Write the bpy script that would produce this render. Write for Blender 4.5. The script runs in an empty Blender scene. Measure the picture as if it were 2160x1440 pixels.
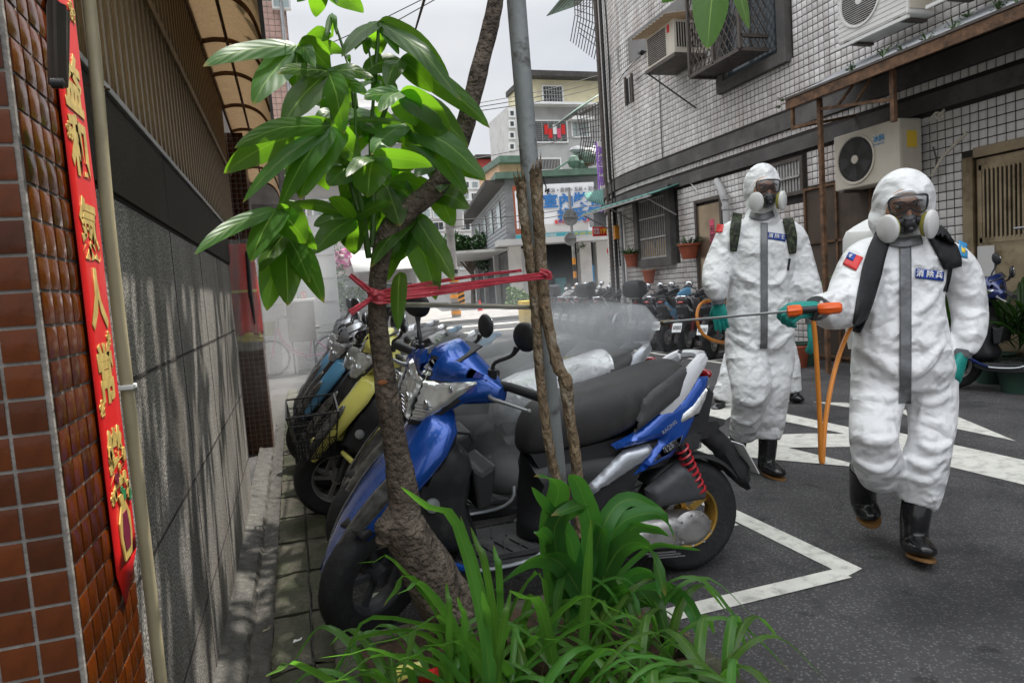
import bpy, bmesh, math, random
from math import sin, cos, pi, radians, sqrt, atan2
from mathutils import Vector, Matrix, noise
from mathutils.geometry import delaunay_2d_cdt
random.seed(7)
SC = bpy.context.scene
COL = SC.collection

# ------------------------------------------------------------ camera
def cam_basis():
    f = 1440.0; vx, vy = (617.0-1080)/f, -(638.0-720)/f
    d = Vector((vx, vy, -1)).normalized()
    r = radians(4.0); h = Vector((cos(r), sin(r), 0))
    up = h.cross(d).normalized()
    if up.y < 0: up = -up
    X = d.cross(up).normalized()
    return Matrix((X, d, up))
RM = cam_basis()
F = 1440.0
CAM = Vector((0, 0, 1.22))
cd = bpy.data.cameras.new('camera'); cam = bpy.data.objects.new('camera', cd); COL.objects.link(cam)
cd.sensor_width = 36; cd.lens = 24; cd.clip_start = 0.05; cd.clip_end = 600
cam.matrix_world = Matrix.Translation(CAM) @ RM.to_4x4()
SC.camera = cam

# ------------------------------------------------------------ sky, sun, exposure
SUN_EL, SUN_AZ = radians(68), radians(56)     # azimuth from +Y towards +X
w = bpy.data.worlds.new('World'); SC.world = w; w.use_nodes = True
nt = w.node_tree; nt.nodes.clear()
out = nt.nodes.new('ShaderNodeOutputWorld'); bg = nt.nodes.new('ShaderNodeBackground')
sky = nt.nodes.new('ShaderNodeTexSky'); sky.sky_type = 'NISHITA'; sky.sun_disc = False
sky.sun_elevation = SUN_EL; sky.sun_rotation = SUN_AZ
tc = nt.nodes.new('ShaderNodeTexCoord'); mp = nt.nodes.new('ShaderNodeMapping'); mp.inputs['Scale'].default_value = (1, 1, 2.2)
nz = nt.nodes.new('ShaderNodeTexNoise'); nz.inputs['Scale'].default_value = 2.2; nz.inputs['Detail'].default_value = 6
cr = nt.nodes.new('ShaderNodeValToRGB')
cr.color_ramp.elements[0].position = .34; cr.color_ramp.elements[0].color = (8.3, 8.8, 9.6, 1)
cr.color_ramp.elements[1].position = .62; cr.color_ramp.elements[1].color = (10.6, 10.7, 10.9, 1)
mx = nt.nodes.new('ShaderNodeMix'); mx.data_type = 'RGBA'; mx.inputs[0].default_value = .93
nt.links.new(tc.outputs['Generated'], mp.inputs[0]); nt.links.new(mp.outputs[0], nz.inputs['Vector'])
nt.links.new(nz.outputs['Fac'], cr.inputs[0]); nt.links.new(sky.outputs[0], mx.inputs[6]); nt.links.new(cr.outputs[0], mx.inputs[7])
sx_ = nt.nodes.new('ShaderNodeSeparateXYZ'); nt.links.new(tc.outputs['Generated'], sx_.inputs[0])   # overcast sky: zenith three times as bright as the horizon
mr_ = nt.nodes.new('ShaderNodeMapRange'); mr_.inputs[1].default_value = .36; mr_.inputs[2].default_value = 1; mr_.inputs[3].default_value = .505; mr_.inputs[4].default_value = 2.35
nt.links.new(sx_.outputs['Z'], mr_.inputs[0])
mv = nt.nodes.new('ShaderNodeVectorMath'); mv.operation = 'SCALE'; nt.links.new(mx.outputs[2], mv.inputs[0]); nt.links.new(mr_.outputs[0], mv.inputs['Scale'])
nt.links.new(mv.outputs[0], bg.inputs[0]); bg.inputs[1].default_value = 0.09
nt.links.new(bg.outputs[0], out.inputs[0])
ld = bpy.data.lights.new('sun', 'SUN'); ld.energy = 5.0; ld.angle = radians(.7); ld.color = (1, .95, .87)
sun = bpy.data.objects.new('sun', ld); COL.objects.link(sun)
sd = Vector((sin(SUN_AZ)*cos(SUN_EL), cos(SUN_AZ)*cos(SUN_EL), sin(SUN_EL)))
sun.rotation_euler = sd.to_track_quat('Z', 'Y').to_euler()
SC.view_settings.view_transform = 'Standard'; SC.view_settings.look = 'None'
SC.view_settings.exposure = 0.85; SC.view_settings.gamma = 1
SC.view_settings.use_curve_mapping = False

# ------------------------------------------------------------ a pixel of the photograph as a ray into the place
def ray(px, py): return RM @ Vector(((px-1080)/F, -(py-720)/F, -1))
def at_z(px, py, z=0.0): r = ray(px, py); return CAM + r*((z-CAM.z)/r.z)
def at_x(px, py, x): r = ray(px, py); return CAM + r*(x/r.x)
def at_y(px, py, y): r = ray(px, py); return CAM + r*(y/r.y)
def at_d(px, py, d): return CAM + ray(px, py)*d
VIEW = -RM.col[2]

# ------------------------------------------------------------ materials
MATS = {}
def M(name, col=(.5,.5,.5), rough=.5, metal=0.0, var=.15, vs=8.0, bump=0.0, bs=40.0, coat=0.0, trans=0.0, alpha=1.0,
      spec=.5, emit=None, bands=None, dirt=None, stretch=None, ior=1.45, sub=0.0):
    if name in MATS: return MATS[name]
    m = bpy.data.materials.new(name); m.use_nodes = True; n = m.node_tree; N = n.nodes; L = n.links
    b = N['Principled BSDF']
    b.inputs['Roughness'].default_value = rough; b.inputs['Metallic'].default_value = metal
    b.inputs['Coat Weight'].default_value = coat; b.inputs['Transmission Weight'].default_value = trans
    b.inputs['Alpha'].default_value = alpha; b.inputs['Specular IOR Level'].default_value = spec; b.inputs['IOR'].default_value = ior
    t = N.new('ShaderNodeTexCoord'); vec = t.outputs['Object']
    if stretch:
        mp = N.new('ShaderNodeMapping'); mp.inputs['Scale'].default_value = stretch; L.new(vec, mp.inputs[0]); vec = mp.outputs[0]
    c0 = tuple(max(0, x*(1-var)) for x in col)+(1,); c1 = tuple(min(1, x*(1+var)) for x in col)+(1,)
    nz = N.new('ShaderNodeTexNoise'); nz.inputs['Scale'].default_value = vs; nz.inputs['Detail'].default_value = 5; L.new(vec, nz.inputs['Vector'])
    r = N.new('ShaderNodeValToRGB'); r.color_ramp.elements[0].position = .3; r.color_ramp.elements[1].position = .7
    r.color_ramp.elements[0].color = c0; r.color_ramp.elements[1].color = c1
    L.new(nz.outputs['Fac'], r.inputs[0]); colout = r.outputs[0]
    if dirt:                       # (colour, scale, threshold lo, hi)
        dc, ds, lo, hi = dirt
        n2 = N.new('ShaderNodeTexNoise'); n2.inputs['Scale'].default_value = ds; n2.inputs['Detail'].default_value = 7; n2.inputs['Roughness'].default_value = .65
        L.new(vec, n2.inputs['Vector'])
        r2 = N.new('ShaderNodeValToRGB'); r2.color_ramp.elements[0].position = lo; r2.color_ramp.elements[1].position = hi
        L.new(n2.outputs['Fac'], r2.inputs[0])
        mxx = N.new('ShaderNodeMix'); mxx.data_type = 'RGBA'; L.new(r2.outputs[0], mxx.inputs[0]); L.new(colout, mxx.inputs[6]); mxx.inputs[7].default_value = dc+(1,)
        colout = mxx.outputs[2]
    L.new(colout, b.inputs['Base Color'])
    if bump:
        n3 = N.new('ShaderNodeTexNoise'); n3.inputs['Scale'].default_value = bs; n3.inputs['Detail'].default_value = 4; L.new(vec, n3.inputs['Vector'])
        bp = N.new('ShaderNodeBump'); bp.inputs['Strength'].default_value = bump; bp.inputs['Distance'].default_value = .01
        L.new(n3.outputs['Fac'], bp.inputs['Height']); L.new(bp.outputs[0], b.inputs['Normal'])
    if emit:
        b.inputs['Emission Color'].default_value = emit[:3]+(1,); b.inputs['Emission Strength'].default_value = emit[3]
    MATS[name] = m; return m
def nodes(name):
    m = MATS[name]; return m.node_tree.nodes, m.node_tree.links, m.node_tree.nodes['Principled BSDF']

# ------------------------------------------------------------ mesh building
class MB:
    def __init__(s): s.v = []; s.f = []
    def add(s, vs, fs, T=None):
        k = len(s.v)
        s.v += [tuple(T @ Vector(v)) if T else tuple(v) for v in vs]
        s.f += [tuple(i+k for i in f) for f in fs]; return s
    def box(s, a, b, T=None, bev=0.0):
        (x0,y0,z0),(x1,y1,z1) = a, b
        x0,x1 = min(x0,x1),max(x0,x1); y0,y1 = min(y0,y1),max(y0,y1); z0,z1 = min(z0,z1),max(z0,z1)
        vs = [(x,y,z) for x in (x0,x1) for y in (y0,y1) for z in (z0,z1)]
        fs = [(0,1,3,2),(4,6,7,5),(0,4,5,1),(2,3,7,6),(0,2,6,4),(1,5,7,3)]
        return s.add(vs, fs, T)
    def tile(s, o, u, v, n, w, h, d, e=.18):     # bevelled tile: origin o, axes u v, normal n
        o, u, v, n = Vector(o), Vector(u), Vector(v), Vector(n); ew = min(w, h)*e
        p = [o, o+u*w, o+u*w+v*h, o+v*h]
        q = [o+u*ew+v*ew+n*d, o+u*(w-ew)+v*ew+n*d, o+u*(w-ew)+v*(h-ew)+n*d, o+u*ew+v*(h-ew)+n*d]
        m = [x+n*d*.55 for x in p]
        return s.add(p+m+q, [(0,1,5,4),(1,2,6,5),(2,3,7,6),(3,0,4,7),(4,5,9,8),(5,6,10,9),(6,7,11,10),(7,4,8,11),(8,9,10,11)])
    def bar(s, p, q, w, h=None, up=(0,0,1)):
        p, q = Vector(p), Vector(q); h = h or w; d = (q-p); L = d.length; d.normalize()
        upv = Vector(up)
        if abs(d.dot(upv)) > .98: upv = Vector((0,1,0))
        a = d.cross(upv).normalized(); b = a.cross(d)
        vs = []
        for t in (p, q):
            for i, j in ((-1,-1),(1,-1),(1,1),(-1,1)): vs.append(t+a*(i*w/2)+b*(j*h/2))
        return s.add(vs, [(0,1,2,3),(7,6,5,4),(0,4,5,1),(1,5,6,2),(2,6,7,3),(3,7,4,0)])
    def tube(s, pts, r, seg=8, cap=True, axes=None, flat=1.0, smoothpath=0):
        pts = [Vector(p) for p in pts]; n = len(pts)
        rs = list(r) if hasattr(r, '__len__') else [r]*n
        if smoothpath: pts, rs = spline(pts, rs, smoothpath); n = len(pts)
        tans = [(pts[min(i+1,n-1)]-pts[max(i-1,0)]).normalized() for i in range(n)]
        ref = Vector((0,0,1)) if abs(tans[0].z) < .9 else Vector((1,0,0))
        if axes: ref = Vector(axes)
        a = tans[0].cross(ref).normalized(); vs = []; fs = []
        for i in range(n):
            if axes: a = tans[i].cross(ref).normalized()
            else: a = (a - tans[i]*a.dot(tans[i])).normalized()
            b = tans[i].cross(a)
            for k in range(seg):
                t = 2*pi*k/seg; vs.append(pts[i]+a*(cos(t)*rs[i])+b*(sin(t)*rs[i]*flat))
        for i in range(n-1):
            for k in range(seg):
                k2 = (k+1)%seg; fs.append((i*seg+k, i*seg+k2, (i+1)*seg+k2, (i+1)*seg+k))
        if cap: fs.append(tuple(range(seg-1,-1,-1))); fs.append(tuple((n-1)*seg+k for k in range(seg)))
        return s.add(vs, fs)
    def loft(s, rings, close=True, cap=True):
        n = len(rings); m = len(rings[0]); vs = [v for r in rings for v in r]; fs = []
        for i in range(n-1):
            for k in range(m if close else m-1):
                k2 = (k+1)%m; fs.append((i*m+k, i*m+k2, (i+1)*m+k2, (i+1)*m+k))
        if cap and close: fs.append(tuple(range(m-1,-1,-1))); fs.append(tuple((n-1)*m+k for k in range(m)))
        return s.add(vs, fs)
    def lathe(s, prof, T=None, seg=20, a0=0, a1=2*pi):   # profile (r, z) round local z
        full = abs(a1-a0-2*pi) < 1e-6; ns = seg if full else seg+1; vs = []; fs = []
        for r, z in prof:
            for k in range(ns):
                t = a0+(a1-a0)*k/seg; vs.append((r*cos(t), r*sin(t), z))
        for i in range(len(prof)-1):
            for k in range(seg):
                k2 = (k+1)%ns if full else k+1
                fs.append((i*ns+k, i*ns+k2, (i+1)*ns+k2, (i+1)*ns+k))
        return s.add(vs, fs, T)
    def ell(s, c, r, T=None, seg=16, rings=10):
        prof = [(sin(pi*i/rings), -cos(pi*i/rings)) for i in range(rings+1)]
        t = Matrix.Translation(c) @ Matrix.Diagonal((r[0], r[1], r[2], 1))
        if T: t = T @ t
        prof = [(max(p, 1e-4), z) for p, z in prof]
        return s.lathe(prof, t, seg)
    def prism(s, poly, a, b, T=None):            # poly = 2D (u,v); a,b along third axis; T maps (u,v,w)
        n = len(poly); vs = [(u,v,a) for u,v in poly]+[(u,v,b) for u,v in poly]
        fs = [tuple(range(n-1,-1,-1)), tuple(range(n,2*n))]+[(i,(i+1)%n,n+(i+1)%n,n+i) for i in range(n)]
        return s.add(vs, fs, T)
    def ribbon(s, pts, w, side, th=0.0):
        pts = [Vector(p) for p in pts]; ws = list(w) if hasattr(w,'__len__') else [w]*len(pts); vs = []; fs = []
        for i, p in enumerate(pts):
            sd_ = Vector(side[i]) if hasattr(side[0],'__len__') else Vector(side)
            sd_ = sd_.normalized(); vs += [p-sd_*ws[i]/2, p+sd_*ws[i]/2]
        for i in range(len(pts)-1): fs.append((2*i,2*i+1,2*i+3,2*i+2))
        return s.add(vs, fs)
    def inflate(s, poly, T, mapf, r=None, step=None, back=True, power=.5):
        xs = [p[0] for p in poly]; ys = [p[1] for p in poly]; W = max(xs)-min(xs); Hh = max(ys)-min(ys)
        r = r or min(W, Hh)*.35; step = step or max(W, Hh)/14
        P = []
        n = len(poly)
        for i in range(n):
            a, b = Vector(poly[i]), Vector(poly[(i+1)%n]); k = max(1, int((b-a).length/step))
            P += [a.lerp(b, j/k) for j in range(k)]
        nb = len(P); edges = [(i,(i+1)%nb) for i in range(nb)]
        segs = [(P[i], P[(i+1)%nb]) for i in range(nb)]
        def dist(p):
            best = 1e9
            for a, b in segs:
                ab = b-a; t = max(0, min(1, (p-a).dot(ab)/max(ab.length_squared,1e-12))); best = min(best, (p-a-ab*t).length)
            return best
        def inside(p):
            c = False
            for a, b in segs:
                if (a.y > p.y) != (b.y > p.y) and p.x < (b.x-a.x)*(p.y-a.y)/(b.y-a.y)+a.x: c = not c
            return c
        Q = list(P); y = min(ys); row = 0
        while y < max(ys):
            x = min(xs)+(step/2 if row%2 else 0)
            while x < max(xs):
                p = Vector((x,y))
                if inside(p) and dist(p) > step*.35: Q.append(p)
                x += step
            y += step*.87; row += 1
        for p in list(P):
            pass
        res = delaunay_2d_cdt(Q, edges, [], 0, 1e-6)
        V2, F2 = res[0], res[2]; faces = []
        for f in F2:
            c = sum((V2[i] for i in f), Vector((0,0)))/len(f)
            if inside(c): faces.append(tuple(f))
        hs = []
        for p in V2:
            d = min(dist(p)/r, 1); hs.append(T*max(0, 1-(1-d)**2)**power)
        vs = [mapf(p.x, p.y, h) for p, h in zip(V2, hs)]; fs = list(faces)
        k = len(vs)
        if back:
            vs += [mapf(p.x, p.y, 0) for p in V2]; fs += [tuple(k+i for i in reversed(f)) for f in faces]
        return s.add(vs, fs)
def spline(pts, rs, sub):
    P = []; R = []; n = len(pts)
    for i in range(n-1):
        p0, p1, p2, p3 = pts[max(i-1,0)], pts[i], pts[i+1], pts[min(i+2,n-1)]
        for k in range(sub):
            t = k/sub
            P.append(.5*((2*p1)+(p2-p0)*t+(2*p0-5*p1+4*p2-p3)*t*t+(3*p1-p0-3*p2+p3)*t**3)); R.append(rs[i]*(1-t)+rs[i+1]*t)
    P.append(pts[-1]); R.append(rs[-1]); return P, R

def obj(name, mb, mat, parent=None, smooth=True, bevel=0.0, seg=2, ang=40, kind=None, label=None, solid=0.0, subd=0, mesh=None):
    if mesh is None:
        me = bpy.data.meshes.new(name); me.from_pydata([tuple(v) for v in mb.v], [], mb.f)
        bm = bmesh.new(); bm.from_mesh(me)
        bmesh.ops.remove_doubles(bm, verts=bm.verts, dist=1e-5)
        if not solid: bmesh.ops.recalc_face_normals(bm, faces=bm.faces)
        bm.to_mesh(me); bm.free()
        for m in (mat if isinstance(mat, (list, tuple)) else [mat]): me.materials.append(m)
    else: me = mesh
    o = bpy.data.objects.new(name, me); COL.objects.link(o)
    if parent is not None: setpar(o, parent)
    if smooth and mesh is None:
        for p in me.polygons: p.use_smooth = True
        if not subd: me.set_sharp_from_angle(angle=radians(ang))
    if solid:
        d = o.modifiers.new('solid', 'SOLIDIFY'); d.thickness = solid; d.offset = 0
    if subd:
        d = o.modifiers.new('sub', 'SUBSURF'); d.levels = subd; d.render_levels = subd
    if bevel:
        d = o.modifiers.new('bevel', 'BEVEL'); d.width = bevel; d.segments = seg; d.limit_method = 'ANGLE'; d.angle_limit = radians(50); d.harden_normals = False
    if kind: o['kind'] = kind
    if label: o['label'] = label
    return o
def setpar(o, parent):
    o.parent = parent
    if parent.parent is None: o.matrix_parent_inverse = parent.matrix_basis.inverted()
def tag(o, label, cat, group=None):
    o['label'] = label; o['category'] = cat
    if group: o['group'] = group
    return o
def thing(name, label, cat, loc=(0,0,0), rz=0, group=None):
    o = bpy.data.objects.new(name, None); COL.objects.link(o); o.empty_display_size = .1
    o.location = loc; o.rotation_euler = (0,0,rz)
    o.matrix_basis = Matrix.Translation(loc) @ Matrix.Rotation(rz, 4, 'Z')
    return tag(o, label, cat, group)
KIDS = {}
def kids(o): return [c for c in bpy.data.objects if c.parent == o]
def dup(root, loc, rz, label, group=None):
    r = root.copy(); COL.objects.link(r); r.matrix_basis = Matrix.Translation(loc) @ Matrix.Rotation(rz, 4, 'Z')
    r['label'] = label
    if group: r['group'] = group
    for ch in kids(root):
        c = ch.copy(); COL.objects.link(c); c.parent = r
        for g in kids(ch):
            d = g.copy(); COL.objects.link(d); d.parent = c
    return r
TEXTC = {}
def text(body, size, mat, T, parent=None, name='lettering', ext=.0006, bold=0.0, sx=1.0, label=None, align='CENTER'):
    c = bpy.data.curves.new(name, 'FONT'); c.body = body; c.size = size; c.extrude = ext; c.offset = bold
    c.align_x = align; c.align_y = 'CENTER'; c.resolution_u = 2
    t = bpy.data.objects.new('tmp', c); COL.objects.link(t)
    dg = bpy.context.evaluated_depsgraph_get(); me = bpy.data.meshes.new_from_object(t.evaluated_get(dg))
    bpy.data.objects.remove(t); bpy.data.curves.remove(c)
    me.transform(T @ Matrix.Diagonal((sx,1,1,1))); me.materials.clear(); me.materials.append(mat); me.name = name
    o = bpy.data.objects.new(name, me); COL.objects.link(o)
    if parent is not None: setpar(o, parent)
    if label: o['label'] = label
    return o
def frame(o, u, v):       # matrix with local x=u, y=v, z=u x v at origin o
    u = Vector(u).normalized(); v = Vector(v); v = (v-u*v.dot(u)).normalized(); n = u.cross(v)
    m = Matrix((u, v, n)).transposed().to_4x4(); m.translation = Vector(o); return m
UX, UY, UZ = Vector((1,0,0)), Vector((0,1,0)), Vector((0,0,1))
# ============================================================ materials used by the setting
M('asphalt', (.084,.081,.082), .84, var=.22, vs=2.2, bump=1.4, bs=120, dirt=((.046,.045,.046), .9, .50, .62), spec=.35)
def asphalt_speckle():
    N, L, b = nodes('asphalt')
    src = b.inputs['Base Color'].links[0].from_socket
    t = N.new('ShaderNodeTexCoord')
    v = N.new('ShaderNodeTexVoronoi'); v.inputs['Scale'].default_value = 75; L.new(t.outputs['Object'], v.inputs['Vector'])
    r = N.new('ShaderNodeValToRGB'); r.color_ramp.elements[0].color = (2.6,2.6,2.5,1); r.color_ramp.elements[0].position = .1
    r.color_ramp.elements[1].color = (.85,.85,.85,1); r.color_ramp.elements[1].position = .4
    L.new(v.outputs['Distance'], r.inputs[0])
    m = N.new('ShaderNodeMix'); m.data_type = 'RGBA'; m.blend_type = 'MULTIPLY'; m.inputs[0].default_value = .8
    L.new(src, m.inputs[6]); L.new(r.outputs[0], m.inputs[7])
    # repair patches and fine cracks
    vc = N.new('ShaderNodeTexVoronoi'); vc.feature = 'DISTANCE_TO_EDGE'; vc.inputs['Scale'].default_value = .75; wn = N.new('ShaderNodeTexNoise'); wn.inputs['Scale'].default_value = 4; wn.inputs['Detail'].default_value = 5
    wm = N.new('ShaderNodeMix'); wm.data_type = 'VECTOR'; wm.inputs[0].default_value = .22; L.new(t.outputs['Object'], wn.inputs['Vector']); L.new(t.outputs['Object'], wm.inputs[4]); L.new(wn.outputs['Color'], wm.inputs[5]); L.new(wm.outputs[1], vc.inputs['Vector'])
    cr_ = N.new('ShaderNodeMapRange'); cr_.inputs[1].default_value = .0; cr_.inputs[2].default_value = .012; cr_.inputs[3].default_value = .82; cr_.inputs[4].default_value = 1; L.new(vc.outputs['Distance'], cr_.inputs[0])
    st = N.new('ShaderNodeTexNoise'); st.inputs['Scale'].default_value = 7; st.inputs['Detail'].default_value = 2; L.new(t.outputs['Object'], st.inputs['Vector']); sr = N.new('ShaderNodeMapRange'); sr.inputs[1].default_value = .66; sr.inputs[2].default_value = .72; sr.inputs[3].default_value = 1; sr.inputs[4].default_value = .6; L.new(st.outputs['Fac'], sr.inputs[0])
    mm_ = N.new('ShaderNodeMath'); mm_.operation = 'MULTIPLY'; L.new(cr_.outputs[0], mm_.inputs[0]); L.new(sr.outputs[0], mm_.inputs[1])
    sc_ = N.new('ShaderNodeVectorMath'); sc_.operation = 'SCALE'; L.new(m.outputs[2], sc_.inputs[0]); L.new(mm_.outputs[0], sc_.inputs['Scale']); L.new(sc_.outputs[0], b.inputs['Base Color'])
asphalt_speckle()
M('road_paint', (.62,.61,.55), .7, var=.12, vs=9, bump=.4, bs=120, dirt=((.24,.23,.21), 14, .5, .78))
M('mossy_concrete', (.075,.068,.05), .7, var=.5, vs=16, bump=1.2, bs=36, dirt=((.035,.04,.016), 4.2, .40, .60))
M('wet_concrete', (.045,.042,.036), .6, var=.5, vs=18, bump=1.3, bs=40, dirt=((.11,.10,.085), 14, .6, .7))
M('concrete', (.27,.26,.25), .85, var=.18, vs=3, bump=.5, bs=30, dirt=((.12,.115,.11), 1.6, .48, .75))
M('dark_plaster', (.085,.08,.076), .85, var=.3, vs=2.2, bump=.5, bs=25, dirt=((.17,.16,.15), 1.8, .5, .75))
M('grout_dark', (.035,.028,.026), .9, var=.2)
M('grout_grey', (.20,.185,.165), .9, var=.3, vs=20, bump=.5, bs=60)
M('white_tile', (.70,.68,.66), .36, var=.13, vs=1.1, bump=.12, bs=14, dirt=((.52,.45,.42), .45, .5, .72))
def tile_streaks():
    N, L, b = nodes('white_tile'); src = b.inputs['Base Color'].links[0].from_socket; t = N.new('ShaderNodeTexCoord')
    mp = N.new('ShaderNodeMapping'); mp.inputs['Scale'].default_value = (3,3,.22); L.new(t.outputs['Object'], mp.inputs[0]); n = N.new('ShaderNodeTexNoise'); n.inputs['Scale'].default_value = 1.6; n.inputs['Detail'].default_value = 6; L.new(mp.outputs[0], n.inputs['Vector'])
    r = N.new('ShaderNodeValToRGB'); r.color_ramp.elements[0].position = .36; r.color_ramp.elements[0].color = (.72,.68,.66,1); r.color_ramp.elements[1].position = .56; r.color_ramp.elements[1].color = (1,1,1,1); L.new(n.outputs['Fac'], r.inputs[0])
    m = N.new('ShaderNodeMix'); m.data_type = 'RGBA'; m.blend_type = 'MULTIPLY'; m.inputs[0].default_value = .85; L.new(src, m.inputs[6]); L.new(r.outputs[0], m.inputs[7])
    o = N.new('ShaderNodeVectorMath'); o.operation = 'ADD'; o.inputs[1].default_value = (.05,-12.0,.001); L.new(t.outputs['Object'], o.inputs[0]); q = N.new('ShaderNodeVectorMath'); q.operation = 'SNAP'; q.inputs[1].default_value = (50,.09,.09); L.new(o.outputs[0], q.inputs[0])
    w_ = N.new('ShaderNodeTexWhiteNoise'); L.new(q.outputs[0], w_.inputs['Vector']); mr = N.new('ShaderNodeMapRange'); mr.inputs[3].default_value = .80; mr.inputs[4].default_value = 1.06; L.new(w_.outputs['Value'], mr.inputs[0])
    h = N.new('ShaderNodeVectorMath'); h.operation = 'SCALE'; L.new(m.outputs[2], h.inputs[0]); L.new(mr.outputs[0], h.inputs['Scale']); L.new(h.outputs[0], b.inputs['Base Color'])
tile_streaks()
M('grey_tile', (.17,.165,.16), .4, var=.2, vs=2.2, bump=.1)
M('brown_tile', (.085,.019,.002), .16, var=.35, vs=26, bump=.22, bs=22, coat=.05, spec=.35)
def tile_rand():
    N, L, b = nodes('brown_tile')
    src = b.inputs['Base Color'].links[0].from_socket
    oi = N.new('ShaderNodeObjectInfo'); h = N.new('ShaderNodeHueSaturation')
    mr = N.new('ShaderNodeMapRange'); mr.inputs[3].default_value = .55; mr.inputs[4].default_value = 1.25
    L.new(oi.outputs['Random'], mr.inputs[0]); L.new(mr.outputs[0], h.inputs['Value']); L.new(src, h.inputs['Color']); L.new(h.outputs[0], b.inputs['Base Color'])
tile_rand()
M('granite', (.3,.3,.3), .62)
def granite():
    N, L, b = nodes('granite')
    t = N.new('ShaderNodeTexCoord')
    n = N.new('ShaderNodeTexNoise'); n.inputs['Scale'].default_value = 170; n.inputs['Detail'].default_value = 3; n.inputs['Roughness'].default_value = .7
    L.new(t.outputs['Object'], n.inputs['Vector'])
    r = N.new('ShaderNodeValToRGB'); e = r.color_ramp.elements
    e[0].position = .38; e[0].color = (.045,.044,.042,1); e[1].position = .62; e[1].color = (.52,.49,.445,1)
    x = r.color_ramp.elements.new(.5); x.color = (.16,.15,.14,1)
    L.new(n.outputs['Fac'], r.inputs[0])
    n2 = N.new('ShaderNodeTexNoise'); n2.inputs['Scale'].default_value = 2.2; n2.inputs['Detail'].default_value = 6
    mp = N.new('ShaderNodeMapping'); mp.inputs['Scale'].default_value = (1,3,.5); L.new(t.outputs['Object'], mp.inputs[0]); L.new(mp.outputs[0], n2.inputs['Vector'])
    r2 = N.new('ShaderNodeValToRGB'); r2.color_ramp.elements[0].position=.3; r2.color_ramp.elements[0].color=(.55,.53,.5,1); r2.color_ramp.elements[1].position=.6
    L.new(n2.outputs['Fac'], r2.inputs[0])
    m = N.new('ShaderNodeMix'); m.data_type='RGBA'; m.blend_type='MULTIPLY'; m.inputs[0].default_value=1
    L.new(r.outputs[0], m.inputs[6]); L.new(r2.outputs[0], m.inputs[7]); L.new(m.outputs[2], b.inputs['Base Color'])
    bp = N.new('ShaderNodeBump'); bp.inputs['Strength'].default_value=.5; bp.inputs['Distance'].default_value=.004
    L.new(n.outputs['Fac'], bp.inputs['Height']); L.new(bp.outputs[0], b.inputs['Normal'])
granite()
M('dark_granite', (.033,.026,.018), .7, var=.7, vs=160, spec=.12, dirt=((.05,.045,.038), 3, .5, .8))
M('stone_trim', (.32,.31,.30), .4, var=.2, vs=12)
M('brown_metal', (.25,.165,.075), .45, metal=.2, var=.35, vs=6, stretch=(4,4,.6), bump=.1, dirt=((.05,.035,.02), 5, .5, .7))
M('rusty_metal', (.16,.085,.045), .75, metal=.1, var=.35, vs=14, bump=.6, bs=60, dirt=((.06,.035,.02), 9, .45, .65))
M('bracket_metal', (.10,.085,.075), .6, metal=.4, var=.25, vs=9)
M('black_metal', (.02,.02,.021), .4, metal=.4, var=.2)
M('grey_metal', (.33,.34,.35), .4, metal=.7, var=.15, vs=10)
M('galvanised', (.36,.37,.37), .55, metal=.25, var=.2, vs=5, bump=.2, bs=30, dirt=((.16,.15,.14), 6, .55, .72))
M('brass_door', (.36,.29,.19), .3, metal=.75, var=.25, vs=3, dirt=((.16,.12,.07), 4, .5, .7))
M('pipe_cream', (.36,.31,.2), .45, var=.12, vs=8, dirt=((.2,.17,.11), 7, .55, .75))
M('awning_sheet', (.48,.41,.33), .6, var=.25, vs=60, bump=.8, bs=90, dirt=((.3,.2,.13), 4, .5, .75))
def awn():
    N, L, b = nodes('awning_sheet'); tr = N.new('ShaderNodeBsdfTranslucent'); tr.inputs['Color'].default_value = (.60,.50,.38,1)
    mix = N.new('ShaderNodeMixShader'); mix.inputs[0].default_value = .42; L.new(b.outputs[0], mix.inputs[1]); L.new(tr.outputs[0], mix.inputs[2]); L.new(mix.outputs[0], N['Material Output'].inputs['Surface'])
awn()
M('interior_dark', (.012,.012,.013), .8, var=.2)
M('glass_dark', (.04,.05,.055), .08, var=.3, vs=1.5, spec=.8)
M('glass_pale', (.42,.50,.50), .12, var=.25, vs=1.2, spec=.8)
M('white_paint', (.72,.72,.70), .5, var=.05, vs=5, dirt=((.5,.49,.46), 2.5, .55, .8))
M('cream_wall', (.66,.60,.40), .8, var=.07, vs=1, dirt=((.42,.38,.28), .7, .55, .8))
M('grey_wall', (.42,.42,.41), .85, var=.08, vs=1, dirt=((.28,.275,.27), .6, .5, .8))
M('pale_wall', (.56,.55,.53), .85, var=.08, vs=.8, dirt=((.36,.34,.32), .7, .5, .8))
M('red_wall', (.36,.06,.05), .8, var=.12, vs=1)
M('peach_wall', (.58,.38,.24), .8, var=.12, vs=1)
M('green_awning', (.05,.17,.14), .5, var=.25, vs=4)
M('green_sheet', (.12,.2,.15), .5, var=.25, vs=2, trans=.3)
M('clapboard', (.30,.31,.32), .7, var=.15, vs=2)
M('roof_dark', (.06,.055,.05), .8, var=.3, vs=3)
M('terracotta', (.30,.075,.035), .7, var=.15)
M('soil', (.06,.035,.022), .95, var=.5, vs=25, bump=1.2, bs=50)
M('leaf_small', (.07,.14,.03), .45, var=.4, vs=12)
M('leaf_dark', (.03,.075,.02), .45, var=.4, vs=12)
M('ac_cream', (.58,.53,.44), .5, var=.06, vs=4, dirt=((.4,.35,.27), 2.4, .55, .8))
M('ac_white', (.66,.65,.62), .5, var=.05, vs=4, dirt=((.45,.43,.4), 2.4, .58, .8))
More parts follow.
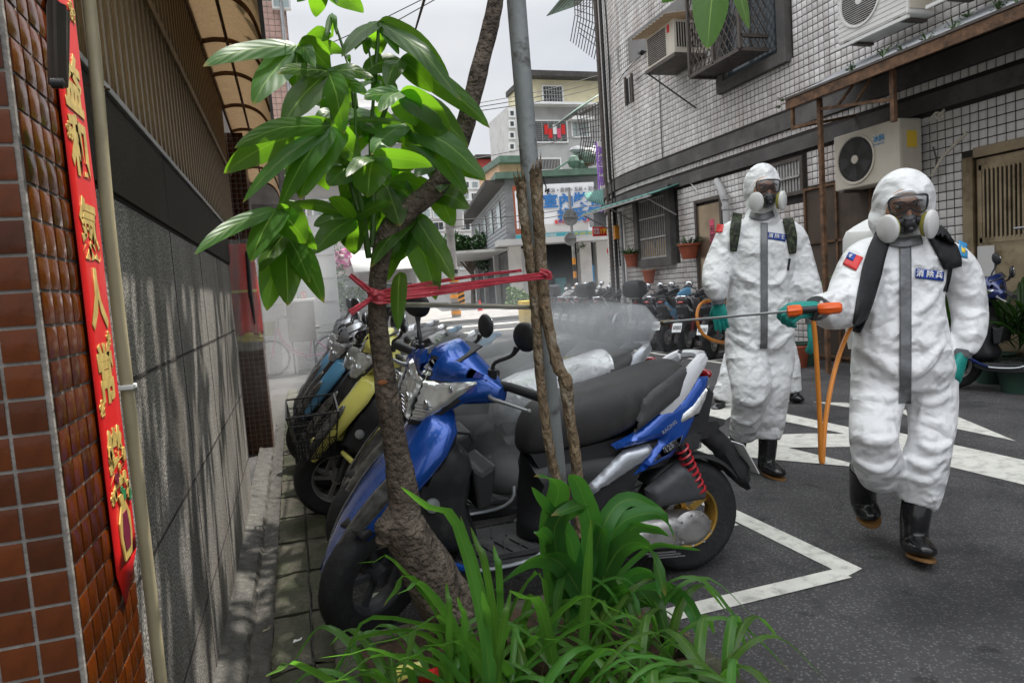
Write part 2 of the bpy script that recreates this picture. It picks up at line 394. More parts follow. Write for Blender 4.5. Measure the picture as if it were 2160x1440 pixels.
M('blue_print', (.05,.26,.50), .5, var=.02); M('text_blue', (.03,.16,.42), .5, var=.02)
M('red_print', (.62,.03,.03), .5, var=.03); M('yellow_print', (.8,.55,.05), .5, var=.03); M('white_print', (.78,.78,.76), .5, var=.02)
M('purple', (.30,.14,.55), .55, var=.1); M('teal', (.06,.32,.36), .5, var=.08); M('black_print', (.02,.02,.02), .5, var=.02)
M('orange_print', (.75,.30,.02), .5, var=.05)
M('pink_paper', (.62,.09,.16), .7, var=.08); M('gold', (.58,.42,.12), .4, metal=.25, var=.25, vs=60)
M('poster_red', (.62,.010,.010), .42, var=.06, vs=10)
M('plastic_clear', (.75,.75,.75), .2, var=.02, alpha=.28)
M('red_cloth', (.60,.025,.02), .7, var=.2, vs=8); M('yellow_cloth', (.6,.5,.12), .7, var=.1)
M('cable_black', (.015,.015,.015), .6, var=.1)
M('bark_grey', (.11,.085,.06), .85, var=.4, vs=20, bump=1.0, bs=40)
M('sign_board', (.74,.75,.76), .5, var=.03, vs=.4)

def speckle_edge(): pass
# ============================================================ ground
g = MB(); g.add([(-150,-30,0),(200,-30,0),(200,260,0),(-150,260,0)], [(0,1,2,3)])
obj('road', g, MATS['asphalt'], kind='structure', smooth=False)
gut = thing('drain_covers', 'row of mossy concrete drain slabs along the granite wall', 'drain', (0,0,0)); gut['kind'] = 'structure'; del gut['category']
base = MB(); base.box((-.36,-.5,-.1),(.07,9.6,.012)); obj('drain_bed', base, MATS['wet_concrete'], gut, smooth=False)
rr = random.Random(3)
for i in range(22):
    y0 = .6+i*.42; mb = MB()
    for j, (xa, xb) in enumerate(((-.175,-.045),(-.035,.065))):
        s = MB(); n = 5; vs = []
        for a in range(n+1):
            for c in range(7):
                x = xa+(xb-xa)*a/n; y = y0+.4*c/6
                e = .008 if (a in (0,n) or c in (0,6)) else 0
                vs.append((x+noise.noise((x*9,y*9,2))*.008, y+noise.noise((x*9,y*9,5))*.01, .036-e+noise.noise((x*14,y*14,j))*.012))
        s.add(vs, [(a*7+c, a*7+c+1, (a+1)*7+c+1, (a+1)*7+c) for a in range(n) for c in range(6)])
        k = len(s.v); s.add([(xa,y0,.0),(xb,y0,.0),(xb,y0+.4,.0),(xa,y0+.4,.0),(xa,y0,.03),(xb,y0,.03),(xb,y0+.4,.03),(xa,y0+.4,.03)], [(0,1,5,4),(1,2,6,5),(2,3,7,6),(3,0,4,7)])
        obj('drain_slab', s, MATS['mossy_concrete'], gut, ang=60)
# rough crumbling mortar strip against the wall foot
s = MB(); vs = []; n = 90
for a in range(n):
    y = .9+a*.07
    for c in range(6):
        x = -.36+.024*c+(0 if c<5 else noise.noise((y*6,0,0))*.03)
        vs.append((x, y, .03+.03*(1-c/5)+noise.noise((x*20,y*12,1))*.008 if c < 5 else .0))
s.add(vs, [(a*6+c,a*6+c+1,(a+1)*6+c+1,(a+1)*6+c) for a in range(n-1) for c in range(5)])
obj('mortar_strip', s, MATS['wet_concrete'], gut)

# painted markings
pm = MB()
def paint(poly, z=.004, name='road_marking', m='road_paint'):
    mb = MB(); vs = [(p[0],p[1],z) for p in poly]; mb.add(vs, [tuple(range(len(vs)))])
    return obj(name, mb, MATS[m], smooth=False, kind='structure')
def paintpx(px, z=.004): return paint([at_z(*p) for p in px], z)
paint([(2.02-.06,2.09),(2.07,2.12),(2.07,2.9),(2.06,6.4),(1.97,6.4),(1.965,2.2)])
paint([(1.975,2.075),(1.97,2.165),(.2,2.165),(.2,2.07)], .0045)
for yy in (2.75,3.45,4.15,4.85,5.55): paint([(.2,yy),(1.95,yy),(1.95,yy+.05),(.2,yy+.05)])
paintpx([(2010,875),(2143,931),(2004,902),(1930,884),(1880,862)])
paintpx([(1860,905),(1991,934),(2160,971),(2260,995),(2260,1048),(2160,1023),(1983,980),(1850,946)])
paintpx([(1648,871),(1793,902),(1850,912),(1850,946),(1790,917),(1643,887),(1560,868),(1570,852)])
paintpx([(1480,925),(1643,917),(1706,915),(1795,916),(1860,924),(1860,945),(1795,943),(1656,945),(1480,957)], .0048)
paintpx([(1470,950),(1500,933),(1656,944),(1798,978),(1793,985),(1572,965),(1470,957)], .0056)
paintpx([(1714,848),(1785,850),(1860,862),(1785,859)])
paintpx([(1500,860),(1560,830),(1640,838),(1676,846),(1640,850),(1580,855),(1540,880),(1500,905),(1440,895)], .0052)
# marked bays along the right-hand wall
paint([(5.40,6.5),(5.48,6.5),(5.5,10.8),(5.42,10.8)])
paint([(5.66,11.9),(5.74,11.9),(5.74,15.2),(5.66,15.2)])
for yy in (7.4,8.2,9.0,9.8,10.7,12.0,13.0,14.0,15.1): paint([(5.5,yy),(6.4,yy),(6.4,yy+.06),(5.5,yy+.06)])
# far crossing of the side street
for i in range(6): paint([(2.2,19+i*3.2),(9.5,19+i*3.2),(9.7,19.4+i*3.2+.3*i),(2.2,19.4+i*3.2+.3*i)])
paint([(-1.0,8.6),(.2,8.6),(.2,8.7),(-1.0,8.7)], m='pink_paper')
# litter
for (px, py, nme, lab) in ((565,1107-5,'a',''),):
    pass
def litter(px, py, w_, h_, m, label, cat='litter', rot=0, z=.05):
    p = at_z(px, py, z); mb = MB(); c = [(-w_,-h_),(w_*.8,-h_*.7),(w_,h_*.6),(0,h_),(-w_*.7,h_*.8)]
    top = [(x, y, .003+.004*((i*7)%3)) for i,(x,y) in enumerate(c)]
    T = Matrix.Translation(p) @ Matrix.Rotation(rot,4,'Z')
    mb.add(top+[(x,y,z_-.0015) for x,y,z_ in top], [(0,1,2,3,4),(9,8,7,6,5)]+[(i,(i+1)%5,5+(i+1)%5,5+i) for i in range(5)], T)
    return tag(obj('paper_scrap' if 'paper' in label else 'fallen_leaf', mb, MATS[m], smooth=False), label, cat)
litter(628,1352,.016,.007,'white_print','torn white paper scrap lying on the drain slabs','paper scrap')
litter(562,1330,.014,.003,'pipe_cream','small dry straw coloured leaf on the wet drain','leaf',.3)
litter(1465,1378,.012,.008,'orange_print','small dry orange leaf fallen on asphalt beside the planter','leaf',.8,z=.0)

# ============================================================ tile laying
def lay_tiles(parent, o, u, v, nrm, nu, nv, pw, ph, gap, d, mat, skip=None, parts=300, jitter=.0, cover=None):
    o, u, v, nrm = Vector(o), Vector(u), Vector(v), Vector(nrm)
    cells = []
    for i in range(nu):
        for j in range(nv):
            if skip and skip(i, j): continue
            p = o+u*(i*pw+gap/2)+v*(j*ph+gap/2); c = p+u*pw/2+v*ph/2
            q = RM.transposed() @ (c-CAM); vis = q.z < 0 and abs(q.x/-q.z) < .78 and abs(q.y/-q.z) < .52
            if cover and cover(c): vis = False
            cells.append((0 if vis else 1, (c-CAM).length, p))
    cells.sort(key=lambda t: t[:2])
    tm = MB(); tm.tile((0,0,0), u, v, nrm, pw-gap, ph-gap, d)
    me = None; rj = random.Random(5)
    for k, (vis, _, p) in enumerate(cells[:parts]):
        if vis: break
        if me is None: t = obj('tile', tm, mat, parent, ang=25); me = t.data
        else: t = obj('tile', None, None, parent, mesh=me)
        t.location = p+nrm*rj.uniform(-1,1)*jitter
    rest = cells[parts:] if cells and not cells[min(parts,len(cells))-1][0] else [c for c in cells if c[0]]
    if rest:
        b = MB()
        for _, _, p in rest: b.tile(p+nrm*rj.uniform(-1,1)*jitter, u, v, nrm, pw-gap, ph-gap, d)
        obj('tiles', b, mat, parent, ang=25, kind='stuff')

# ============================================================ brown tiled gate pillar, near left
P = .0415
pil = thing('tiled_pillar', 'glossy brown mosaic tiled gate pillar in the left foreground', 'pillar', (-.5,1.0,0))
b = MB(); b.box((-.9,.925,0),(-.28,1.2,2.6)); obj('pillar_core', b, MATS['grout_grey'], pil, smooth=False)
lay_tiles(pil, (-.28-P*11-.003,.925,.3), (1,0,0), (0,0,1), (0,-1,0), 11, 44, P, P, .0045, .0035, MATS['brown_tile'], parts=150, jitter=.0005)
sidep = thing('tiled_pillar_return', 'narrow side of the brown tiled pillar that carries the red couplet', 'pillar', (-.28,1.05,0))
bpy.data.objects.remove(sidep)
s2 = P*.93
def lay2():
    lay_tiles(pil, (-.28,.931,.3), (0,1,0), (0,0,1), (1,0,0), 7, 44, .0383, P, .004, .0035, MATS['brown_tile'], parts=150, jitter=.0006)
lay2()
b = MB(); b.ell((-.345,.9195,.742-.055+.07), (.008,.004,.006)); obj('chipped_spot', b, MATS['stone_trim'], pil)

# red spring couplet on the pillar side
cp = thing('spring_couplet', 'long red paper couplet with gold calligraphy on the tiled pillar', 'couplet', (-.272,1.14,.85))
xs = -.2735; y0, y1 = 1.078, 1.203
b = MB(); vs = []; 
zb = [(y0,.833),( (y0+y1)/2-.02,.80),(y1,.835)]
nz_ = 40
for i in range(nz_+1):
    z = .85+(1.95-.85)*i/nz_
    for j in range(5):
        y = y0+(y1-y0)*j/4
        vs.append((xs+noise.noise((y*9,z*7,3))*.0006+.001, y, z))
fs = [(i*5+j,i*5+j+1,(i+1)*5+j+1,(i+1)*5+j) for i in range(nz_) for j in range(4)]
b.add(vs, fs); b.add([(xs+.001,y0,.85),(xs+.001,y0+.028,.795),(xs+.001,y1,.85)], [(0,1,2)])
obj('paper', b, MATS['poster_red'], cp, solid=.0015)
def ytx(y, z, x=xs+.0026): return frame((x, y, z), (0,1,0), (0,0,1))
for ch, px, py in (('益',150,185),('和',165,320),('氣',178,492),('人',200,640),('常',216,800),('樂',236,980)):
    p = at_x(px, py, xs)
    text(ch, .090, MATS['gold'], ytx(1.142, p.z), cp, 'gold_character', .0004, bold=.0035, sx=.98)
for (px, py, s_) in ((133,90,.03),(140,275,.025),(225,715,.022),(200,870,.025),(222,1068,.02),(258,1090,.024),(150,30,.03)):
    p = at_x(px, py, xs); text('❀', s_*1.3, MATS['gold'], ytx(min(max(p.y,y0+.02),y1-.02), p.z), cp, 'printed_blossom', .0008)
b = MB()     # printed vase of flowers at the foot
zc = .905
def yz(pts, dx=.0045): 
    m = MB(); m.add([(xs+dx, 1.142+p[0]*.1, zc+p[1]*.1) for p in pts]+[(xs+dx-.002, 1.142+p[0]*.1, zc+p[1]*.1) for p in pts],
       [tuple(range(len(pts)))]+[(i,(i+1)%len(pts),len(pts)+(i+1)%len(pts),len(pts)+i) for i in range(len(pts))]); return m
obj('printed_vase', yz([(-.2,-.5),(.2,-.5),(.34,-.2),(.34,.1),(.15,.32),(.2,.48),(-.2,.48),(-.1,.32),(-.3,.1),(-.3,-.2)]), MATS['gold'], cp, smooth=False)
M('maroon_print', (.14,.01,.03), .5, var=.2, vs=60)
obj('printed_vase_panel', yz([(-.14,-.36),(.14,-.36),(.2,-.1),(.12,.2),(-.12,.2),(-.2,-.1)], .0055), MATS['maroon_print'], cp, smooth=False)
M('green_print', (.02,.16,.06), .5, var=.2)
rr = random.Random(9)
for k in range(16):
    a, c = rr.uniform(-.5,.5), rr.uniform(.35,1.2)
    r_ = rr.uniform(.05,.1); pts = [(a+r_*cos(t*pi/3), c+r_*sin(t*pi/3)*1.2) for t in range(6)]
    obj('printed_flower', yz(pts, .005), MATS[rr.choice(['gold','green_print','maroon_print','gold'])], cp, smooth=False)

# fluted metal bracket at the top of the pillar
b = MB(); rings = []
for t in [i/10 for i in range(11)]:
    p = at_x(122, 15, -.225).lerp(at_x(123, 180, -.245), t); wd = .022*(1-.35*t**2)
    rings.append([p+Vector((0, cos(a)*wd*(1+.1*cos(a*7)), 0))+Vector((sin(a)*.009*(1+.15*cos(a*7)),0,0)) for a in [2*pi*k/28 for k in range(28)]])
b.loft(rings); p = at_x(118,178,-.238)
fb = thing('gate_bracket', 'dark fluted metal gate arm fixed over the top of the couplet', 'bracket', at_x(122,15,-.225))
obj('arm', b, MATS['bracket_metal'], fb)
b = MB(); b.lathe([(.0001,-.008),(.006,-.006),(.006,.006),(.0001,.008)], Matrix.Translation(at_x(121,176,-.238)) @ Matrix.Rotation(pi/2,4,'Y')); obj('rivet', b, MATS['black_metal'], fb)

# cream conduit pipe
cpipe = thing('conduit_pipe', 'thin cream plastic conduit running down between pillar and granite wall', 'pipe', (-.3,1.4,0))
b = MB(); b.tube([(-.302,1.40,0),(-.302,1.40,1.2),(-.301,1.405,1.45),(-.299,1.42,1.62),(-.3,1.44,1.8),(-.3,1.445,2.6)], .0115, 12, smoothpath=3); obj('pipe', b, MATS['pipe_cream'], cpipe)
b = MB(); b.box((-.318,1.383,1.083),(-.288,1.417,1.092)); obj('clip', b, MATS['white_paint'], cpipe, bevel=.002)
b = MB(); b.tube([(-.317,1.43,1.635),(-.286,1.42,1.63),(-.285,1.445,1.633),(-.317,1.452,1.637)], .0022, 6); obj('wire_tie', b, MATS['rusty_metal'], cpipe)

# ============================================================ left building with granite dado and slatted grille
lb = thing('left_building', 'granite faced building with brown slatted window grille along the left', 'building', (-1.5,3,0))
XW = -.336
b = MB(); b.box((-4,1.2,0),(XW-.012,4.44,4.5)); b.box((-4,4.44,0),(XW-.11,7.6,4.5)); obj('wall', b, MATS['grout_dark'], lb, smooth=False)
rows = [(0,.30),(.30,.69),(.69,1.08),(1.08,1.47)]
for ri, (z0, z1) in enumerate(rows):
    ys = [1.2,1.62,2.35,3.05,3.72,4.42]; 
    for a, c in zip(ys[:-1], ys[1:]):
        t = MB(); t.tile((XW-.014, a+.002, z0+.003), (0,1,0), (0,0,1), (1,0,0), c-a-.004, z1-z0-.005, .008, .004)
        obj('granite_panel', t, MATS['granite'], lb, smooth=False)
for z in (.30,.69,1.08,1.471):
    t = MB(); t.box((XW-.01,1.2,z-.0035),(XW-.0045,4.42,z+.0035)); obj('joint_seal', t, MATS['grout_dark'], lb, smooth=False)
for y in (1.62,2.35,3.05,3.72):
    t = MB(); t.box((XW-.01,y-.002,0),(XW-.0048,y+.002,1.467)); obj('joint_seal', t, MATS['grout_dark'], lb, smooth=False)
for a, c in ((1.2,2.3),(2.3,3.5),(3.5,4.42)):
    t = MB(); t.tile((XW-.014, a+.001, 1.474), (0,1,0), (0,0,1), (1,0,0), c-a-.002, .208, .018, .01); obj('dark_granite_panel', t, MATS['dark_granite'], lb, smooth=False)
b = MB(); b.box((XW-.03,1.2,1.684),(XW+.012,4.43,1.70)); obj('window_ledge', b, MATS['stone_trim'], lb, bevel=.002, smooth=False)
# grille: vertical box slats in two tiers, rails between
gr = thing('window_grille', 'tall grille of brown vertical metal slats above the granite ledge', 'grille', (XW,3,1.7))
sl = MB(); sl.box((-.022,-.026,0),(.0,.026,.43)); sl.box((.0,-.012,.0),(.006,.012,.43)); me = None
y = 1.47; k = 0
while y < 5.1:
    for (z0, h_) in ((1.70,.43),(2.16,.46)):
        if me is None: o = obj('slat', sl, MATS['brown_metal'], gr, smooth=False); me = o.data
        else: o = obj('slat', None, None, gr, mesh=me)
        o.location = (XW-.004, y, z0); o.scale = (1,1,h_/.43)
    y += .078
b = MB(); b.box((XW-.02,1.3,2.128),(XW+.012,5.2,2.162)); obj('rail', b, MATS['brown_metal'], gr, smooth=False)
b = MB(); b.box((XW-.02,1.3,2.60),(XW+.012,5.2,2.65)); obj('rail', b, MATS['brown_metal'], gr, smooth=False)
b = MB(); b.box((-.40,1.3,1.7),(-.385,5.1,2.6)); obj('backing_sheet', b, MATS['interior_dark'], gr, smooth=False)
# tiled end column
ec = thing('tiled_column', 'slim brown tiled column at the far end of the granite wall', 'column', (-.3,6.1,0))
b = MB(); b.box((-.5,5.95,0),(-.262,6.3,2.6)); obj('column_core', b, MATS['grout_grey'], ec, smooth=False)
lay_tiles(ec, (-.5,5.95,.0), (1,0,0), (0,0,1), (0,-1,0), 6, 65, .0397, .04, .004, .003, MATS['brown_tile'], parts=0)
lay_tiles(ec, (-.262,5.95,.0), (0,1,0), (0,0,1), (1,0,0), 9, 65, .04, .04, .004, .003, MATS['brown_tile'], parts=0)
# arched awning
aw = thing('arched_awning', 'curved translucent awning with rusty ribs over the grille', 'awning', (-.3,4,2.6))
prof = [(-.335,2.60),(-.26,2.615),(-.17,2.605),(-.09,2.56),(-.045,2.49),(-.018,2.39)]
P3, _ = spline([Vector((x,0,z)) for x,z in prof], [0]*6, 4)
ysr = [1.6,2.1,2.6,3.35,3.95,4.5,5.2,5.9,6.7,7.5,8.4]
for a, c in zip(ysr[:-1], ysr[1:]):
    s = MB(); vs = []; 
    for j in range(9):
        y = a+(c-a)*j/8
        for p in P3: vs.append((p.x, y, p.z+.012+.003*sin(j*pi)))
    n = len(P3); s.add(vs, [(j*n+i,j*n+i+1,(j+1)*n+i+1,(j+1)*n+i) for j in range(8) for i in range(n-1)])
    obj('awning_panel', s, MATS['awning_sheet'], aw, solid=.004)
for y in ysr:
    s = MB(); s.tube([(p.x,y,p.z) for p in P3], .009, 6, flat=1.6); obj('rib', s, MATS['rusty_metal'], aw)
for (x,z) in ((-.20,2.60),(-.335,2.60)):
    s = MB(); s.bar((x,1.6,z-.012),(x,8.4,z-.012),.014); obj('purlin', s, MATS['rusty_metal'], aw, smooth=False)
s = MB(); s.box((-.022,1.6,2.30),(-.006,8.4,2.40)); obj('edge_fascia', s, MATS['black_metal'], aw, smooth=False)

# red raincoats in clear plastic hanging by the column
rc = thing('hanging_raincoat', 'red and yellow raincoat in clear plastic bag hung by the tiled column', 'raincoat', (-.2,4.9,1.6))
def hang(x0, x1, y, z0, z1, nm, m, amp=.02, seed=0, par=rc, solid=.004):
    s = MB(); vs = []; nx, nz2 = 14, 18
    for j in range(nz2+1):
        t = j/nz2
        for i in range(nx+1):
            u_ = i/nx; ww = 1-.18*(1-t)**3
            x = (x0+x1)/2+(u_-.5)*(x1-x0)*ww
            vs.append((x, y+amp*sin(u_*11+seed+t*2)*(.5+t*.5)+.012*noise.noise((x*20,t*6,seed)), z1+(z0-z1)*t))
    s.add(vs, [(j*(nx+1)+i,j*(nx+1)+i+1,(j+1)*(nx+1)+i+1,(j+1)*(nx+1)+i) for j in range(nz2) for i in range(nx)])
    return obj(nm, s, MATS[m], par, solid=solid)
hang(-.375,-.20,4.75,1.03,1.62,'coat','red_cloth'); hang(-.365,-.205,4.742,.985,1.045,'yellow_hem','yellow_cloth')
s = MB(); s.box((-.37,4.700,1.305),(-.21,4.708,1.322)); obj('yellow_stripe', s, MATS['yellow_cloth'], rc, smooth=False)
hang(-.39,-.185,4.68,.93,1.64,'plastic_bag','plastic_clear', .015, 3, solid=.0)
s = MB(); s.tube([(-.29,4.74,1.62),(-.29,4.76,1.72),(-.44,4.80,1.76)], .003, 6); obj('hanger', s, MATS['grey_metal'], rc)
M('umbrella_cloth', (.03,.03,.035), .6)
s = MB(); s.tube([(-.245,4.66,1.56),(-.25,4.66,1.3),(-.24,4.66,1.10)], [.012,.014,.004], 8); tag(obj('folded_umbrella', s, MATS['umbrella_cloth']), 'narrow folded black umbrella hanging against the red raincoat', 'umbrella')
# ============================================================ right building: white tiles, dark plaster bands
XR = 6.535; YC = 12.0; RC = 6.0; TP = .09
rb = thing('right_building', 'large white tiled building with dark plaster bands and rounded far corner', 'building', (8,8,0))
b = MB(); b.box((XR+.004,-2,0),(16,YC,20))
vs = []; prof = []
for k in range(19):
    a = pi/2*k/18; prof.append((XR+RC-RC*cos(a)+.004*cos(a), YC+RC*sin(a)-.004*sin(a)))
prof.append((16,YC+RC)); prof.append((16,YC))
b.prism([(x,y) for x,y in prof], 0, 20); obj('wall', b, MATS['grout_dark'], rb, smooth=False)
holes = []   # (y0,y1,z0,z1) on plane XR where no tiles lie
bands = [(2.737,2.916),(3.064,3.283),(5.35,5.75),(8.4,8.8)]
def inband(z): return any(a-.02 < z < c+.02 for a, c in bands[:2])
win_big = (7.64,9.1,3.99,5.6)
win_gr = (10.62,11.95,1.45,2.78)
win_sm = (7.45,8.12,2.14,2.70)
door_st = (9.25,9.98,0,2.36)
door_br = (3.2,5.25,0,2.24)
screen = (6.3,7.41,0,2.21)
win_tiny = (11.9,12.2,4.55,5.02)
holes += [win_big, win_gr, win_sm, door_st, door_br, screen]
ny = int((YC-2.3)/TP); nzv = int(9.0/TP)
def skip(i, j):
    y = YC-i*TP-TP/2; z = j*TP+TP/2
    if inband(z): return True
    return any(a-.03 < y < c+.03 and z0-.03 < z < z1+.03 for a,c,z0,z1 in holes)
def covered(c):
    q = RM.transposed() @ (c-CAM); px = 1080+1440*q.x/-q.z; py = 720-1440*q.y/-q.z
    return (1480 < px < 1740 and 340 < py) or (1700 < px < 2090 and 350 < py)
lay_tiles(rb, (XR+.003,YC,0), (0,-1,0), (0,0,1), (-1,0,0), ny, nzv, TP, TP, .011, .012, MATS['white_tile'], skip, 300, .001, covered)
# curved corner tiles
b = MB(); na = int(RC*(pi/2)*.55/TP)
for i in range(na):
    a0 = i*TP/RC; a1 = a0+(TP-.011)/RC
    for j in range(nzv):
        z = j*TP
        if inband(z+TP/2): continue
        if 11.9 < YC and 4.55 < z < 5.0 and i < 2: pass
        p0 = Vector((XR+RC-RC*cos(a0), YC+RC*sin(a0), z)); p1 = Vector((XR+RC-RC*cos(a1), YC+RC*sin(a1), z))
        nn = Vector((-cos((a0+a1)/2), sin((a0+a1)/2), 0)); u = (p0-p1)
        b.tile(p1, u.normalized(), (0,0,1), nn, u.length, TP-.011, .010)
obj('tiles', b, MATS['white_tile'], rb, ang=25, kind='stuff')
# dark plaster bands, and the grey tiled string course
for (z0, z1), m in zip(bands, ('dark_plaster','dark_plaster')):
    b = MB(); b.box((XR-.05,-2,z0),(XR+.003,YC,z1))
    n = 14; pts = [(XR+RC-(RC+.05)*cos(pi/2*k/n*.6), YC+(RC+.05)*sin(pi/2*k/n*.6)) for k in range(n+1)]
    q = [(XR+RC-(RC-.1)*cos(pi/2*k/n*.6), YC+(RC-.1)*sin(pi/2*k/n*.6)) for k in range(n+1)]
    b.prism(pts+q[::-1], z0, z1); obj('plaster_band', b, MATS[m], rb, smooth=False)
def rwall(px, py, x=XR): return at_x(px, py, x)

def bars_y(parent, y0, y1, z0, z1, x, n, r, m, nm='bar', horiz=()):
    for k in range(n+1):
        y = y0+(y1-y0)*k/n; s = MB(); s.bar((x,y,z0),(x,y,z1), r); obj(nm, s, m, parent, smooth=False)
    for z in horiz:
        s = MB(); s.bar((x-.012,y0,z),(x-.012,y1,z), r*1.4); obj('crossbar', s, m, parent, smooth=False)
def surround(parent, y0, y1, z0, z1, wd, dep, m, nm='window_frame'):
    b = MB()
    b.box((XR-dep,y0-wd,z0-wd),(XR+.05,y0,z1+wd)); b.box((XR-dep,y1,z0-wd),(XR+.05,y1+wd,z1+wd))
    b.box((XR-dep,y0+.001,z0-wd),(XR+.05,y1-.001,z0)); b.box((XR-dep,y0+.001,z1),(XR+.05,y1-.001,z1+wd))
    return obj(nm, b, m, parent, smooth=False)
# grilled ground floor window with yellow and blue goods behind
gw = thing('barred_window', 'barred window in thick dark plaster frame beside the building corner', 'window', (XR,11.2,1.4))
y0,y1,z0,z1 = 10.82,11.85,1.57,2.68
surround(gw, y0, y1, z0, z1, .15, .12, MATS['dark_plaster'])
s = MB(); s.box((XR-.002,y0,z0),(XR+.04,y1,z1)); obj('backing', s, MATS['interior_dark'], gw, smooth=False)
bars_y(gw, y0+.03, y1-.03, z0, z1, XR-.06, 12, .022, MATS['stone_trim'], horiz=(z0+.02, 1.95, 2.32, z1-.02))
rr = random.Random(4)
for k in range(13):
    s = MB(); yk = y0+.05+k*.077; h_ = .12+.22*min(1,max(0,(9-k)/5))*rr.uniform(.8,1.2) if k > 3 else .34-.0*k
    s.box((XR-.03,yk,z0),(XR-.006,yk+.07,z0+.34)); obj('curtain_fold', s, M('curtain_yellow', (.42,.27,.06), .7), gw, smooth=False)
for k in range(5):
    s = MB(); yk = y0+.12+k*.2; s.ell((XR-.035,yk,z0+.25+.05*(k%2)), (.008,.03,.07)); obj('curtain_print', s, M('curtain_blue', (.03,.04,.13), .7), gw)
# small grille window
sw = thing('vent_window', 'small grilled window under the lower plaster band', 'window', (XR,7.8,2.2))
y0,y1,z0,z1 = 7.50,8.08,2.23,2.62; surround(sw, y0, y1, z0, z1, .05, .05, MATS['bracket_metal'])
s = MB(); s.box((XR-.002,y0,z0),(XR+.03,y1,z1)); obj('backing', s, MATS['interior_dark'], sw, smooth=False)
bars_y(sw, y0+.03, y1-.03, z0, z1, XR-.02, 9, .03, MATS['stone_trim'], 'slat')
s = MB(); s.bar((XR-.045,y0,2.42),(XR-.045,y1,2.42),.03); obj('crossbar', s, MATS['stone_trim'], sw, smooth=False)
# tiny upper window
tw = thing('narrow_window', 'narrow dark window high on the wall near the rounded corner', 'window', (XR,12,4.5))
s = MB(); s.box((XR-.02,11.93,4.6),(XR+.001,12.17,5.06)); obj('pane', s, MATS['interior_dark'], tw, smooth=False)
for a in ((11.90,11.94),(12.15,12.2)):
    s = MB(); s.box((XR-.05,a[0],4.57),(XR,a[1],5.1)); obj('frame', s, MATS['bracket_metal'], tw, smooth=False)
s = MB(); s.box((XR-.03,12.02,4.6),(XR-.021,12.05,5.06)); obj('mullion', s, MATS['stone_trim'], tw, smooth=False)
# big cage window on the first floor
cg = thing('cage_window', 'upstairs window with projecting brown diamond mesh cage', 'window', (XR,8.4,4.2))
y0,y1,z0,z1 = 7.78,9.0,4.08,5.9; surround(cg, y0, y1, z0, z1, .16, .10, MATS['dark_plaster'])
s = MB(); s.box((XR-.002,y0,z0),(XR+.03,y1,z1)); obj('pane', s, MATS['glass_dark'], cg, smooth=False)
cy0, cy1, cz0, cz1, cx = 7.95, 9.15, 4.17, 6.0, XR-.55
for (a, c) in (((cx,cy0,cz0),(cx,cy0,cz1)),((cx,cy1,cz0),(cx,cy1,cz1)),((cx,(cy0+cy1)/2,cz0),(cx,(cy0+cy1)/2,cz1)),((cx,cy0,cz0),(cx,cy1,cz0)),
               ((cx,cy0,cz0),(XR-.1,cy0,cz0)),((cx,cy1,cz0),(XR-.1,cy1,cz0)),((cx,cy0,cz0+.18),(XR-.1,cy0,cz0+.18))):
    s = MB(); s.bar(a, c, .045); obj('cage_frame', s, MATS['bracket_metal'], cg, smooth=False)
s = MB(); 
for k in range(-14, 12):
    for sg in (1,-1):
        ya = cy0+k*.11 if sg == 1 else cy1-k*.11
        # diagonal clipped to the cage face
        t0 = 0; H_ = cz1-cz0; sl_ = .62*sg
        pa, pb = None, None
        for q in range(61):
            z = H_*q/60; y = ya+sl_*z
            if cy0 <= y <= cy1:
                if pa is None: pa = (cx, y, cz0+z)
                pb = (cx, y, cz0+z)
        if pa and pb and pa != pb: s.bar(pa, pb, .011)
for k in range(-8, 10):
    for sg in (1,-1):
        xa = cx+k*.11 if sg == 1 else XR-.1-k*.11; pa = pb = None
        for q in range(61):
            z = (cz1-cz0)*q/60; x = xa+.62*sg*z
            if cx <= x <= XR-.1:
                if pa is None: pa = (x, cy0, cz0+z)
                pb = (x, cy0, cz0+z)
        if pa and pb and pa != pb: s.bar(pa, pb, .011)
obj('diamond_mesh', s, MATS['bracket_metal'], cg, smooth=False, kind='stuff')
s = MB(); 
for k in range(9): s.box((cx+.05+k*.05,cy0+.02,cz0+.01),(cx+.085+k*.05,cy1-.02,cz0+.03))
obj('cage_floor', s, MATS['bracket_metal'], cg, smooth=False)
# boxed window air conditioner with corrugated cover
bx = thing('window_air_conditioner', 'old box air conditioner under a corrugated cover beside the mesh cage', 'air conditioner', (XR,10,4.7))
y0,y1,z0,z1 = 9.55,10.4,4.66,5.18; x0 = XR-.55
s = MB(); s.box((x0,y0,z0),(XR,y1,z1)); obj('casing', s, MATS['ac_cream'], bx, smooth=False, bevel=.01)
s = MB()
for k in range(14): s.box((x0-.006,y0+.24,z0+.05+k*.031),(x0-.001,y1-.04,z0+.068+k*.031))
obj('grille', s, MATS['black_metal'], bx, smooth=False)
s = MB(); 
for k in range(10): s.box((x0+.05+k*.045,y0-.006,z0+.1),(x0+.075+k*.045,y0-.001,z1-.05))
obj('side_louvre', s, MATS['black_metal'], bx, smooth=False)
s = MB(); s.box((x0-.03,y0-.05,z0-.06),(XR,y1+.03,z0-.003)); obj('tray', s, MATS['bracket_metal'], bx, smooth=False)
s = MB(); vs = []; n = 40
for i in range(n+1):
    y = y0-.1+(y1-y0+.25)*i/n; dz = .014*sin(i*1.57)
    vs += [(x0-.2,y,z1+.02+dz),(XR,y,z1+.14+dz)]
s.add(vs, [(2*i,2*i+1,2*i+3,2*i+2) for i in range(n)]); obj('corrugated_cover', s, MATS['awning_sheet'], bx, solid=.006)
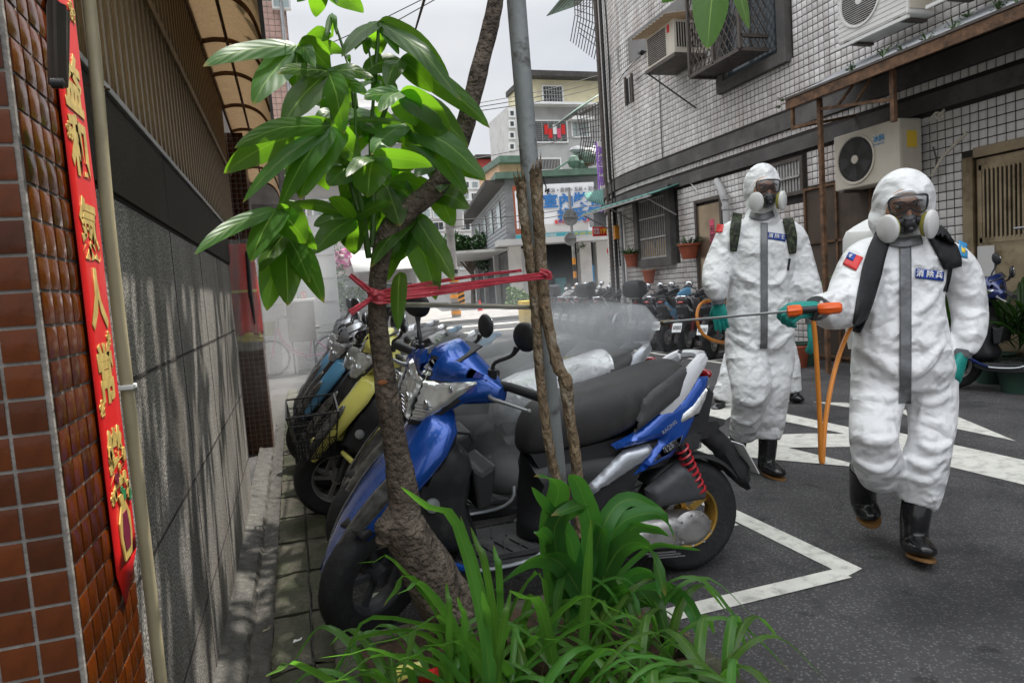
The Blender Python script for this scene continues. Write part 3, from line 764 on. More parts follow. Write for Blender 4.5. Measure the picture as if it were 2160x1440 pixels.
s = MB(); s.bar((x0,y1,z0-.05),(XR-.02,y1-.55,z0-.75),.025); obj('strut', s, MATS['black_metal'], bx, smooth=False)
s = MB(); s.box((x0-.004,y0+.12,z1-.16),(x0-.001,y0+.19,z1-.04)); obj('red_sticker', s, MATS['red_print'], bx, smooth=False)
# little security lamps and wall cables
for i, (px, py) in enumerate(((1362,112),(1382,101))):
    p = rwall(px, py); lm = thing('security_camera', ('small black' if i == 0 else 'small white')+' camera on the grey strip left of the box air conditioner', 'camera', p)
    s = MB(); s.lathe([(.001,-.05),(.035,-.05),(.045,.05),(.001,.07)], Matrix.Translation(p+Vector((-.1,0,0))) @ Matrix.Rotation(1.9,4,'X'), 12); obj('housing', s, MATS['black_metal' if i == 0 else 'white_paint'], lm)
    s = MB(); s.bar(p+Vector((0,0,.03)), p+Vector((-.1,0,.0)), .02); obj('arm', s, MATS['black_metal'], lm, smooth=False)
s = MB(); vs = []
s.box((XR-.012,9.3,5.3),(XR-.0095,YC,5.78)) 
n = 10; pts = [(XR+RC-(RC+.011)*cos(pi/2*k/n*.5), YC+(RC+.011)*sin(pi/2*k/n*.5)) for k in range(n+1)]; q = [(XR+RC-(RC-.05)*cos(pi/2*k/n*.5), YC+(RC-.05)*sin(pi/2*k/n*.5)) for k in range(n+1)]
s.prism(pts+q[::-1], 5.3, 5.78)
obj('grey_string_course', s, MATS['grey_tile'], rb, smooth=False)
for i, pts in enumerate(([(1340,172),(1385,133),(1408,112),(1440,85),(1412,95)], [(1386,108),(1384,140),(1390,160),(1393,230),(1396,300),(1398,335)], [(1300,180),(1320,150),(1362,110),(1440,50)], [(1472,405),(1455,385),(1440,376),(1415,377)])):
    s = MB(); s.tube([rwall(px,py,XR-.03) for px,py in pts], .008, 5, smoothpath=4)
    tag(obj('wall_cable', s, MATS['cable_black' if i < 3 else 'white_paint']), ['thin black cable drooping from the air conditioner box to the narrow window','black cable running down the tiled wall left of the box air conditioner','black cable following the edge of the grey tile strip','white cable end hanging below the small green awning'][i], 'cable')
# steel entrance door with pink paper strip
dr = thing('steel_door', 'dented stainless steel side door with pink paper strip', 'door', (XR,9.6,0))
y0,y1 = 9.3,9.95
s = MB(); s.box((XR-.02,y0,0),(XR+.01,y1,2.33)); obj('door_leaf', s, M('steel_door', (.36,.29,.21), .28, metal=.75, var=.35, vs=1.6, bump=.5, bs=2.5), dr, smooth=False)
s = MB(); s.box((XR-.05,y0-.06,0),(XR+.01,y0,2.38)); s.box((XR-.05,y1,0),(XR+.01,y1+.05,2.38)); s.box((XR-.05,y0-.06,2.38),(XR+.01,y1+.05,2.43)); obj('door_frame', s, MATS['bracket_metal'], dr, smooth=False)
p0 = rwall(1497,478,XR-.024); s = MB(); s.box((XR-.026,p0.y-.12,1.35),(XR-.021,p0.y,2.08)); pk = obj('pink_strip', s, MATS['pink_paper'], dr, smooth=False)
text('天\n官\n賜\n福', .13, MATS['black_print'], frame((XR-.0275,p0.y-.06,1.72),(0,-1,0),(0,0,1)), dr, 'strip_lettering', bold=.002)
# downpipe beside it
dp = thing('downpipe', 'grey downpipe with bent elbow right of the steel door', 'pipe', (XR,9.1,0))
s = MB(); s.tube([rwall(1512,382,XR-.03), rwall(1522,402,XR-.12), Vector((XR-.12,9.02,2.25)), Vector((XR-.12,9.02,0))], .055, 12); obj('pipe', s, MATS['grey_wall'], dp)
for z in (2.35,2.2): s = MB(); s.lathe([(.055,-.03),(.066,-.03),(.066,.03),(.055,.03)], Matrix.Translation((XR-.12,9.02,z)), 14); obj('collar', s, MATS['grey_wall'], dp)
# brass door on the right
bd = thing('brass_door', 'weathered brass coloured door with vertical bars at the right edge', 'door', (XR,4.3,0))
y0,y1 = 3.3,5.2
s = MB(); s.box((XR-.03,y0,0),(XR+.01,y1-.12,2.15)); obj('door_leaf', s, MATS['brass_door'], bd, smooth=False, bevel=.004)
s = MB(); s.box((XR-.07,y1-.11,0),(XR+.01,y1,2.18)); s.box((XR-.07,y0,2.16),(XR+.01,y1-.115,2.26)); obj('door_frame', s, MATS['brass_door'], bd, smooth=False, bevel=.006)
s = MB(); s.box((XR-.05,y1-.52+.0,1.38),(XR-.033,y1-.2,2.03)); obj('opening', s, MATS['interior_dark'], bd, smooth=False)
s = MB(); s.box((XR-.05,y1-1.0,1.38),(XR-.033,y1-.54,2.03)); obj('opening', s, MATS['interior_dark'], bd, smooth=False)
for k in range(19):
    s = MB(); yy = y1-.22-k*.042; s.bar((XR-.06,yy,1.36),(XR-.06,yy,2.05),.02); obj('bar', s, MATS['brass_door'], bd, smooth=False)
for (a, c, z0, z1) in ((y1-1.05,y1-.17,2.03,2.08),(y1-1.05,y1-.17,1.33,1.38),(y1-.2,y1-.16,1.33,2.08),(y1-1.09,y1-1.05,.3,2.1)):
    s = MB(); s.box((XR-.065,a,z0),(XR-.031,c,z1)); obj('door_trim', s, MATS['brass_door'], bd, smooth=False)
hd = at_x(2140,482,XR-.1); s = MB(); s.tube([hd, hd+Vector((-.03,-.02,0)), hd+Vector((-.03,-.14,0)), hd+Vector((0,-.16,0))], .012, 8); obj('handle', s, MATS['grey_metal'], bd)
s = MB(); s.box((XR-.045,4.9,1.0),(XR-.031,5.07,1.3)); obj('notice_sheet', s, MATS['pale_wall'], bd, smooth=False)
# brown metal screen gate
sg = thing('sheet_metal_gate', 'rusty brown sheet metal gate panel behind the two workers', 'gate', (XR-.1,6.85,0))
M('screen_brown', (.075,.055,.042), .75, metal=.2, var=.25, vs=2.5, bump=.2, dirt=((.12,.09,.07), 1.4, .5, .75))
s = MB(); s.box((XR-.10,6.25,0),(XR-.07,7.36,2.2)); obj('panel', s, MATS['screen_brown'], sg, smooth=False)
for z in (2.19,1.5,.75,.05): s = MB(); s.box((XR-.125,6.25,z),(XR-.101,7.36,z+.03)); obj('rail', s, MATS['rusty_metal'], sg, smooth=False)
for y in (6.28,6.8,7.33): s = MB(); s.box((XR-.125,y,0),(XR-.1015,y+.03,2.19)); obj('stile', s, MATS['rusty_metal'], sg, smooth=False)

# sloping concrete canopy
cn = thing('entrance_canopy', 'long sloping concrete entrance canopy with rusty edge and weeds on top', 'canopy', (6,4.5,3))
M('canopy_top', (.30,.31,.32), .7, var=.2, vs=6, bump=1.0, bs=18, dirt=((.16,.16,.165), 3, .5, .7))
def cslab(x): return 3.05+(x-5.6)*.46
ya, yb = 1.2, 6.6
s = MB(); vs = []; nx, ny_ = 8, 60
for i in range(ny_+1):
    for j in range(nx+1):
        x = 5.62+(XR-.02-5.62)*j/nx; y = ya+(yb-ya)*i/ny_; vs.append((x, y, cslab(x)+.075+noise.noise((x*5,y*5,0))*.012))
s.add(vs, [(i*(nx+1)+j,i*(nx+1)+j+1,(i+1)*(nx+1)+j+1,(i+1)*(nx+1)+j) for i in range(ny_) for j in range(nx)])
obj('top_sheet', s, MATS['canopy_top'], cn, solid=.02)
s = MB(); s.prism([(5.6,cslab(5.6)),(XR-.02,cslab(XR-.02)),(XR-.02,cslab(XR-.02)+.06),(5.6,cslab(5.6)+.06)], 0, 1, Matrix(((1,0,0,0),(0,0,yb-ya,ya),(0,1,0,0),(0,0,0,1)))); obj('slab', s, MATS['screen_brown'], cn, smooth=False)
s = MB(); s.box((5.565,ya,3.02),(5.6,yb+.02,3.12)); obj('edge_beam', s, MATS['rusty_metal'], cn, smooth=False)
s = MB(); s.box((5.555,ya,3.125),(5.60,yb+.02,3.15)); obj('drip_flashing', s, MATS['bracket_metal'], cn, smooth=False)
for (a, c, w_) in (((5.6,6.55,2.78),(5.6,6.55,3.03),.035),((5.6,6.55,2.80),(5.68,6.22,2.80),.035),((5.68,6.22,0),(5.68,6.22,3.04),.045),((5.68,5.26,2.55),(5.68,5.26,3.04),.045),
                   ((5.68,6.25,2.93),(5.68,5.28,2.77),.03),((5.68,5.95,2.9),(5.68,5.75,3.04),.022),((5.68,5.72,2.86),(5.68,5.52,3.04),.022),((5.62,6.55,2.8),(6.5,6.55,2.95),.03)):
    s = MB(); s.bar(a, c, w_); obj('steel_support', s, MATS['rusty_metal'], cn, smooth=False)
s = MB(); s.lathe([(.001,0),(.05,0),(.06,.03),(.04,.06),(.001,.065)], Matrix.Translation((5.9,4.0,3.13))); tag(obj('ceiling_lamp', s, MATS['white_paint']), 'small round white lamp under the canopy', 'lamp')
rr = random.Random(12)
def weed(p, h, n, name='weed', lab='', m='leaf_small', cat='weed', parent=None, spread=1.0, lw=.012):
    s = MB()
    for k in range(n):
        a = rr.uniform(0,2*pi); l = h*rr.uniform(.5,1); tip = Vector(p)+Vector((cos(a)*l*.7*spread, sin(a)*l*.7*spread, l*rr.uniform(.3,1)))
        q = Vector(p).lerp(tip,.5)+Vector((0,0,l*.12)); sd_ = Vector((-sin(a),cos(a),rr.uniform(-.4,.4)))
        s.ribbon([p, q, tip], [.002, lw, .001], sd_)
        for t in (.6,.8,1.0):
            c = Vector(p).lerp(tip,t); b_ = rr.uniform(0,6.28); e = c+Vector((cos(b_),sin(b_),.3))*lw*2.2
            s.ribbon([c, c.lerp(e,.5), e], [.001, lw*1.1, .001], (-sin(b_),cos(b_),.2))
    if parent is None: return tag(obj(name, s, MATS[m]), lab, cat)
    return obj(name, s, MATS[m], parent)
wl = ['weed tuft at the far tip of the canopy','small weed growing on the canopy edge left of the black post','tall leafy weed clump on the canopy below the white air conditioner','low weed tuft just right of the tall clump on the canopy','weed growing in the middle of the canopy edge','bushy weed on the canopy right of its middle','thin weed with yellow tips on the canopy by the cable','sprawling weed at the upper right of the canopy','weed at the right frame edge on top of canopy']
for (px, py, h), lb_ in zip(((1652,215,.08),(1795,152,.1),(1862,122,.17),(1905,112,.1),(1955,92,.12),(2010,66,.14),(2040,38,.06),(2105,25,.12),(2145,8,.16)), wl):
    weed(at_x(px,py,5.64), h, 16, lab=lb_+'')
weed(at_x(1643,230,5.6), .07, 12, lab='weed hanging under the outer tip of the canopy')

# air conditioner condensers
def condenser(y0, y1, z0, z1, x0, x1, m, label, logo, grilled=True, fan_y=None):
    t = thing('air_conditioner', label, 'air conditioner', (x0,(y0+y1)/2,z0))
    s = MB(); s.box((x0,y0,z0),(x1,y1,z1)); obj('casing', s, m, t, smooth=False, bevel=.015)
    R_ = min((y1-y0)*.28,(z1-z0)*.42); fy = y1-R_*1.25; fz = (z0+z1)/2
    T = Matrix.Translation((x0,fy,fz)) @ Matrix.Rotation(-pi/2,4,'Y')
    s = MB(); s.lathe([(R_*.96,.004),(R_,.014),(R_*1.08,.014),(R_*1.08,-.002)], T, 40); obj('fan_ring', s, m, t)
    s = MB(); s.lathe([(.001,.0045),(R_*.96,.0045)], T, 40); obj('fan_opening', s, M('fan_recess', (.035,.033,.03), .7), t)
    s = MB()
    for k in range(5):
        a = k*2*pi/5; pts = [(R_*.15*cos(a),R_*.15*sin(a)),(R_*.85*cos(a+.1),R_*.85*sin(a+.1)),(R_*.9*cos(a+.7),R_*.9*sin(a+.7)),(R_*.2*cos(a+.9),R_*.2*sin(a+.9))]
        s.prism(pts, .006, .008, T)
    obj('fan_blades', s, M('fan_grey', (.06,.058,.055), .6), t)
    s = MB(); s.lathe([(.001,.020),(R_*.18,.018),(R_*.2,.008)], T, 16); obj('fan_hub', s, m, t)
    s = MB()
    if grilled:
        n = int(R_*2/.022)
        for k in range(n):
            z = -R_*.95+k*.022; hw = sqrt(max(0,(R_*.97)**2-z*z)); s.bar((x0-.014,fy-hw,fz+z),(x0-.014,fy+hw,fz+z),.0035)
    else:
        for k in range(40):
            a = 2*pi*k/40; s.bar((x0-.014,fy+R_*.15*cos(a),fz+R_*.15*sin(a)),(x0-.010,fy+R_*.98*cos(a),fz+R_*.98*sin(a)),.0025)
        for q in (.35,.55,.75,.9):
            s.tube([(x0-.013,fy+R_*q*cos(2*pi*k/32),fz+R_*q*sin(2*pi*k/32)) for k in range(33)], .002, 4, cap=False)
    obj('fan_guard', s, MATS['ac_white'] if grilled else MATS['fan_grey'], t)
    s = MB()
    if grilled:
        for k in range(int((z1-z0)/.05)): s.box((x0-.003,y0+.02,z0+.02+k*.05),(x0-.001,y1-.01,z0+.024+k*.05))
        obj('panel_grooves', s, M('ac_groove', (.4,.39,.36), .6), t, smooth=False)
    s = MB(); s.box((x0+.02,y0-.006,z0+.05),(x0+(x1-x0)*.9,y0-.001,z1-.1)); obj('side_panel', s, MATS['ac_cream'], t, smooth=False, bevel=.004)
    for zz in (z0-.03,):
        for yy in (y0+.12,y1-.12): s = MB(); s.box((x0-.02,yy-.03,zz),(x1,yy+.03,zz+.028)); obj('foot_rail', s, MATS['bracket_metal'], t, smooth=False)
    return t
a1 = condenser(5.6,6.5,2.06,2.68,XR-.42,XR-.12,MATS['ac_cream'],'cream air conditioner with blue logo on the wall above the gate','',False)
T = frame((XR-.4235,5.86,2.52),(0,-1,0),(0,0,1))
text('L', .13, MATS['blue_print'], T @ Matrix.Translation((-.14,0,0)), a1, 'logo', bold=.002)
text('冰點', .075, MATS['blue_print'], T @ Matrix.Translation((.0,.005,0)), a1, 'logo', bold=.002)
text('BD AIRCON', .026, MATS['blue_print'], T @ Matrix.Translation((.0,-.05,0)), a1, 'logo')
s = MB(); s.box((XR-.33,5.589,2.38),(XR-.2,5.593,2.55)); obj('warning_sticker', s, MATS['yellow_print'], a1, smooth=False)
for k, pts in enumerate(([(1965,372),(1990,330),(2030,290),(2040,280)], [(1960,380),(1972,360),(1975,335),(1968,310)])):
    s = MB(); s.tube([at_x(px,py,XR-.1) for px,py in pts], .016 if k == 0 else .008, 7, smoothpath=4); tag(obj('refrigerant_hose', s, MATS['ac_cream' if k == 0 else 'bracket_metal']), ['pale insulated hose rising right of the logo air conditioner','thin dark hose at the side of the logo air conditioner'][k], 'hose')
s = MB(); s.tube([at_x(1960,255,XR-.2),at_x(1975,238,XR-.2),at_x(1990,245,XR-.2),at_x(1975,250,XR-.2),at_x(1992,232,XR-.2)], .012, 6, smoothpath=4); tag(obj('coiled_hose', s, MATS['ac_cream']), 'tangled pale hose on top of the logo air conditioner', 'hose')
a2 = condenser(5.35,6.25,3.62,4.35,XR-.55,XR-.2,MATS['ac_white'],'white air conditioner with blue sticker standing on the canopy','',True)
s = MB(); s.box((XR-.556,5.46,4.16),(XR-.552,5.6,4.26)); obj('blue_sticker', s, MATS['blue_print'], a2, smooth=False)
s = MB(); s.box((XR-.556,5.46,4.1),(XR-.552,5.57,4.14)); obj('green_sticker', s, MATS['teal'], a2, smooth=False)
a3 = condenser(4.2,5.08,3.62,4.4,XR-.55,XR-.2,MATS['ac_white'],'second white air conditioner cut off by the upper right frame corner','',True)
s = MB(); s.bar((XR-.6,5.3,3.57),(XR-.6,6.3,3.57),.03); s.bar((XR-.6,4.2,3.57),(XR-.6,5.1,3.57),.03); tag(obj('condenser_rail', s, MATS['ac_white'], smooth=False), 'white steel rail under the canopy air conditioners', 'rail')

# pots hung on the wall
def pot(px, py, r, label, plant='leaf_small', h=.25, x=XR-.18, n=60):
    p = at_x(px, py, x); t = thing('hanging_flower_pot', label, 'flower pot', p)
    s = MB(); s.lathe([(.001,-.14),(r*.65,-.14),(r,.08),(r*1.12,.08),(r*1.12,.11),(r*.95,.11),(r*.9,.07),(.001,.07)], Matrix.Translation(p), 24); obj('pot', s, MATS['terracotta'], t)
    if n:
        s = MB()
        for k in range(n):
            a = rr.uniform(0,2*pi); l = h*rr.uniform(.4,1.1); q = p+Vector((cos(a)*r*rr.uniform(0,.8),sin(a)*r*rr.uniform(0,.8),.08)); e = q+Vector((cos(a)*l*.7,sin(a)*l*.7,l*rr.uniform(.1,.9)))
            s.ribbon([q, q.lerp(e,.5)+Vector((0,0,.03)), e], [.004,.03,.002], (-sin(a),cos(a),rr.uniform(-.5,.5)))
            for u in (.4,.7,.9):
                c = q.lerp(e,u); b_ = rr.uniform(0,6.28); f_ = c+Vector((cos(b_),sin(b_),rr.uniform(-.3,.5)))*.05; s.ribbon([c,c.lerp(f_,.5),f_],[.002,.028,.002],(-sin(b_),cos(b_),.1))
        obj('plant', s, MATS[plant], t)
    s = MB(); s.tube([p+Vector((.1,0,.08)), Vector((XR,p.y,p.z+.1))], .008, 5); obj('hook', s, MATS['black_metal'], t)
pot(1333,548,.15,'terracotta hanging pot of leafy green plant left of the barred window', n=90)
pot(1453,528,.17,'terracotta hanging bowl with sparse plant right of the barred window','leaf_dark',.22, n=40)
pot(1369,582,.12,'small empty terracotta pot on the wall under the barred window', n=0)

# small green awning over barred window
ga = thing('corrugated_awning', 'small corrugated green awning over the barred window', 'awning', (XR,11.3,2.9))
s = MB(); vs = []; n = 48
for i in range(n+1):
    y = 10.4+2.9*i/n; dz = .016*sin(i*1.6); vs += [(XR-.62,y,2.62+dz),(XR+.02,y,2.80+dz)]
s.add(vs, [(2*i,2*i+1,2*i+3,2*i+2) for i in range(n)]); obj('sheet', s, MATS['green_awning'], ga, solid=.008)
s = MB(); s.bar((XR-.62,10.4,2.60),(XR-.62,13.3,2.60),.03); obj('front_rail', s, MATS['stone_trim'], ga, smooth=False)
for y in (10.6,12.0,13.2): s = MB(); s.bar((XR-.6,y,2.59),(XR-.02,y-.0,2.28),.022); obj('stay', s, MATS['stone_trim'], ga, smooth=False)
# service pipes and cables at the rounded corner
pcs = [('black drain pipe at the rounded corner, nearest the white tiles',1299,.035,'cable_black',13.2),('dark iron pipe beside the black drain pipe at the corner',1289,.045,'bracket_metal',13.6),('slim grey pipe on the corner right of the black ones',1312,.035,'grey_metal',12.7),('thin grey conduit right of the slim grey pipe at the corner',1318,.02,'white_paint',12.5)]
for lab, px, r_, m, yy in pcs:
    p = at_y(px, 520, yy); s = MB(); s.tube([(p.x,p.y,0),(p.x,p.y,3.2),(p.x-.04,p.y,3.35),(p.x-.04,p.y,11)] if r_ > .03 and px < 1305 else [(p.x,p.y,0),(p.x,p.y,2.6)], r_, 10)
    tag(obj('service_pipe', s, MATS[m]), lab, 'pipe')
for k in range(3):
    p = at_y(1292+k*7, 300, 13.0); s = MB(); s.tube([(p.x+.02*sin(z*1.3+k),p.y,z) for z in [1.5+.7*i for i in range(14)]], .014, 5, smoothpath=2)
    tag(obj('hanging_cable', s, MATS['cable_black']), ['leftmost','middle','rightmost'][k]+' of three black cables hanging down the rounded corner', 'cable')
p = at_y(1301,492,13.0); s = MB(); s.box((p.x-.06,p.y-.05,p.z-.12),(p.x+.05,p.y+.05,p.z+.16)); tag(obj('junction_box', s, MATS['orange_print'], smooth=False, bevel=.01), 'yellow orange box fixed to the corner pipes', 'junction box')
# ============================================================ far buildings across the side street
def wallbox(name, m, par, y, x0px, x1px, ytop, zbot=0.0, depth=6.0, ref=None):
    yr = ref or ytop
    a, c = at_y(x0px, yr, y), at_y(x1px, yr, y); zt = (a.z+c.z)/2
    s = MB(); s.box((a.x, y, zbot), (c.x, y+depth, zt)); return obj(name, s, MATS[m], par, smooth=False), a.x, c.x, zt
def pxwin(par, y, x0, y0, x1, y1, frame_m='white_paint', pane_m='glass_dark', bars=0, hb=0, dep=.12):
    a, c = at_y(x0, y1, y), at_y(x1, y0, y); k = y/40.0; fw = .09*k
    s = MB()
    s.box((a.x-fw,y-dep,a.z-fw),(c.x+fw,y+.02,a.z)); s.box((a.x-fw,y-dep,c.z),(c.x+fw,y+.02,c.z+fw)); s.box((a.x-fw,y-dep,a.z+.001),(a.x,y+.02,c.z-.001)); s.box((c.x,y-dep,a.z+.001),(c.x+fw,y+.02,c.z-.001))
    f = obj('window', s, MATS[frame_m], par, smooth=False)
    s = MB(); s.box((a.x,y-.03,a.z),(c.x,y+.01,c.z)); obj('pane', s, MATS[pane_m], f, smooth=False)
    if bars or hb:
        s = MB()
        for i in range(1, bars+1): x = a.x+(c.x-a.x)*i/(bars+1); s.bar((x,y-dep,a.z),(x,y-dep,c.z),.045*k)
        for i in range(1, hb+1): z = a.z+(c.z-a.z)*i/(hb+1); s.bar((a.x,y-dep-.03,z),(c.x,y-dep-.03,z),.035*k)
        obj('window_bars', s, MATS['stone_trim'], f, smooth=False, kind='stuff')
    return f
# cream and grey apartment block
Y = 62.0
ap = thing('apartment_block', 'apartment block with cream top floor above grey floors and laundry behind bars', 'building', at_y(1200,600,Y))
_, xa, xb, zt = wallbox('wall', 'cream_wall', ap, Y, 1112, 1300, 170, zbot=at_y(1200,224,Y).z)
wallbox('wall', 'grey_wall', ap, Y+.02, 1108, 1300, 226)
a = at_y(1115,168,Y-1.0); c = at_y(1290,150,Y-1.0)
s = MB(); s.box((a.x,Y-1.2,zt),(c.x,Y+6,zt+.5)); obj('roof', s, MATS['roof_dark'], ap, smooth=False)
s = MB(); s.box((a.x,Y-1.1,at_y(1200,224,Y).z-.12),(c.x,Y,at_y(1200,224,Y).z+.1)); obj('ledge', s, MATS['white_paint'], ap, smooth=False)
pxwin(ap, Y, 1147, 184, 1184, 219, bars=6, hb=3)
f = pxwin(ap, Y, 1131, 257, 1193, 299, bars=4, hb=9)
for k in range(5):
    p = at_y(1152+k*9, 272+(k%2)*8, Y-.25); s = MB(); s.box((p.x-.18,Y-.25,p.z-.5),(p.x+.2,Y-.2,p.z+.4)); obj('laundry', s, MATS[['red_cloth','red_cloth','white_paint','pink_paper','red_cloth'][k]], f, smooth=False)
pxwin(ap, Y, 1208, 258, 1240, 288, pane_m='glass_pale', bars=3, hb=1)
s = MB(); p = at_y(1203,254,Y-.6); s.box((p.x,Y-1,p.z),(at_y(1244,254,Y).x,Y,p.z+.35)); obj('window_hood', s, MATS['white_paint'], ap, smooth=False)
f = pxwin(ap, Y, 1134, 336, 1180, 358, bars=14, pane_m='interior_dark')
tw_ = thing('stair_tower', 'narrow grey stair tower with a column of small windows left of the apartment block', 'building', at_y(1090,600,Y-2))
wallbox('wall', 'pale_wall', tw_, Y-2, 1069, 1116, 226)
for yy in (240,262,286,310): pxwin(tw_, Y-2, 1076, yy-5, 1083, yy+5)
for yy in (235,268,300): pxwin(tw_, Y-2, 1095, yy-5, 1106, yy+4, pane_m='glass_pale')
wr = thing('junk_on_roof', 'heap of tarpaulin and rusty scrap under a lean-to on the sign building roof', 'scrap heap', at_y(1230,340,46))
rr = random.Random(8)
for k in range(14):
    p = at_y(1205+rr.uniform(0,60), 350-rr.uniform(0,35), 44+rr.uniform(0,3)); s = MB(); s.ell(p, (rr.uniform(.3,.8),rr.uniform(.3,.8),rr.uniform(.2,.5)), seg=7, rings=4); obj('bundle', s, MATS[rr.choice(['pale_wall','canopy_top','rusty_metal','green_sheet'])], wr, smooth=False)
s = MB(); s.bar(at_y(1150,372,44), at_y(1228,322,44), .35, .12); obj('lean_to_beam', s, MATS['green_sheet'], wr, smooth=False)

# sign building, turned a little
d1 = ray(868, 608); d1.z = 0; d1.normalize(); d2 = Vector((d1.y, -d1.x, 0))
C0 = at_d(1072, 508, 40.0); C0.z = 0
def on(px, py, k=0.0):       # pixel onto facade plane of the sign building (k metres in front)
    r = ray(px, py); o = C0-d1*k; t = (o-CAM).dot(d1)/r.dot(d1); return CAM+r*t
def ons(px, py):             # pixel onto its side wall
    r = ray(px, py); t = (C0-CAM).dot(d2)/r.dot(d2); return CAM+r*t
def obox(par, nm, m, s0, s1, t0, t1, z0, z1, kind=None):   # s along d2, t along d1 from C0
    b_ = MB(); q = [C0+d2*s+d1*t for s,t in ((s0,t0),(s1,t0),(s1,t1),(s0,t1))]
    b_.add([(p.x,p.y,z) for z in (z0,z1) for p in q], [(3,2,1,0),(4,5,6,7),(0,1,5,4),(1,2,6,5),(2,3,7,6),(3,0,4,7)]); return obj(nm, b_, MATS[m], par, smooth=False, kind=kind)
def S(px, py): return (on(px,py)-C0).dot(d2)
sb = thing('sign_building', 'two storey shop house with a big blue lettered billboard across its upper floor', 'building', C0)
zt, zb, sR = on(1075,380).z, on(1075,508).z, S(1296,500)
side_len = 22
obox(sb, 'upper_wall', 'clapboard', 0, sR, 0, side_len, zb, zt)
for i in range(14):
    z = zb+(zt-zb)*i/14; obox(sb, 'clapboard_strip', 'clapboard', -.06, 0, 0, side_len, z, z+(zt-zb)/14*.8)
obox(sb, 'cornice', 'green_sheet', -.6, sR, -.8, side_len+.5, zt, zt+.35)
obox(sb, 'side_roof', 'roof_dark', -1.2, -.05, -.5, side_len+.5, zt-.25, zt-.02)
obox(sb, 'porch_roof', 'grey_wall', -.8, sR, -1.6, 0, zb-.35, zb-.02)
obox(sb, 'side_porch_roof', 'grey_wall', -3.2, -.05, 0, side_len, zb-.55, zb-.4)
obox(sb, 'shop_back', 'interior_dark', 0, sR, 5, side_len, 0, zb)
obox(sb, 'shop_floor', 'grout_grey', 0, sR, -1, 5, .02, .12)
for s0 in (0, 4.2, sR-1.2): obox(sb, 'pillar', 'pale_wall', s0, s0+.7, -.2, .6, 0, zb-.36)
obox(sb, 'shop_wall', 'grey_wall', .7, 2.2, -.1, .2, 0, zb-.5)
for k,(s0,t0,h_,m) in enumerate(((2.6,2,1.2,'grey_metal'),(3.3,3,1.6,'teal'),(5.2,3,1.1,'red_print'),(6.2,2.5,1.9,'teal'),(7.3,3,1.4,'grey_wall'),(5.8,4,2.3,'blue_print'))): obox(sb, 'shop_fitting', m, s0, s0+.7, t0, t0+.6, .12, h_)
for t0 in (2,6,10,15):
    obox(sb, 'side_window', 'glass_pale', -.1, -.07, t0, t0+1.6, zb+1.0, zt-1.0); obox(sb, 'side_window_frame', 'bracket_metal', -.12, -.101, t0-.1, t0, zb+.9, zt-.9)
for t0 in (5, 12, 19): obox(sb, 'side_pillar', 'grey_wall', -.3, .3, t0, t0+.6, 0, zb-.56)
obox(sb, 'side_ground_wall', 'dark_plaster', .1, .3, 1, side_len, 0, zb-.56)
# billboard
bbd = thing('billboard', 'wide white billboard with blue Chinese lettering and teal foot strip', 'billboard', on(1160,450,.9))
def bpanel(px0, py0, px1, py1, m, k, nm, dz=0):
    a, c = on(px0, py1, k), on(px1, py0, k); z0, z1 = a.z, c.z
    b_ = MB(); q = [a, Vector((c.x,c.y,0)), Vector((c.x,c.y,0))+d1*.08, Vector((a.x,a.y,0))+d1*.08]
    b_.add([(p.x,p.y,z) for z in (z0,z1) for p in q], [(3,2,1,0),(4,5,6,7),(0,1,5,4),(1,2,6,5),(2,3,7,6),(3,0,4,7)]); return obj(nm, b_, MATS[m], bbd, smooth=False)
A_, B_ = on(1082,503,.9), on(1256,385,.9)
bpanel(1082,503,1256,503,'sign_board',.9,'x') if False else None
zb0, zb1 = on(1085,506,.9).z, on(1085,392,.9).z
def bq(u0, u1, v0, v1, m, k, nm, par=bbd):      # u,v as fraction of billboard
    O = on(1085,450,k); E = on(1256,450,k); W_ = (E-O).dot(d2); b_ = MB()
    q = [O+d2*W_*u0, O+d2*W_*u1, O+d2*W_*u1+d1*.06, O+d2*W_*u0+d1*.06]
    b_.add([(p.x,p.y,zb0+(zb1-zb0)*v) for v in (v0,v1) for p in q], [(3,2,1,0),(4,5,6,7),(0,1,5,4),(1,2,6,5),(2,3,7,6),(3,0,4,7)]); return obj(nm, b_, MATS[m], par, smooth=False)
def bt(t, u, v, sz, m, bold=0, sx=1.0):
    O = on(1085,450,.99); E = on(1256,450,.99); W_ = (E-O).dot(d2); p = O+d2*W_*u; p.z = zb0+(zb1-zb0)*v
    text(t, sz, MATS[m], frame(p, d2, UZ), bbd, 'billboard_lettering', .01, bold, sx)
bq(0,1,0,1,'sign_board',.9,'board'); bq(0,.16,.1,1,'terracotta',.93,'picture_panel')
for k in range(4): bq(.02+.035*k,.045+.035*k,.2,.9,'sign_board',.95,'picture_stripe')
bq(0,1,0,.085,'teal',.94,'foot_strip'); bq(.2,.9,.1,.26,'pale_wall',.93,'picture_floor')
u_ = (zb1-zb0)
bt('室內裝修', .74, .66, u_*.27, 'text_blue', .03, 1.12); bt('找我們', .80, .385, u_*.27, 'text_blue', .03, 1.05)
bt('衛浴 × 廚房 × 系統 × 泥作', .72, .87, u_*.085, 'black_print'); bt('免費估價', .58, .28, u_*.075, 'red_print', .01); bt('歡迎洽詢', .94, .28, u_*.075, 'red_print', .01)
bt('居家裝潢 · 室內設計', .33, .042, u_*.06, 'white_print'); bt('09-2201-300', .84, .045, u_*.07, 'yellow_print')
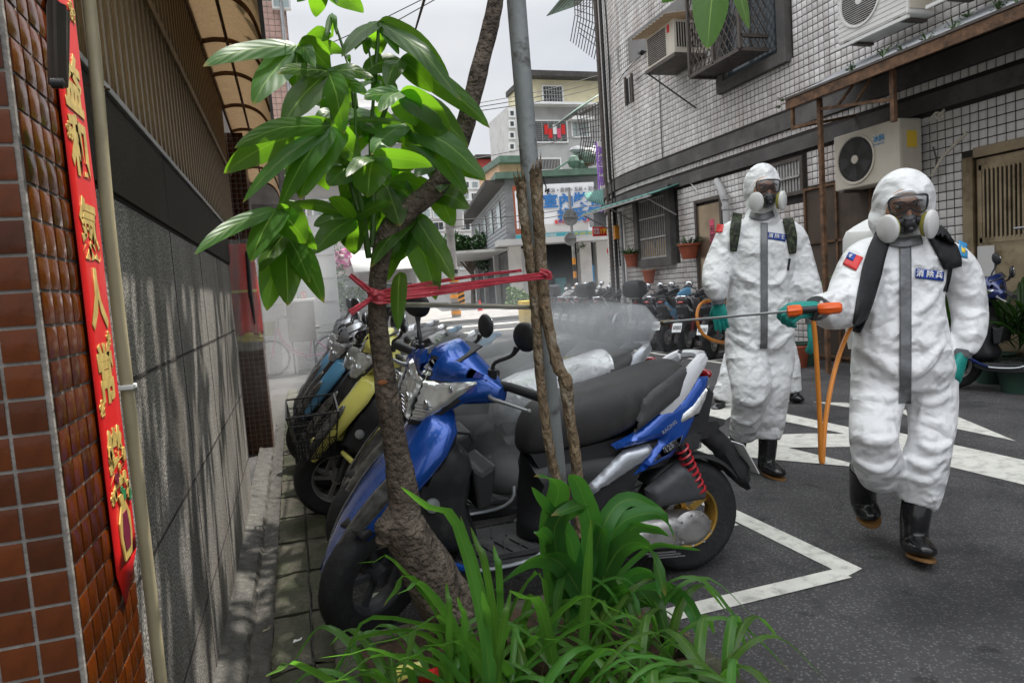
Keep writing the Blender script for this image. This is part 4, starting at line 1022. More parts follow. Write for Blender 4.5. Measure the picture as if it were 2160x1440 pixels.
# red shop sign with numbers
p = at_y(1268,487,14.2)
def flat_sign(name, label, cat, px0, py0, px1, py1, y, m, dep=.05):
    a, c = at_y(px0, (py0+py1)/2, y), at_y(px1, (py0+py1)/2, y); h_ = (at_y((px0+px1)/2, py0, y).z-at_y((px0+px1)/2, py1, y).z)
    ctr = (a+c)/2; t = thing(name, label, cat, ctr); s = MB(); s.box((a.x,y,ctr.z-h_/2),(c.x,y+dep,ctr.z+h_/2)); obj('board', s, MATS[m], t, smooth=False); return t, ctr, (c.x-a.x), h_
t, c_, w_, h_ = flat_sign('price_sign', 'small red sign with yellow figures 199 below the grey box sign', 'sign', 1251, 478, 1283, 498, 19, 'red_print')
text('199', h_*.8, MATS['yellow_print'], frame((c_.x+w_*.2, 18.99, c_.z), UX, UZ), t, 'figures', .004, .004, .8)
text('限時\n特價', h_*.34, MATS['white_print'], frame((c_.x-w_*.28, 18.99, c_.z), UX, UZ), t, 'lettering', .004)
t, c_, w_, h_ = flat_sign('box_sign', 'weathered grey box sign hanging at the building corner', 'sign', 1252, 447, 1296, 476, 15.5, 'canopy_top', .25)
s = MB(); s.bar(at_y(1262,447,15.5), at_y(1290,405,15.5), .03); obj('hanger', s, MATS['bracket_metal'], t, smooth=False)
for i, (px0,py0,px1,py1,lb_,tx) in enumerate(((1262,300,1284,405,'tall purple and white vertical shop banner by the building corner','美\n容\n美\n體'),(1270,440,1294,472,'small purple sign just above the grey box sign',''))):
    t, c_, w_, h_ = flat_sign('purple_sign', lb_, 'sign', px0,py0,px1,py1,16.5+i*.5, 'purple', .08)
    if tx:
        s = MB(); s.box((c_.x-w_/2,16.43,c_.z-h_/2),(c_.x-w_*.12,16.47,c_.z+h_/2)); obj('white_strip', s, MATS['white_print'], t, smooth=False)
        text(tx, h_*.2, MATS['purple'], frame((c_.x-w_*.3,16.42,c_.z), UX, UZ), t, 'lettering', .004, .004)
# corrugated green awning beyond the corner
t = thing('side_awning', 'green corrugated awning sticking out beyond the building corner', 'awning', at_y(1260,420,16))
s = MB(); P_ = [at_y(1232,410,16), at_y(1290,395,15.2), at_y(1294,440,14.6), at_y(1240,425,15.4)]; vs = []; n = 24
for i in range(n+1):
    a = P_[0].lerp(P_[1], i/n); c = P_[3].lerp(P_[2], i/n); dz = Vector((0,0,.03*(i%2))); vs += [a+dz, c+dz]
s.add(vs, [(2*i,2*i+1,2*i+3,2*i+2) for i in range(n)]); obj('sheet', s, MATS['green_awning'], t, solid=.01)
# balcony cages of the far side
for i, (pts, lb_) in enumerate((([(1210,-30),(1284,-30),(1284,118),(1222,70)], 'upper curved balcony cage with green sheet at the top beside the rounded corner'), ([(1216,235),(1288,205),(1288,345),(1240,325)], 'lower balcony cage with green sheet roof beside the rounded corner'))):
    t = thing('balcony_cage', lb_, 'balcony cage', at_y(pts[0][0],pts[0][1],17)); Yc = 17.0
    A, B, C_, D = [at_y(px,py,Yc) for px,py in pts]; off = Vector((0,2.0,0)); s = MB()
    nb = 11
    for k in range(nb+1):
        u = k/nb; top = A.lerp(B,u); bot = D.lerp(C_,u); mid = top.lerp(bot,.62)+(A-B)*.06
        s.tube([top, mid, bot+off*.3], .014, 4); s.bar(top+off*u, top+off*(1-u), .01)
    for v in [q/(8+i*2) for q in range(9+i*2)]:
        l = A.lerp(D,v)+(A-B)*.04*sin(v*3); r_ = B.lerp(C_,v); s.bar(l, r_, .014)
    obj('bars', s, MATS['bracket_metal'], t, smooth=False, kind='stuff')
    s = MB(); sh = [A+(A-B)*.05+Vector((0,0,.0)), B+Vector((0,0,.25)), B+off+Vector((0,0,.3)), A+off]; s.add(sh, [(0,1,2,3)]); obj('roof_sheet', s, MATS['green_sheet'], t, solid=.02)
# dull red house and pale blocks in the distance
Y = 95
h1 = thing('red_topped_block', 'distant pale apartment block with dull red rooftop storey', 'building', at_y(1025,600,Y))
wallbox('wall','pale_wall',h1,Y,968,1062,372); wallbox('rooftop','red_wall',h1,Y-.3,1003,1050,336,zbot=at_y(1020,374,Y).z)
for r_ in range(5):
    for c in range(4): pxwin(h1, Y, 975+c*20, 384+r_*24, 988+c*20, 396+r_*24, bars=2, pane_m=['glass_dark','glass_pale'][(r_+c)%2])
s = MB(); q = at_y(1000,332,Y-1); s.box((at_y(1000,336,Y).x,Y-1,q.z),(at_y(1053,336,Y).x,Y+6,q.z+.4)); obj('roof', s, MATS['roof_dark'], h1, smooth=False)
h2 = thing('peach_house', 'small peach coloured rooftop house under a pale green roof', 'building', at_y(1085,400,52))
wallbox('wall','peach_wall',h2,52,1052,1118,345); a = at_y(1050,345,51.5); s = MB(); s.box((a.x,51,a.z),(at_y(1120,345,51.5).x,58,a.z+.5)); obj('roof', s, MATS['green_sheet'], h2, smooth=False)
h3 = thing('glazed_block', 'distant block with green glazed windows and balcony rails', 'building', at_y(940,600,78))
wallbox('wall','pale_wall',h3,78,880,1000,430)
for r_ in range(5):
    for c in range(4): pxwin(h3, 78, 888+c*28, 442+r_*27, 906+c*28, 458+r_*27, bars=1, pane_m=['glass_pale','glass_dark'][(r_*c)%2])
h4 = thing('corniced_block', 'grey apartment block with roof cornice behind the leaves', 'building', at_y(720,600,34))
_, xa, xb, zt = wallbox('wall','grey_wall',h4,34,598,868,235,ref=260)
s = MB(); s.box((xa-.5,33,zt),(xb+.5,40,zt+.5)); s.box((xa-.3,33.4,zt+.5),(xb+.3,40,zt+1.0)); obj('cornice', s, MATS['white_paint'], h4, smooth=False)
for r_ in range(4):
    s = MB(); zz = zt-2.8-3.1*r_; s.box((xa,33.2,zz),(xb,34,zz+.9)); obj('balcony', s, MATS['pale_wall'], h4, smooth=False)
    for c in range(5): pxwin(h4, 34, 610+c*52, 268+r_*78, 642+c*52, 300+r_*78, bars=4, pane_m=['glass_dark','glass_pale'][(r_+c)%2])
h5 = thing('pink_tiled_block', 'tall narrow block faced in small pink tiles at the left of the sky', 'building', at_y(590,600,20))
M('pink_tile', (.46,.30,.25), .5, var=.2, vs=3)
a, c = at_y(480,100,20), at_y(611,100,20)
s = MB(); s.box((a.x,20.03,0),(c.x,28,16)); obj('wall', s, MATS['grout_grey'], h5, smooth=False)
s = MB(); nx = int((c.x-a.x)/.16)
for i in range(nx):
    for j in range(90):
        z = 2.0+j*.16
        if 9.3 < z < 11.2 and i > nx-9: continue
        s.tile((c.x-(i+1)*.16, 20.03, z), (1,0,0), (0,0,1), (0,-1,0), .145, .145, .012)
obj('tiles', s, MATS['pink_tile'], h5, kind='stuff', smooth=False)
f = pxwin(h5, 20, 578, -25, 606, 18, pane_m='glass_pale'); 
s = MB(); q = at_y(570,55,19.6); s.tube([(c.x-.12,19.8,1),(c.x-.12,19.8,14)], .05, 8); obj('drain_pipe', s, MATS['galvanised'], h5)
# white building at the end of the left row
Y = 12.9
wb = thing('white_house', 'white rendered house front behind the bicycle with dark overhang', 'building', at_y(620,700,Y))
a, c = at_y(440,600,Y), at_y(712,600,Y)
s = MB(); s.box((a.x-2,Y,0),(c.x,Y+6,2.75)); obj('wall', s, MATS['white_paint'], wb, smooth=False)
s = MB(); s.box((a.x-2,Y-2.6,2.62),(at_y(640,480,Y).x,Y,3.1)); s.box((a.x-2,Y-2.6,3.1),(at_y(560,480,Y).x,Y+5,5.2)); obj('overhang', s, MATS['bracket_metal'], wb, smooth=False)  # dark colour stands in for the shade under the upper floor
s = MB()
for k in range(5): s.box((a.x-2,Y-.02,.35+k*.42),(c.x-.02,Y-.001,.365+k*.42))
obj('wall_joint', s, MATS['pale_wall'], wb, smooth=False)
f = pxwin(wb, Y, 628, 566, 656, 648, pane_m='glass_pale', dep=.06)
t, c_, w_, h_ = flat_sign('door_notice', 'small orange red notice stuck on the white house window', 'notice', 635, 615, 646, 632, Y-.12, 'red_print', .01)
text('出租\n電洽', h_*.32, MATS['white_print'], frame((c_.x,Y-.125,c_.z), UX, UZ), t, 'lettering', .002)
cab = thing('metal_cabinet', 'pale metal cabinet standing against the white house', 'cabinet', at_y(610,785,Y-.6))
s = MB(); a, c = at_y(596,780,Y-.6), at_y(622,700,Y-.6); s.box((a.x,Y-.6,0),(c.x,Y-.05,1.0)); obj('body', s, MATS['pale_wall'], cab, smooth=False, bevel=.01)
s = MB(); s.box((a.x+.02,Y-.61,.05),(c.x-.02,Y-.601,.95)); obj('door', s, MATS['white_paint'], cab, smooth=False)
# shop front to the right of it
sh = thing('corner_shop', 'grey shop front with white framed windows and pale awning', 'shop', at_y(770,640,15.5)); Y = 15.5
a, c = at_y(700,600,Y), at_y(880,600,Y)
s = MB(); s.box((a.x,Y,0),(c.x,Y+5,3.0)); obj('wall', s, MATS['pale_wall'], sh, smooth=False)
pxwin(sh, Y, 716, 580, 752, 640, pane_m='glass_pale', dep=.08); pxwin(sh, Y, 765, 596, 800, 650, pane_m='glass_pale', bars=1, dep=.08); pxwin(sh, Y, 815, 596, 868, 640, pane_m='glass_dark', bars=2, dep=.08)
s = MB(); q = at_y(745,575,Y-1.0); r_ = at_y(885,565,Y-1.0); s.add([(q.x,Y,q.z+.55),(r_.x,Y,q.z+.55),(r_.x,Y-1.2,q.z),(q.x,Y-1.2,q.z)], [(0,1,2,3)]); obj('awning', s, MATS['white_paint'], sh, solid=.03)
t = thing('pink_banner', 'pink cloth banner with pale pattern hung above the shop window', 'banner', at_y(718,550,15)); s = MB(); vs = []
A, B, C_, D = at_y(688,540,15), at_y(735,520,15), at_y(748,556,15), at_y(700,582,15)
for i in range(9):
    for j in range(7):
        p = A.lerp(B,i/8).lerp(D.lerp(C_,i/8),j/6)+Vector((0,.05*sin(i*1.4+j*.5),0)); vs.append(p)
s.add(vs, [(i*7+j,i*7+j+1,(i+1)*7+j+1,(i+1)*7+j) for i in range(8) for j in range(6)]); M('pink_cloth', (.55,.11,.30), .7, var=.3, vs=14, dirt=((.7,.55,.6), 12, .52, .6)); obj('cloth', s, MATS['pink_cloth'], t, solid=.006)
# creeper on a post
def blob_tree(name, label, cat, base, top, rad, n, leaf, m, trunk_r, seed, trunk_m='bark_grey', clumps=9, sq=.8):
    r_ = random.Random(seed); t = thing(name, label, cat, base); base, top = Vector(base), Vector(top)
    s = MB(); s.tube([base, base.lerp(top,.5)+Vector((r_.uniform(-1,1)*rad*.1,0,0)), top], [trunk_r, trunk_r*.8, trunk_r*.4], 8)
    cs = [top+Vector((r_.uniform(-1,1)*rad*.8, r_.uniform(-1,1)*rad*.8, r_.uniform(-1,1)*rad*.7*sq)) for _ in range(clumps)]
    for c in cs: s.tube([base.lerp(top,.6), base.lerp(top,.8).lerp(c,.5), c], [trunk_r*.5,trunk_r*.3,trunk_r*.1], 5)
    obj('trunk', s, MATS[trunk_m], t); s = MB()
    for k in range(n):
        c = r_.choice(cs); v = Vector((r_.gauss(0,1),r_.gauss(0,1),r_.gauss(0,1))).normalized()*rad*.42*r_.uniform(.4,1.05); v.z *= sq; p = c+v
        a = Vector((r_.gauss(0,1),r_.gauss(0,1),r_.gauss(0,.6))).normalized(); b_ = a.cross(Vector((r_.gauss(0,1),r_.gauss(0,1),r_.gauss(0,1)))).normalized(); l = leaf*r_.uniform(.6,1.3)
        s.add([p-a*l, p+b_*l*.4, p+a*l, p-b_*l*.4], [(0,1,2,3)])
    obj('crown', s, MATS[m], t, smooth=False, kind='stuff'); return t
p = at_y(690,740,13.8); blob_tree('creeper_post', 'post overgrown with creeper between white house and shop', 'climbing plant', (p.x,13.8,0), (p.x,13.8,1.6), .5, 900, .05, 'leaf_dark', .07, 5, clumps=14, sq=2.6)
p = at_y(990,530,50); blob_tree('street_tree', 'dark green tree beside the far clapboard wall', 'tree', (p.x,50,0), (p.x,50,p.z), 2.2, 1500, .28, 'leaf_dark', .2, 6)
p = at_y(998,420,60); blob_tree('street_tree', 'light green tree top in front of the red topped block', 'tree', (p.x,70,0), (p.x,70,at_y(1005,420,70).z), 2.0, 900, .3, 'leaf_small', .2, 16)
p = at_y(1097,625,33); blob_tree('round_shrub', 'round bright green shrub in front of the sign building', 'shrub', (p.x,33,0), (p.x,33,.75), .8, 1200, .09, 'leaf_small', .05, 7)
p = at_y(735,625,14.8); blob_tree('window_shrub', 'leafy potted shrub below the corner shop window', 'shrub', (p.x,14.8,0), (p.x,14.8,1.3), .35, 500, .05, 'leaf_small', .03, 8)
p = at_y(1230,540,38); blob_tree('shop_plant', 'hanging green plant in the dark shop opening', 'plant', (p.x,38,2.2), (p.x,38,3.0), .6, 500, .09, 'leaf_dark', .03, 18)
# utility pole
up = thing('utility_pole', 'concrete utility pole with striped foot in the middle distance', 'utility pole', (at_y(955,560,28).x,28,0)); x = at_y(955,560,28).x; top = at_y(950,470,28).z
s = MB(); s.tube([(x,28,0),(x,28,5.6)], [.2,.15], 14); obj('pole', s, MATS['concrete'], up)
for k in range(6): s = MB(); s.lathe([(.2,0),(.212,0),(.212,.16),(.2,.16)], Matrix.Translation((x,28,.25+k*.34)), 14); obj('stripe', s, MATS['black_print' if k%2 else 'orange_print'], up)
s = MB(); s.bar((x-.9,28,5.3),(x+.9,28,5.3),.1); s.bar((x-.7,28,4.9),(x+.7,28,4.9),.1); obj('crossarm', s, MATS['galvanised'], up, smooth=False)
s = MB(); s.lathe([(.001,0),(.22,0),(.22,.7),(.15,.8),(.001,.8)], Matrix.Translation((x+.4,28,3.8)), 14); obj('transformer', s, MATS['grey_wall'], up)
def striped_panel(px0,py0,px1,py1,y,label):
    a, c = at_y(px0,(py0+py1)/2,y), at_y(px1,(py0+py1)/2,y); z0, z1 = at_y(px0,py1,y).z, at_y(px0,py0,y).z
    t = thing('warning_board', label, 'warning board', (a.x,y,z0)); s = MB(); s.box((a.x,y,z0),(c.x,y+.04,z1)); obj('board', s, MATS['orange_print'], t, smooth=False)
    n = 3; w_ = c.x-a.x; hh = (z1-z0)/n
    for k in range(n): s = MB(); z = z0+hh*k; s.prism([(a.x,z),(c.x,z+hh*.45),(c.x,z+hh*.95),(a.x,z+hh*.5)], y-.012, y-.001, Matrix(((1,0,0,0),(0,0,1,0),(0,1,0,0),(0,0,0,1)))); obj('stripe', s, MATS['black_print'], t, smooth=False)
striped_panel(966,610,980,641,27,'yellow and black slanted warning board at the foot of the utility pole')
# sign pole with two round sign backs
Y = 22
sp = thing('sign_pole', 'leaning grey sign pole carrying two round sign backs with striped foot', 'sign pole', (at_y(1216,640,Y).x,Y,0))
T0, T1 = at_y(1200,396,Y), at_y(1218,655,Y); T1.z = 0
s = MB(); s.tube([T1, T0], .05, 10); obj('pole', s, MATS['galvanised'], sp)
for k in range(8): q = T1.lerp(T0, .05+k*.052); q2 = T1.lerp(T0,.05+k*.052+.05); s = MB(); s.tube([q,q2], .058, 10); obj('stripe', s, MATS['orange_print' if k%2 else 'black_print'], sp)
for (py, r_) in ((459,.28),(504,.225)):
    q = at_y(1203,py,Y-.06); s = MB(); s.lathe([(.001,-.01),(r_,-.01),(r_,.01),(.001,.01)], Matrix.Translation(q) @ Matrix.Rotation(pi/2,4,'X'), 28); obj('sign_back', s, MATS['galvanised'], sp)
    s = MB(); s.bar(q+Vector((-r_*.9,-.03,0)), q+Vector((r_*.9,-.03,0)), .03); obj('bracket', s, MATS['grey_metal'], sp, smooth=False)
# prohibition sign
Y = 14.6; q = at_y(1288,529,Y); ps = thing('no_parking_sign', 'small round red bordered prohibition sign with white plate at the corner', 'sign', (q.x,Y,0)); r_ = .1
s = MB(); s.tube([(q.x,Y+.04,0),(q.x,Y+.04,q.z+.2)], .03, 8); obj('pole', s, MATS['galvanised'], ps)
T = Matrix.Translation(q) @ Matrix.Rotation(pi/2,4,'X')
s = MB(); s.lathe([(.001,.0),(r_,.0),(r_,.015),(.001,.015)], T, 28); obj('plate', s, MATS['red_print'], ps)
s = MB(); s.lathe([(.001,.016),(r_*.74,.016),(r_*.74,.018),(.001,.018)], T, 28); obj('white_field', s, MATS['white_print'], ps)
s = MB(); s.box((q.x-.045,Y-.022,q.z-.03),(q.x+.045,Y-.019,q.z+.01)); s.box((q.x-.028,Y-.022,q.z+.01),(q.x+.028,Y-.019,q.z+.035)); obj('car_symbol', s, MATS['black_print'], ps, smooth=False)
s = MB(); s.bar(q+Vector((-.055,-.024,.055)), q+Vector((.055,-.024,-.055)), .014, .003); obj('slash', s, MATS['red_print'], ps, smooth=False)
s = MB(); s.box((q.x-.055,Y,q.z-.39),(q.x+.055,Y+.01,q.z-.13)); obj('plate', s, MATS['white_print'], ps, smooth=False)
text('禁止\n臨時\n停車', .06, MATS['black_print'], frame((q.x,Y-.002,q.z-.26), UX, UZ), ps, 'lettering', .001)
for k in range(6): s = MB(); s.tube([(q.x,Y+.04,.1+k*.13),(q.x,Y+.04,.1+k*.13+.125)], .036, 8); obj('stripe', s, MATS['orange_print' if k%2 else 'black_print'], ps)
# traffic cones and kerb
for i,(px,py,y,lb_) in enumerate(((1012,640,34,'red traffic cone near the sign building side porch'),(1128,600,36,'red traffic cone beside the sign building pillar'))):
    x = at_y(px,py,y).x; t = thing('traffic_cone', lb_, 'traffic cone', (x,y,0)); s = MB(); s.lathe([(.16,.03),(.03,.7),(.001,.7)], Matrix.Translation((x,y,0)), 14); s.box((x-.2,y-.2,0),(x+.2,y+.2,.03)); obj('cone', s, MATS['red_print'], t)
x = at_y(1104,665,21).x; s = MB(); s.box((x,21,0),(x+.45,21.5,.6)); s.box((x,21.0,.6),(x+.45,21.5,.75)); tag(obj('kerb_block', s, MATS['yellow_print'], smooth=False, bevel=.02), 'short yellow painted concrete block by the far road edge', 'block')
s = MB(); s.box((-6,24.6,0),(9.5,25.0,.14)); obj('kerb', s, MATS['concrete'], smooth=False, kind='structure')
s = MB(); s.box((-6,25.01,0),(20,60,.13)); obj('pavement', s, MATS['concrete'], smooth=False, kind='structure')
# overhead wires
wires = [((938,-12),(560,175),18,'upper left thin wire crossing the sky behind the leaves'),((905,-8),(540,150),18.5,'thin wire just above the upper left one'),((985,222),(1292,150),22,'highest of the three wires in front of the cream floor'),((985,230),(1292,163),22,'middle wire in front of the cream floor'),((985,238),(1292,176),22,'lowest of the three wires in front of the cream floor'),
 ((870,468),(1262,432),20,'dark wire passing in front of the billboard'),((1000,335),(1290,262),21,'wire sloping across the grey floors'),((930,480),(1262,440),20.3,'thin wire just under the dark one at the billboard')]
for a, c, y, lb_ in wires:
    p, q = at_y(a[0],a[1],y), at_y(c[0],c[1],y+3); s = MB(); s.tube([p, p.lerp(q,.5)-Vector((0,0,.12)), q], .013, 5, smoothpath=4); tag(obj('overhead_wire', s, MATS['cable_black']), lb_, 'wire')
# ============================================================ scooters
M('tyre', (.018,.018,.019), .75, var=.25, vs=30, bump=.4, bs=60)
M('black_plastic', (.022,.022,.024), .5, var=.2, vs=14, bump=.08, bs=120, dirt=((.06,.058,.055), 9, .58, .8))
M('grey_plastic', (.05,.052,.056), .5, var=.15, vs=14, bump=.08, bs=100, dirt=((.09,.088,.085), 9, .58, .8))
M('seat_vinyl', (.033,.032,.032), .55, var=.15, vs=9, bump=.12, bs=160, dirt=((.075,.073,.07), 7, .5, .8))
M('seat_trim', (.06,.06,.062), .4, var=.1, vs=20, bump=.3, bs=250)
M('floor_mat', (.045,.045,.046), .7, var=.2, vs=16, bump=.3, bs=60, dirt=((.10,.095,.09), 10, .5, .75))
M('blue_paint', (.012,.085,.42), .25, metal=.35, var=.1, vs=5, coat=.7, dirt=((.03,.10,.36), 8, .6, .85))
M('deep_blue_paint', (.008,.02,.10), .25, metal=.3, var=.1, vs=5, coat=.6)
M('yellow_paint', (.78,.72,.17), .3, var=.06, vs=5, coat=.5, dirt=((.6,.56,.2), 9, .6, .85))
M('black_paint', (.014,.014,.016), .2, var=.1, vs=5, coat=.7)
M('silver_paint', (.42,.44,.47), .3, metal=.6, var=.08, vs=5, coat=.4, dirt=((.28,.28,.29), 9, .58, .85))
M('white_scooter', (.62,.63,.65), .3, var=.05, vs=5, coat=.5)
M('red_paint', (.33,.012,.02), .25, var=.08, vs=5, coat=.6)
M('sky_paint', (.10,.30,.50), .3, var=.08, vs=5, coat=.5)
M('gold_rim', (.52,.33,.08), .35, metal=.7, var=.1, vs=10)
M('cast_alloy', (.36,.35,.34), .42, metal=.7, var=.2, vs=9, bump=.2, bs=60, dirt=((.12,.11,.10), 10, .52, .75))
M('chrome', (.7,.7,.72), .12, metal=1, var=.03)
M('headlight_lens', (.62,.63,.62), .08, metal=.45, var=.28, vs=30, stretch=(1,1,.4), bump=.10, bs=20, coat=1)
M('dark_lens', (.12,.12,.115), .1, metal=.4, var=.5, vs=30, bump=.4, bs=40, coat=1)
M('red_lens', (.36,.006,.01), .12, var=.2, coat=1); M('amber_lens', (.5,.16,.02), .15, var=.2, coat=1)
M('spring_red', (.42,.02,.03), .35, var=.1, coat=.4)
M('mirror_glass', (.75,.78,.8), .04, metal=1, var=.02)
M('seat_foil', (.62,.63,.64), .38, metal=.7, var=.15, vs=20, bump=1.0, bs=26)
M('plate_white', (.66,.67,.66), .4, var=.08, vs=14)

def hp(px, py, yl=.15):
    p = at_y(px, py, 2.46-yl); return (.835-p.x, p.z)
def HC(l, s, ox, oy, yl=.15): return [hp(ox+x/s, oy+y/s, yl) for x, y in l]
O_TAIL = HC([(585,660),(700,600),(890,450),(1010,400),(1120,270),(1195,265),(1190,320),(1170,400),(1105,520),(1040,640),(950,740),(715,840),(770,770),(830,690),(880,625),(720,665),(620,690)],2.769,1080,700)
O_SILVER = HC([(450,900),(660,695),(840,650),(820,720),(770,770),(450,980)],2.769,1080,700)
O_FEND = HC([(1060,500),(1120,480),(1245,510),(1200,560),(1270,620),(1370,780),(1375,925),(1330,900),(1250,830),(1170,700),(1100,640),(1000,650)],2.769,1080,700,.02)
O_AIR = HC([(800,930),(1000,770),(1060,790),(1160,950),(1150,990),(830,1050)],2.769,1080,700)
O_TRIM = HC([(700,590),(730,440),(752,375),(1015,195),(1050,240),(1000,365),(890,445)],2.769,1080,700,.15)
O_LAMP = HC([(985,540),(1010,480),(1080,430),(1130,370),(1190,310),(1160,400),(1115,490)],2.769,1080,700)
O_BADGE = HC([(815,748),(880,660),(985,598),(965,660),(900,705)],2.769,1080,700)
O_INNER = [(.311,.79),(.315,.688),(.262,.612),(.292,.458),(.255,.303),(.40,.28),(.49,.35),(.60,.43),(.52,.56),(.42,.68)]
O_LOW = [(.10,.27),(.085,.45),(.06,.60),(-.16,.60),(-.30,.60),(-.50,.64),(-.70,.60),(-.68,.50),(-.55,.47),(-.42,.43),(-.30,.33),(-.16,.26),(-.02,.235)]
SA = Vector((.60,0,.30)); SDIR = Vector((-.42,0,.907)).normalized()

def torus_wheel(parent, cx, z, R_, w_, rimm, T=None, spokes=5, nm='front'):
    T = T or Matrix.Identity(4); C0_ = T @ Matrix.Translation((cx,0,z)) @ Matrix.Rotation(pi/2,4,'X')
    prof = []
    for k in range(15):
        a = -pi*.5+pi*k/14*1.0; prof.append((R_-w_*.42+w_*.42*cos(a*1.0), w_*.5*sin(a)))
    prof = [(R_-w_*.95,-w_*.42)]+prof+[(R_-w_*.95,w_*.42)]
    s = MB(); s.lathe(prof, C0_, 40)
    tw = obj('tyre', s, MATS['tyre'], parent)
    s = MB(); r1 = R_-w_*.9
    s.lathe([(r1+.004,-w_*.4),(r1-.012,-w_*.36),(r1-.02,-w_*.1),(r1-.02,w_*.1),(r1-.012,w_*.36),(r1+.004,w_*.4)], C0_, 36)
    s.lathe([(.001,-.045),(.032,-.045),(.036,.0),(.032,.045),(.001,.045)], C0_, 16)
    for k in range(spokes):
        a = 2*pi*k/spokes
        p = Vector((.03*cos(a),.03*sin(a),0)); q = Vector(((r1-.01)*cos(a+.12),(r1-.01)*sin(a+.12),0))
        m = MB(); m.bar(p, q, .022, .016, up=(0,0,1)); s.add(m.v, m.f, C0_)
    obj('rim', s, rimm, tw)
    return tw

def basket_part(t, TS, cx=.60, z0=.42):
    # wire basket: tapered box
    s = MB(); top = [(.60,-.15),(.60,.20),(.86,.20),(.86,-.15)]; bot = [(.64,-.11),(.64,.16),(.83,.16),(.83,-.11)]
    def ring(k): return [Vector((b[0]+(a[0]-b[0])*k, b[1]+(a[1]-b[1])*k, z0+.25*k)) for a, b in zip(top, bot)]
    for k, r_ in ((0,.003),(.45,.0022),(.62,.0022),(.8,.0025),(1,.0045)):
        R_ = ring(k)
        for i in range(4): s.bar(TS@R_[i], TS@R_[(i+1)%4], r_*2)
    A, B = ring(0), ring(1)
    for i in range(4):
        n = 6 if i%2 else 8
        for j in range(n): s.bar(TS@A[i].lerp(A[(i+1)%4],j/n), TS@B[i].lerp(B[(i+1)%4],j/n), .004)
    obj('basket_frame', s, MATS['black_metal'], t, smooth=False)
    s = MB(); Mi = ring(.45)
    for i in range(4):
        a0, a1, b0, b1 = A[i], A[(i+1)%4], Mi[i], Mi[(i+1)%4]; n = 15; m = 8
        for j in range(-m, n):
            for sg in (1,-1):
                u0 = j/n; u1 = (j+m*.55)/n
                if sg < 0: u0, u1 = 1-u0, 1-u1
                p0, p1 = (u0,0.), (u1,1.)
                tt0, tt1 = 0., 1.
                du = u1-u0
                if du > 0: tt0 = max(0,(0-u0)/du); tt1 = min(1,(1-u0)/du)
                else: tt0 = max(0,(1-u0)/du); tt1 = min(1,(0-u0)/du)
                if tt1-tt0 < .05: continue
                P_ = lambda q: a0.lerp(a1,u0+du*q).lerp(b0.lerp(b1,u0+du*q),q)
                s.bar(TS@P_(tt0), TS@P_(tt1), .0026)
    for j in range(12):
        s.bar(TS@A[0].lerp(A[1],j/12), TS@A[3].lerp(A[2],j/12), .0026)
        s.bar(TS@A[1].lerp(A[2],j/12), TS@A[0].lerp(A[3],j/12), .0026)
    obj('basket_mesh', s, MATS['black_metal'], t, smooth=False, kind='stuff')

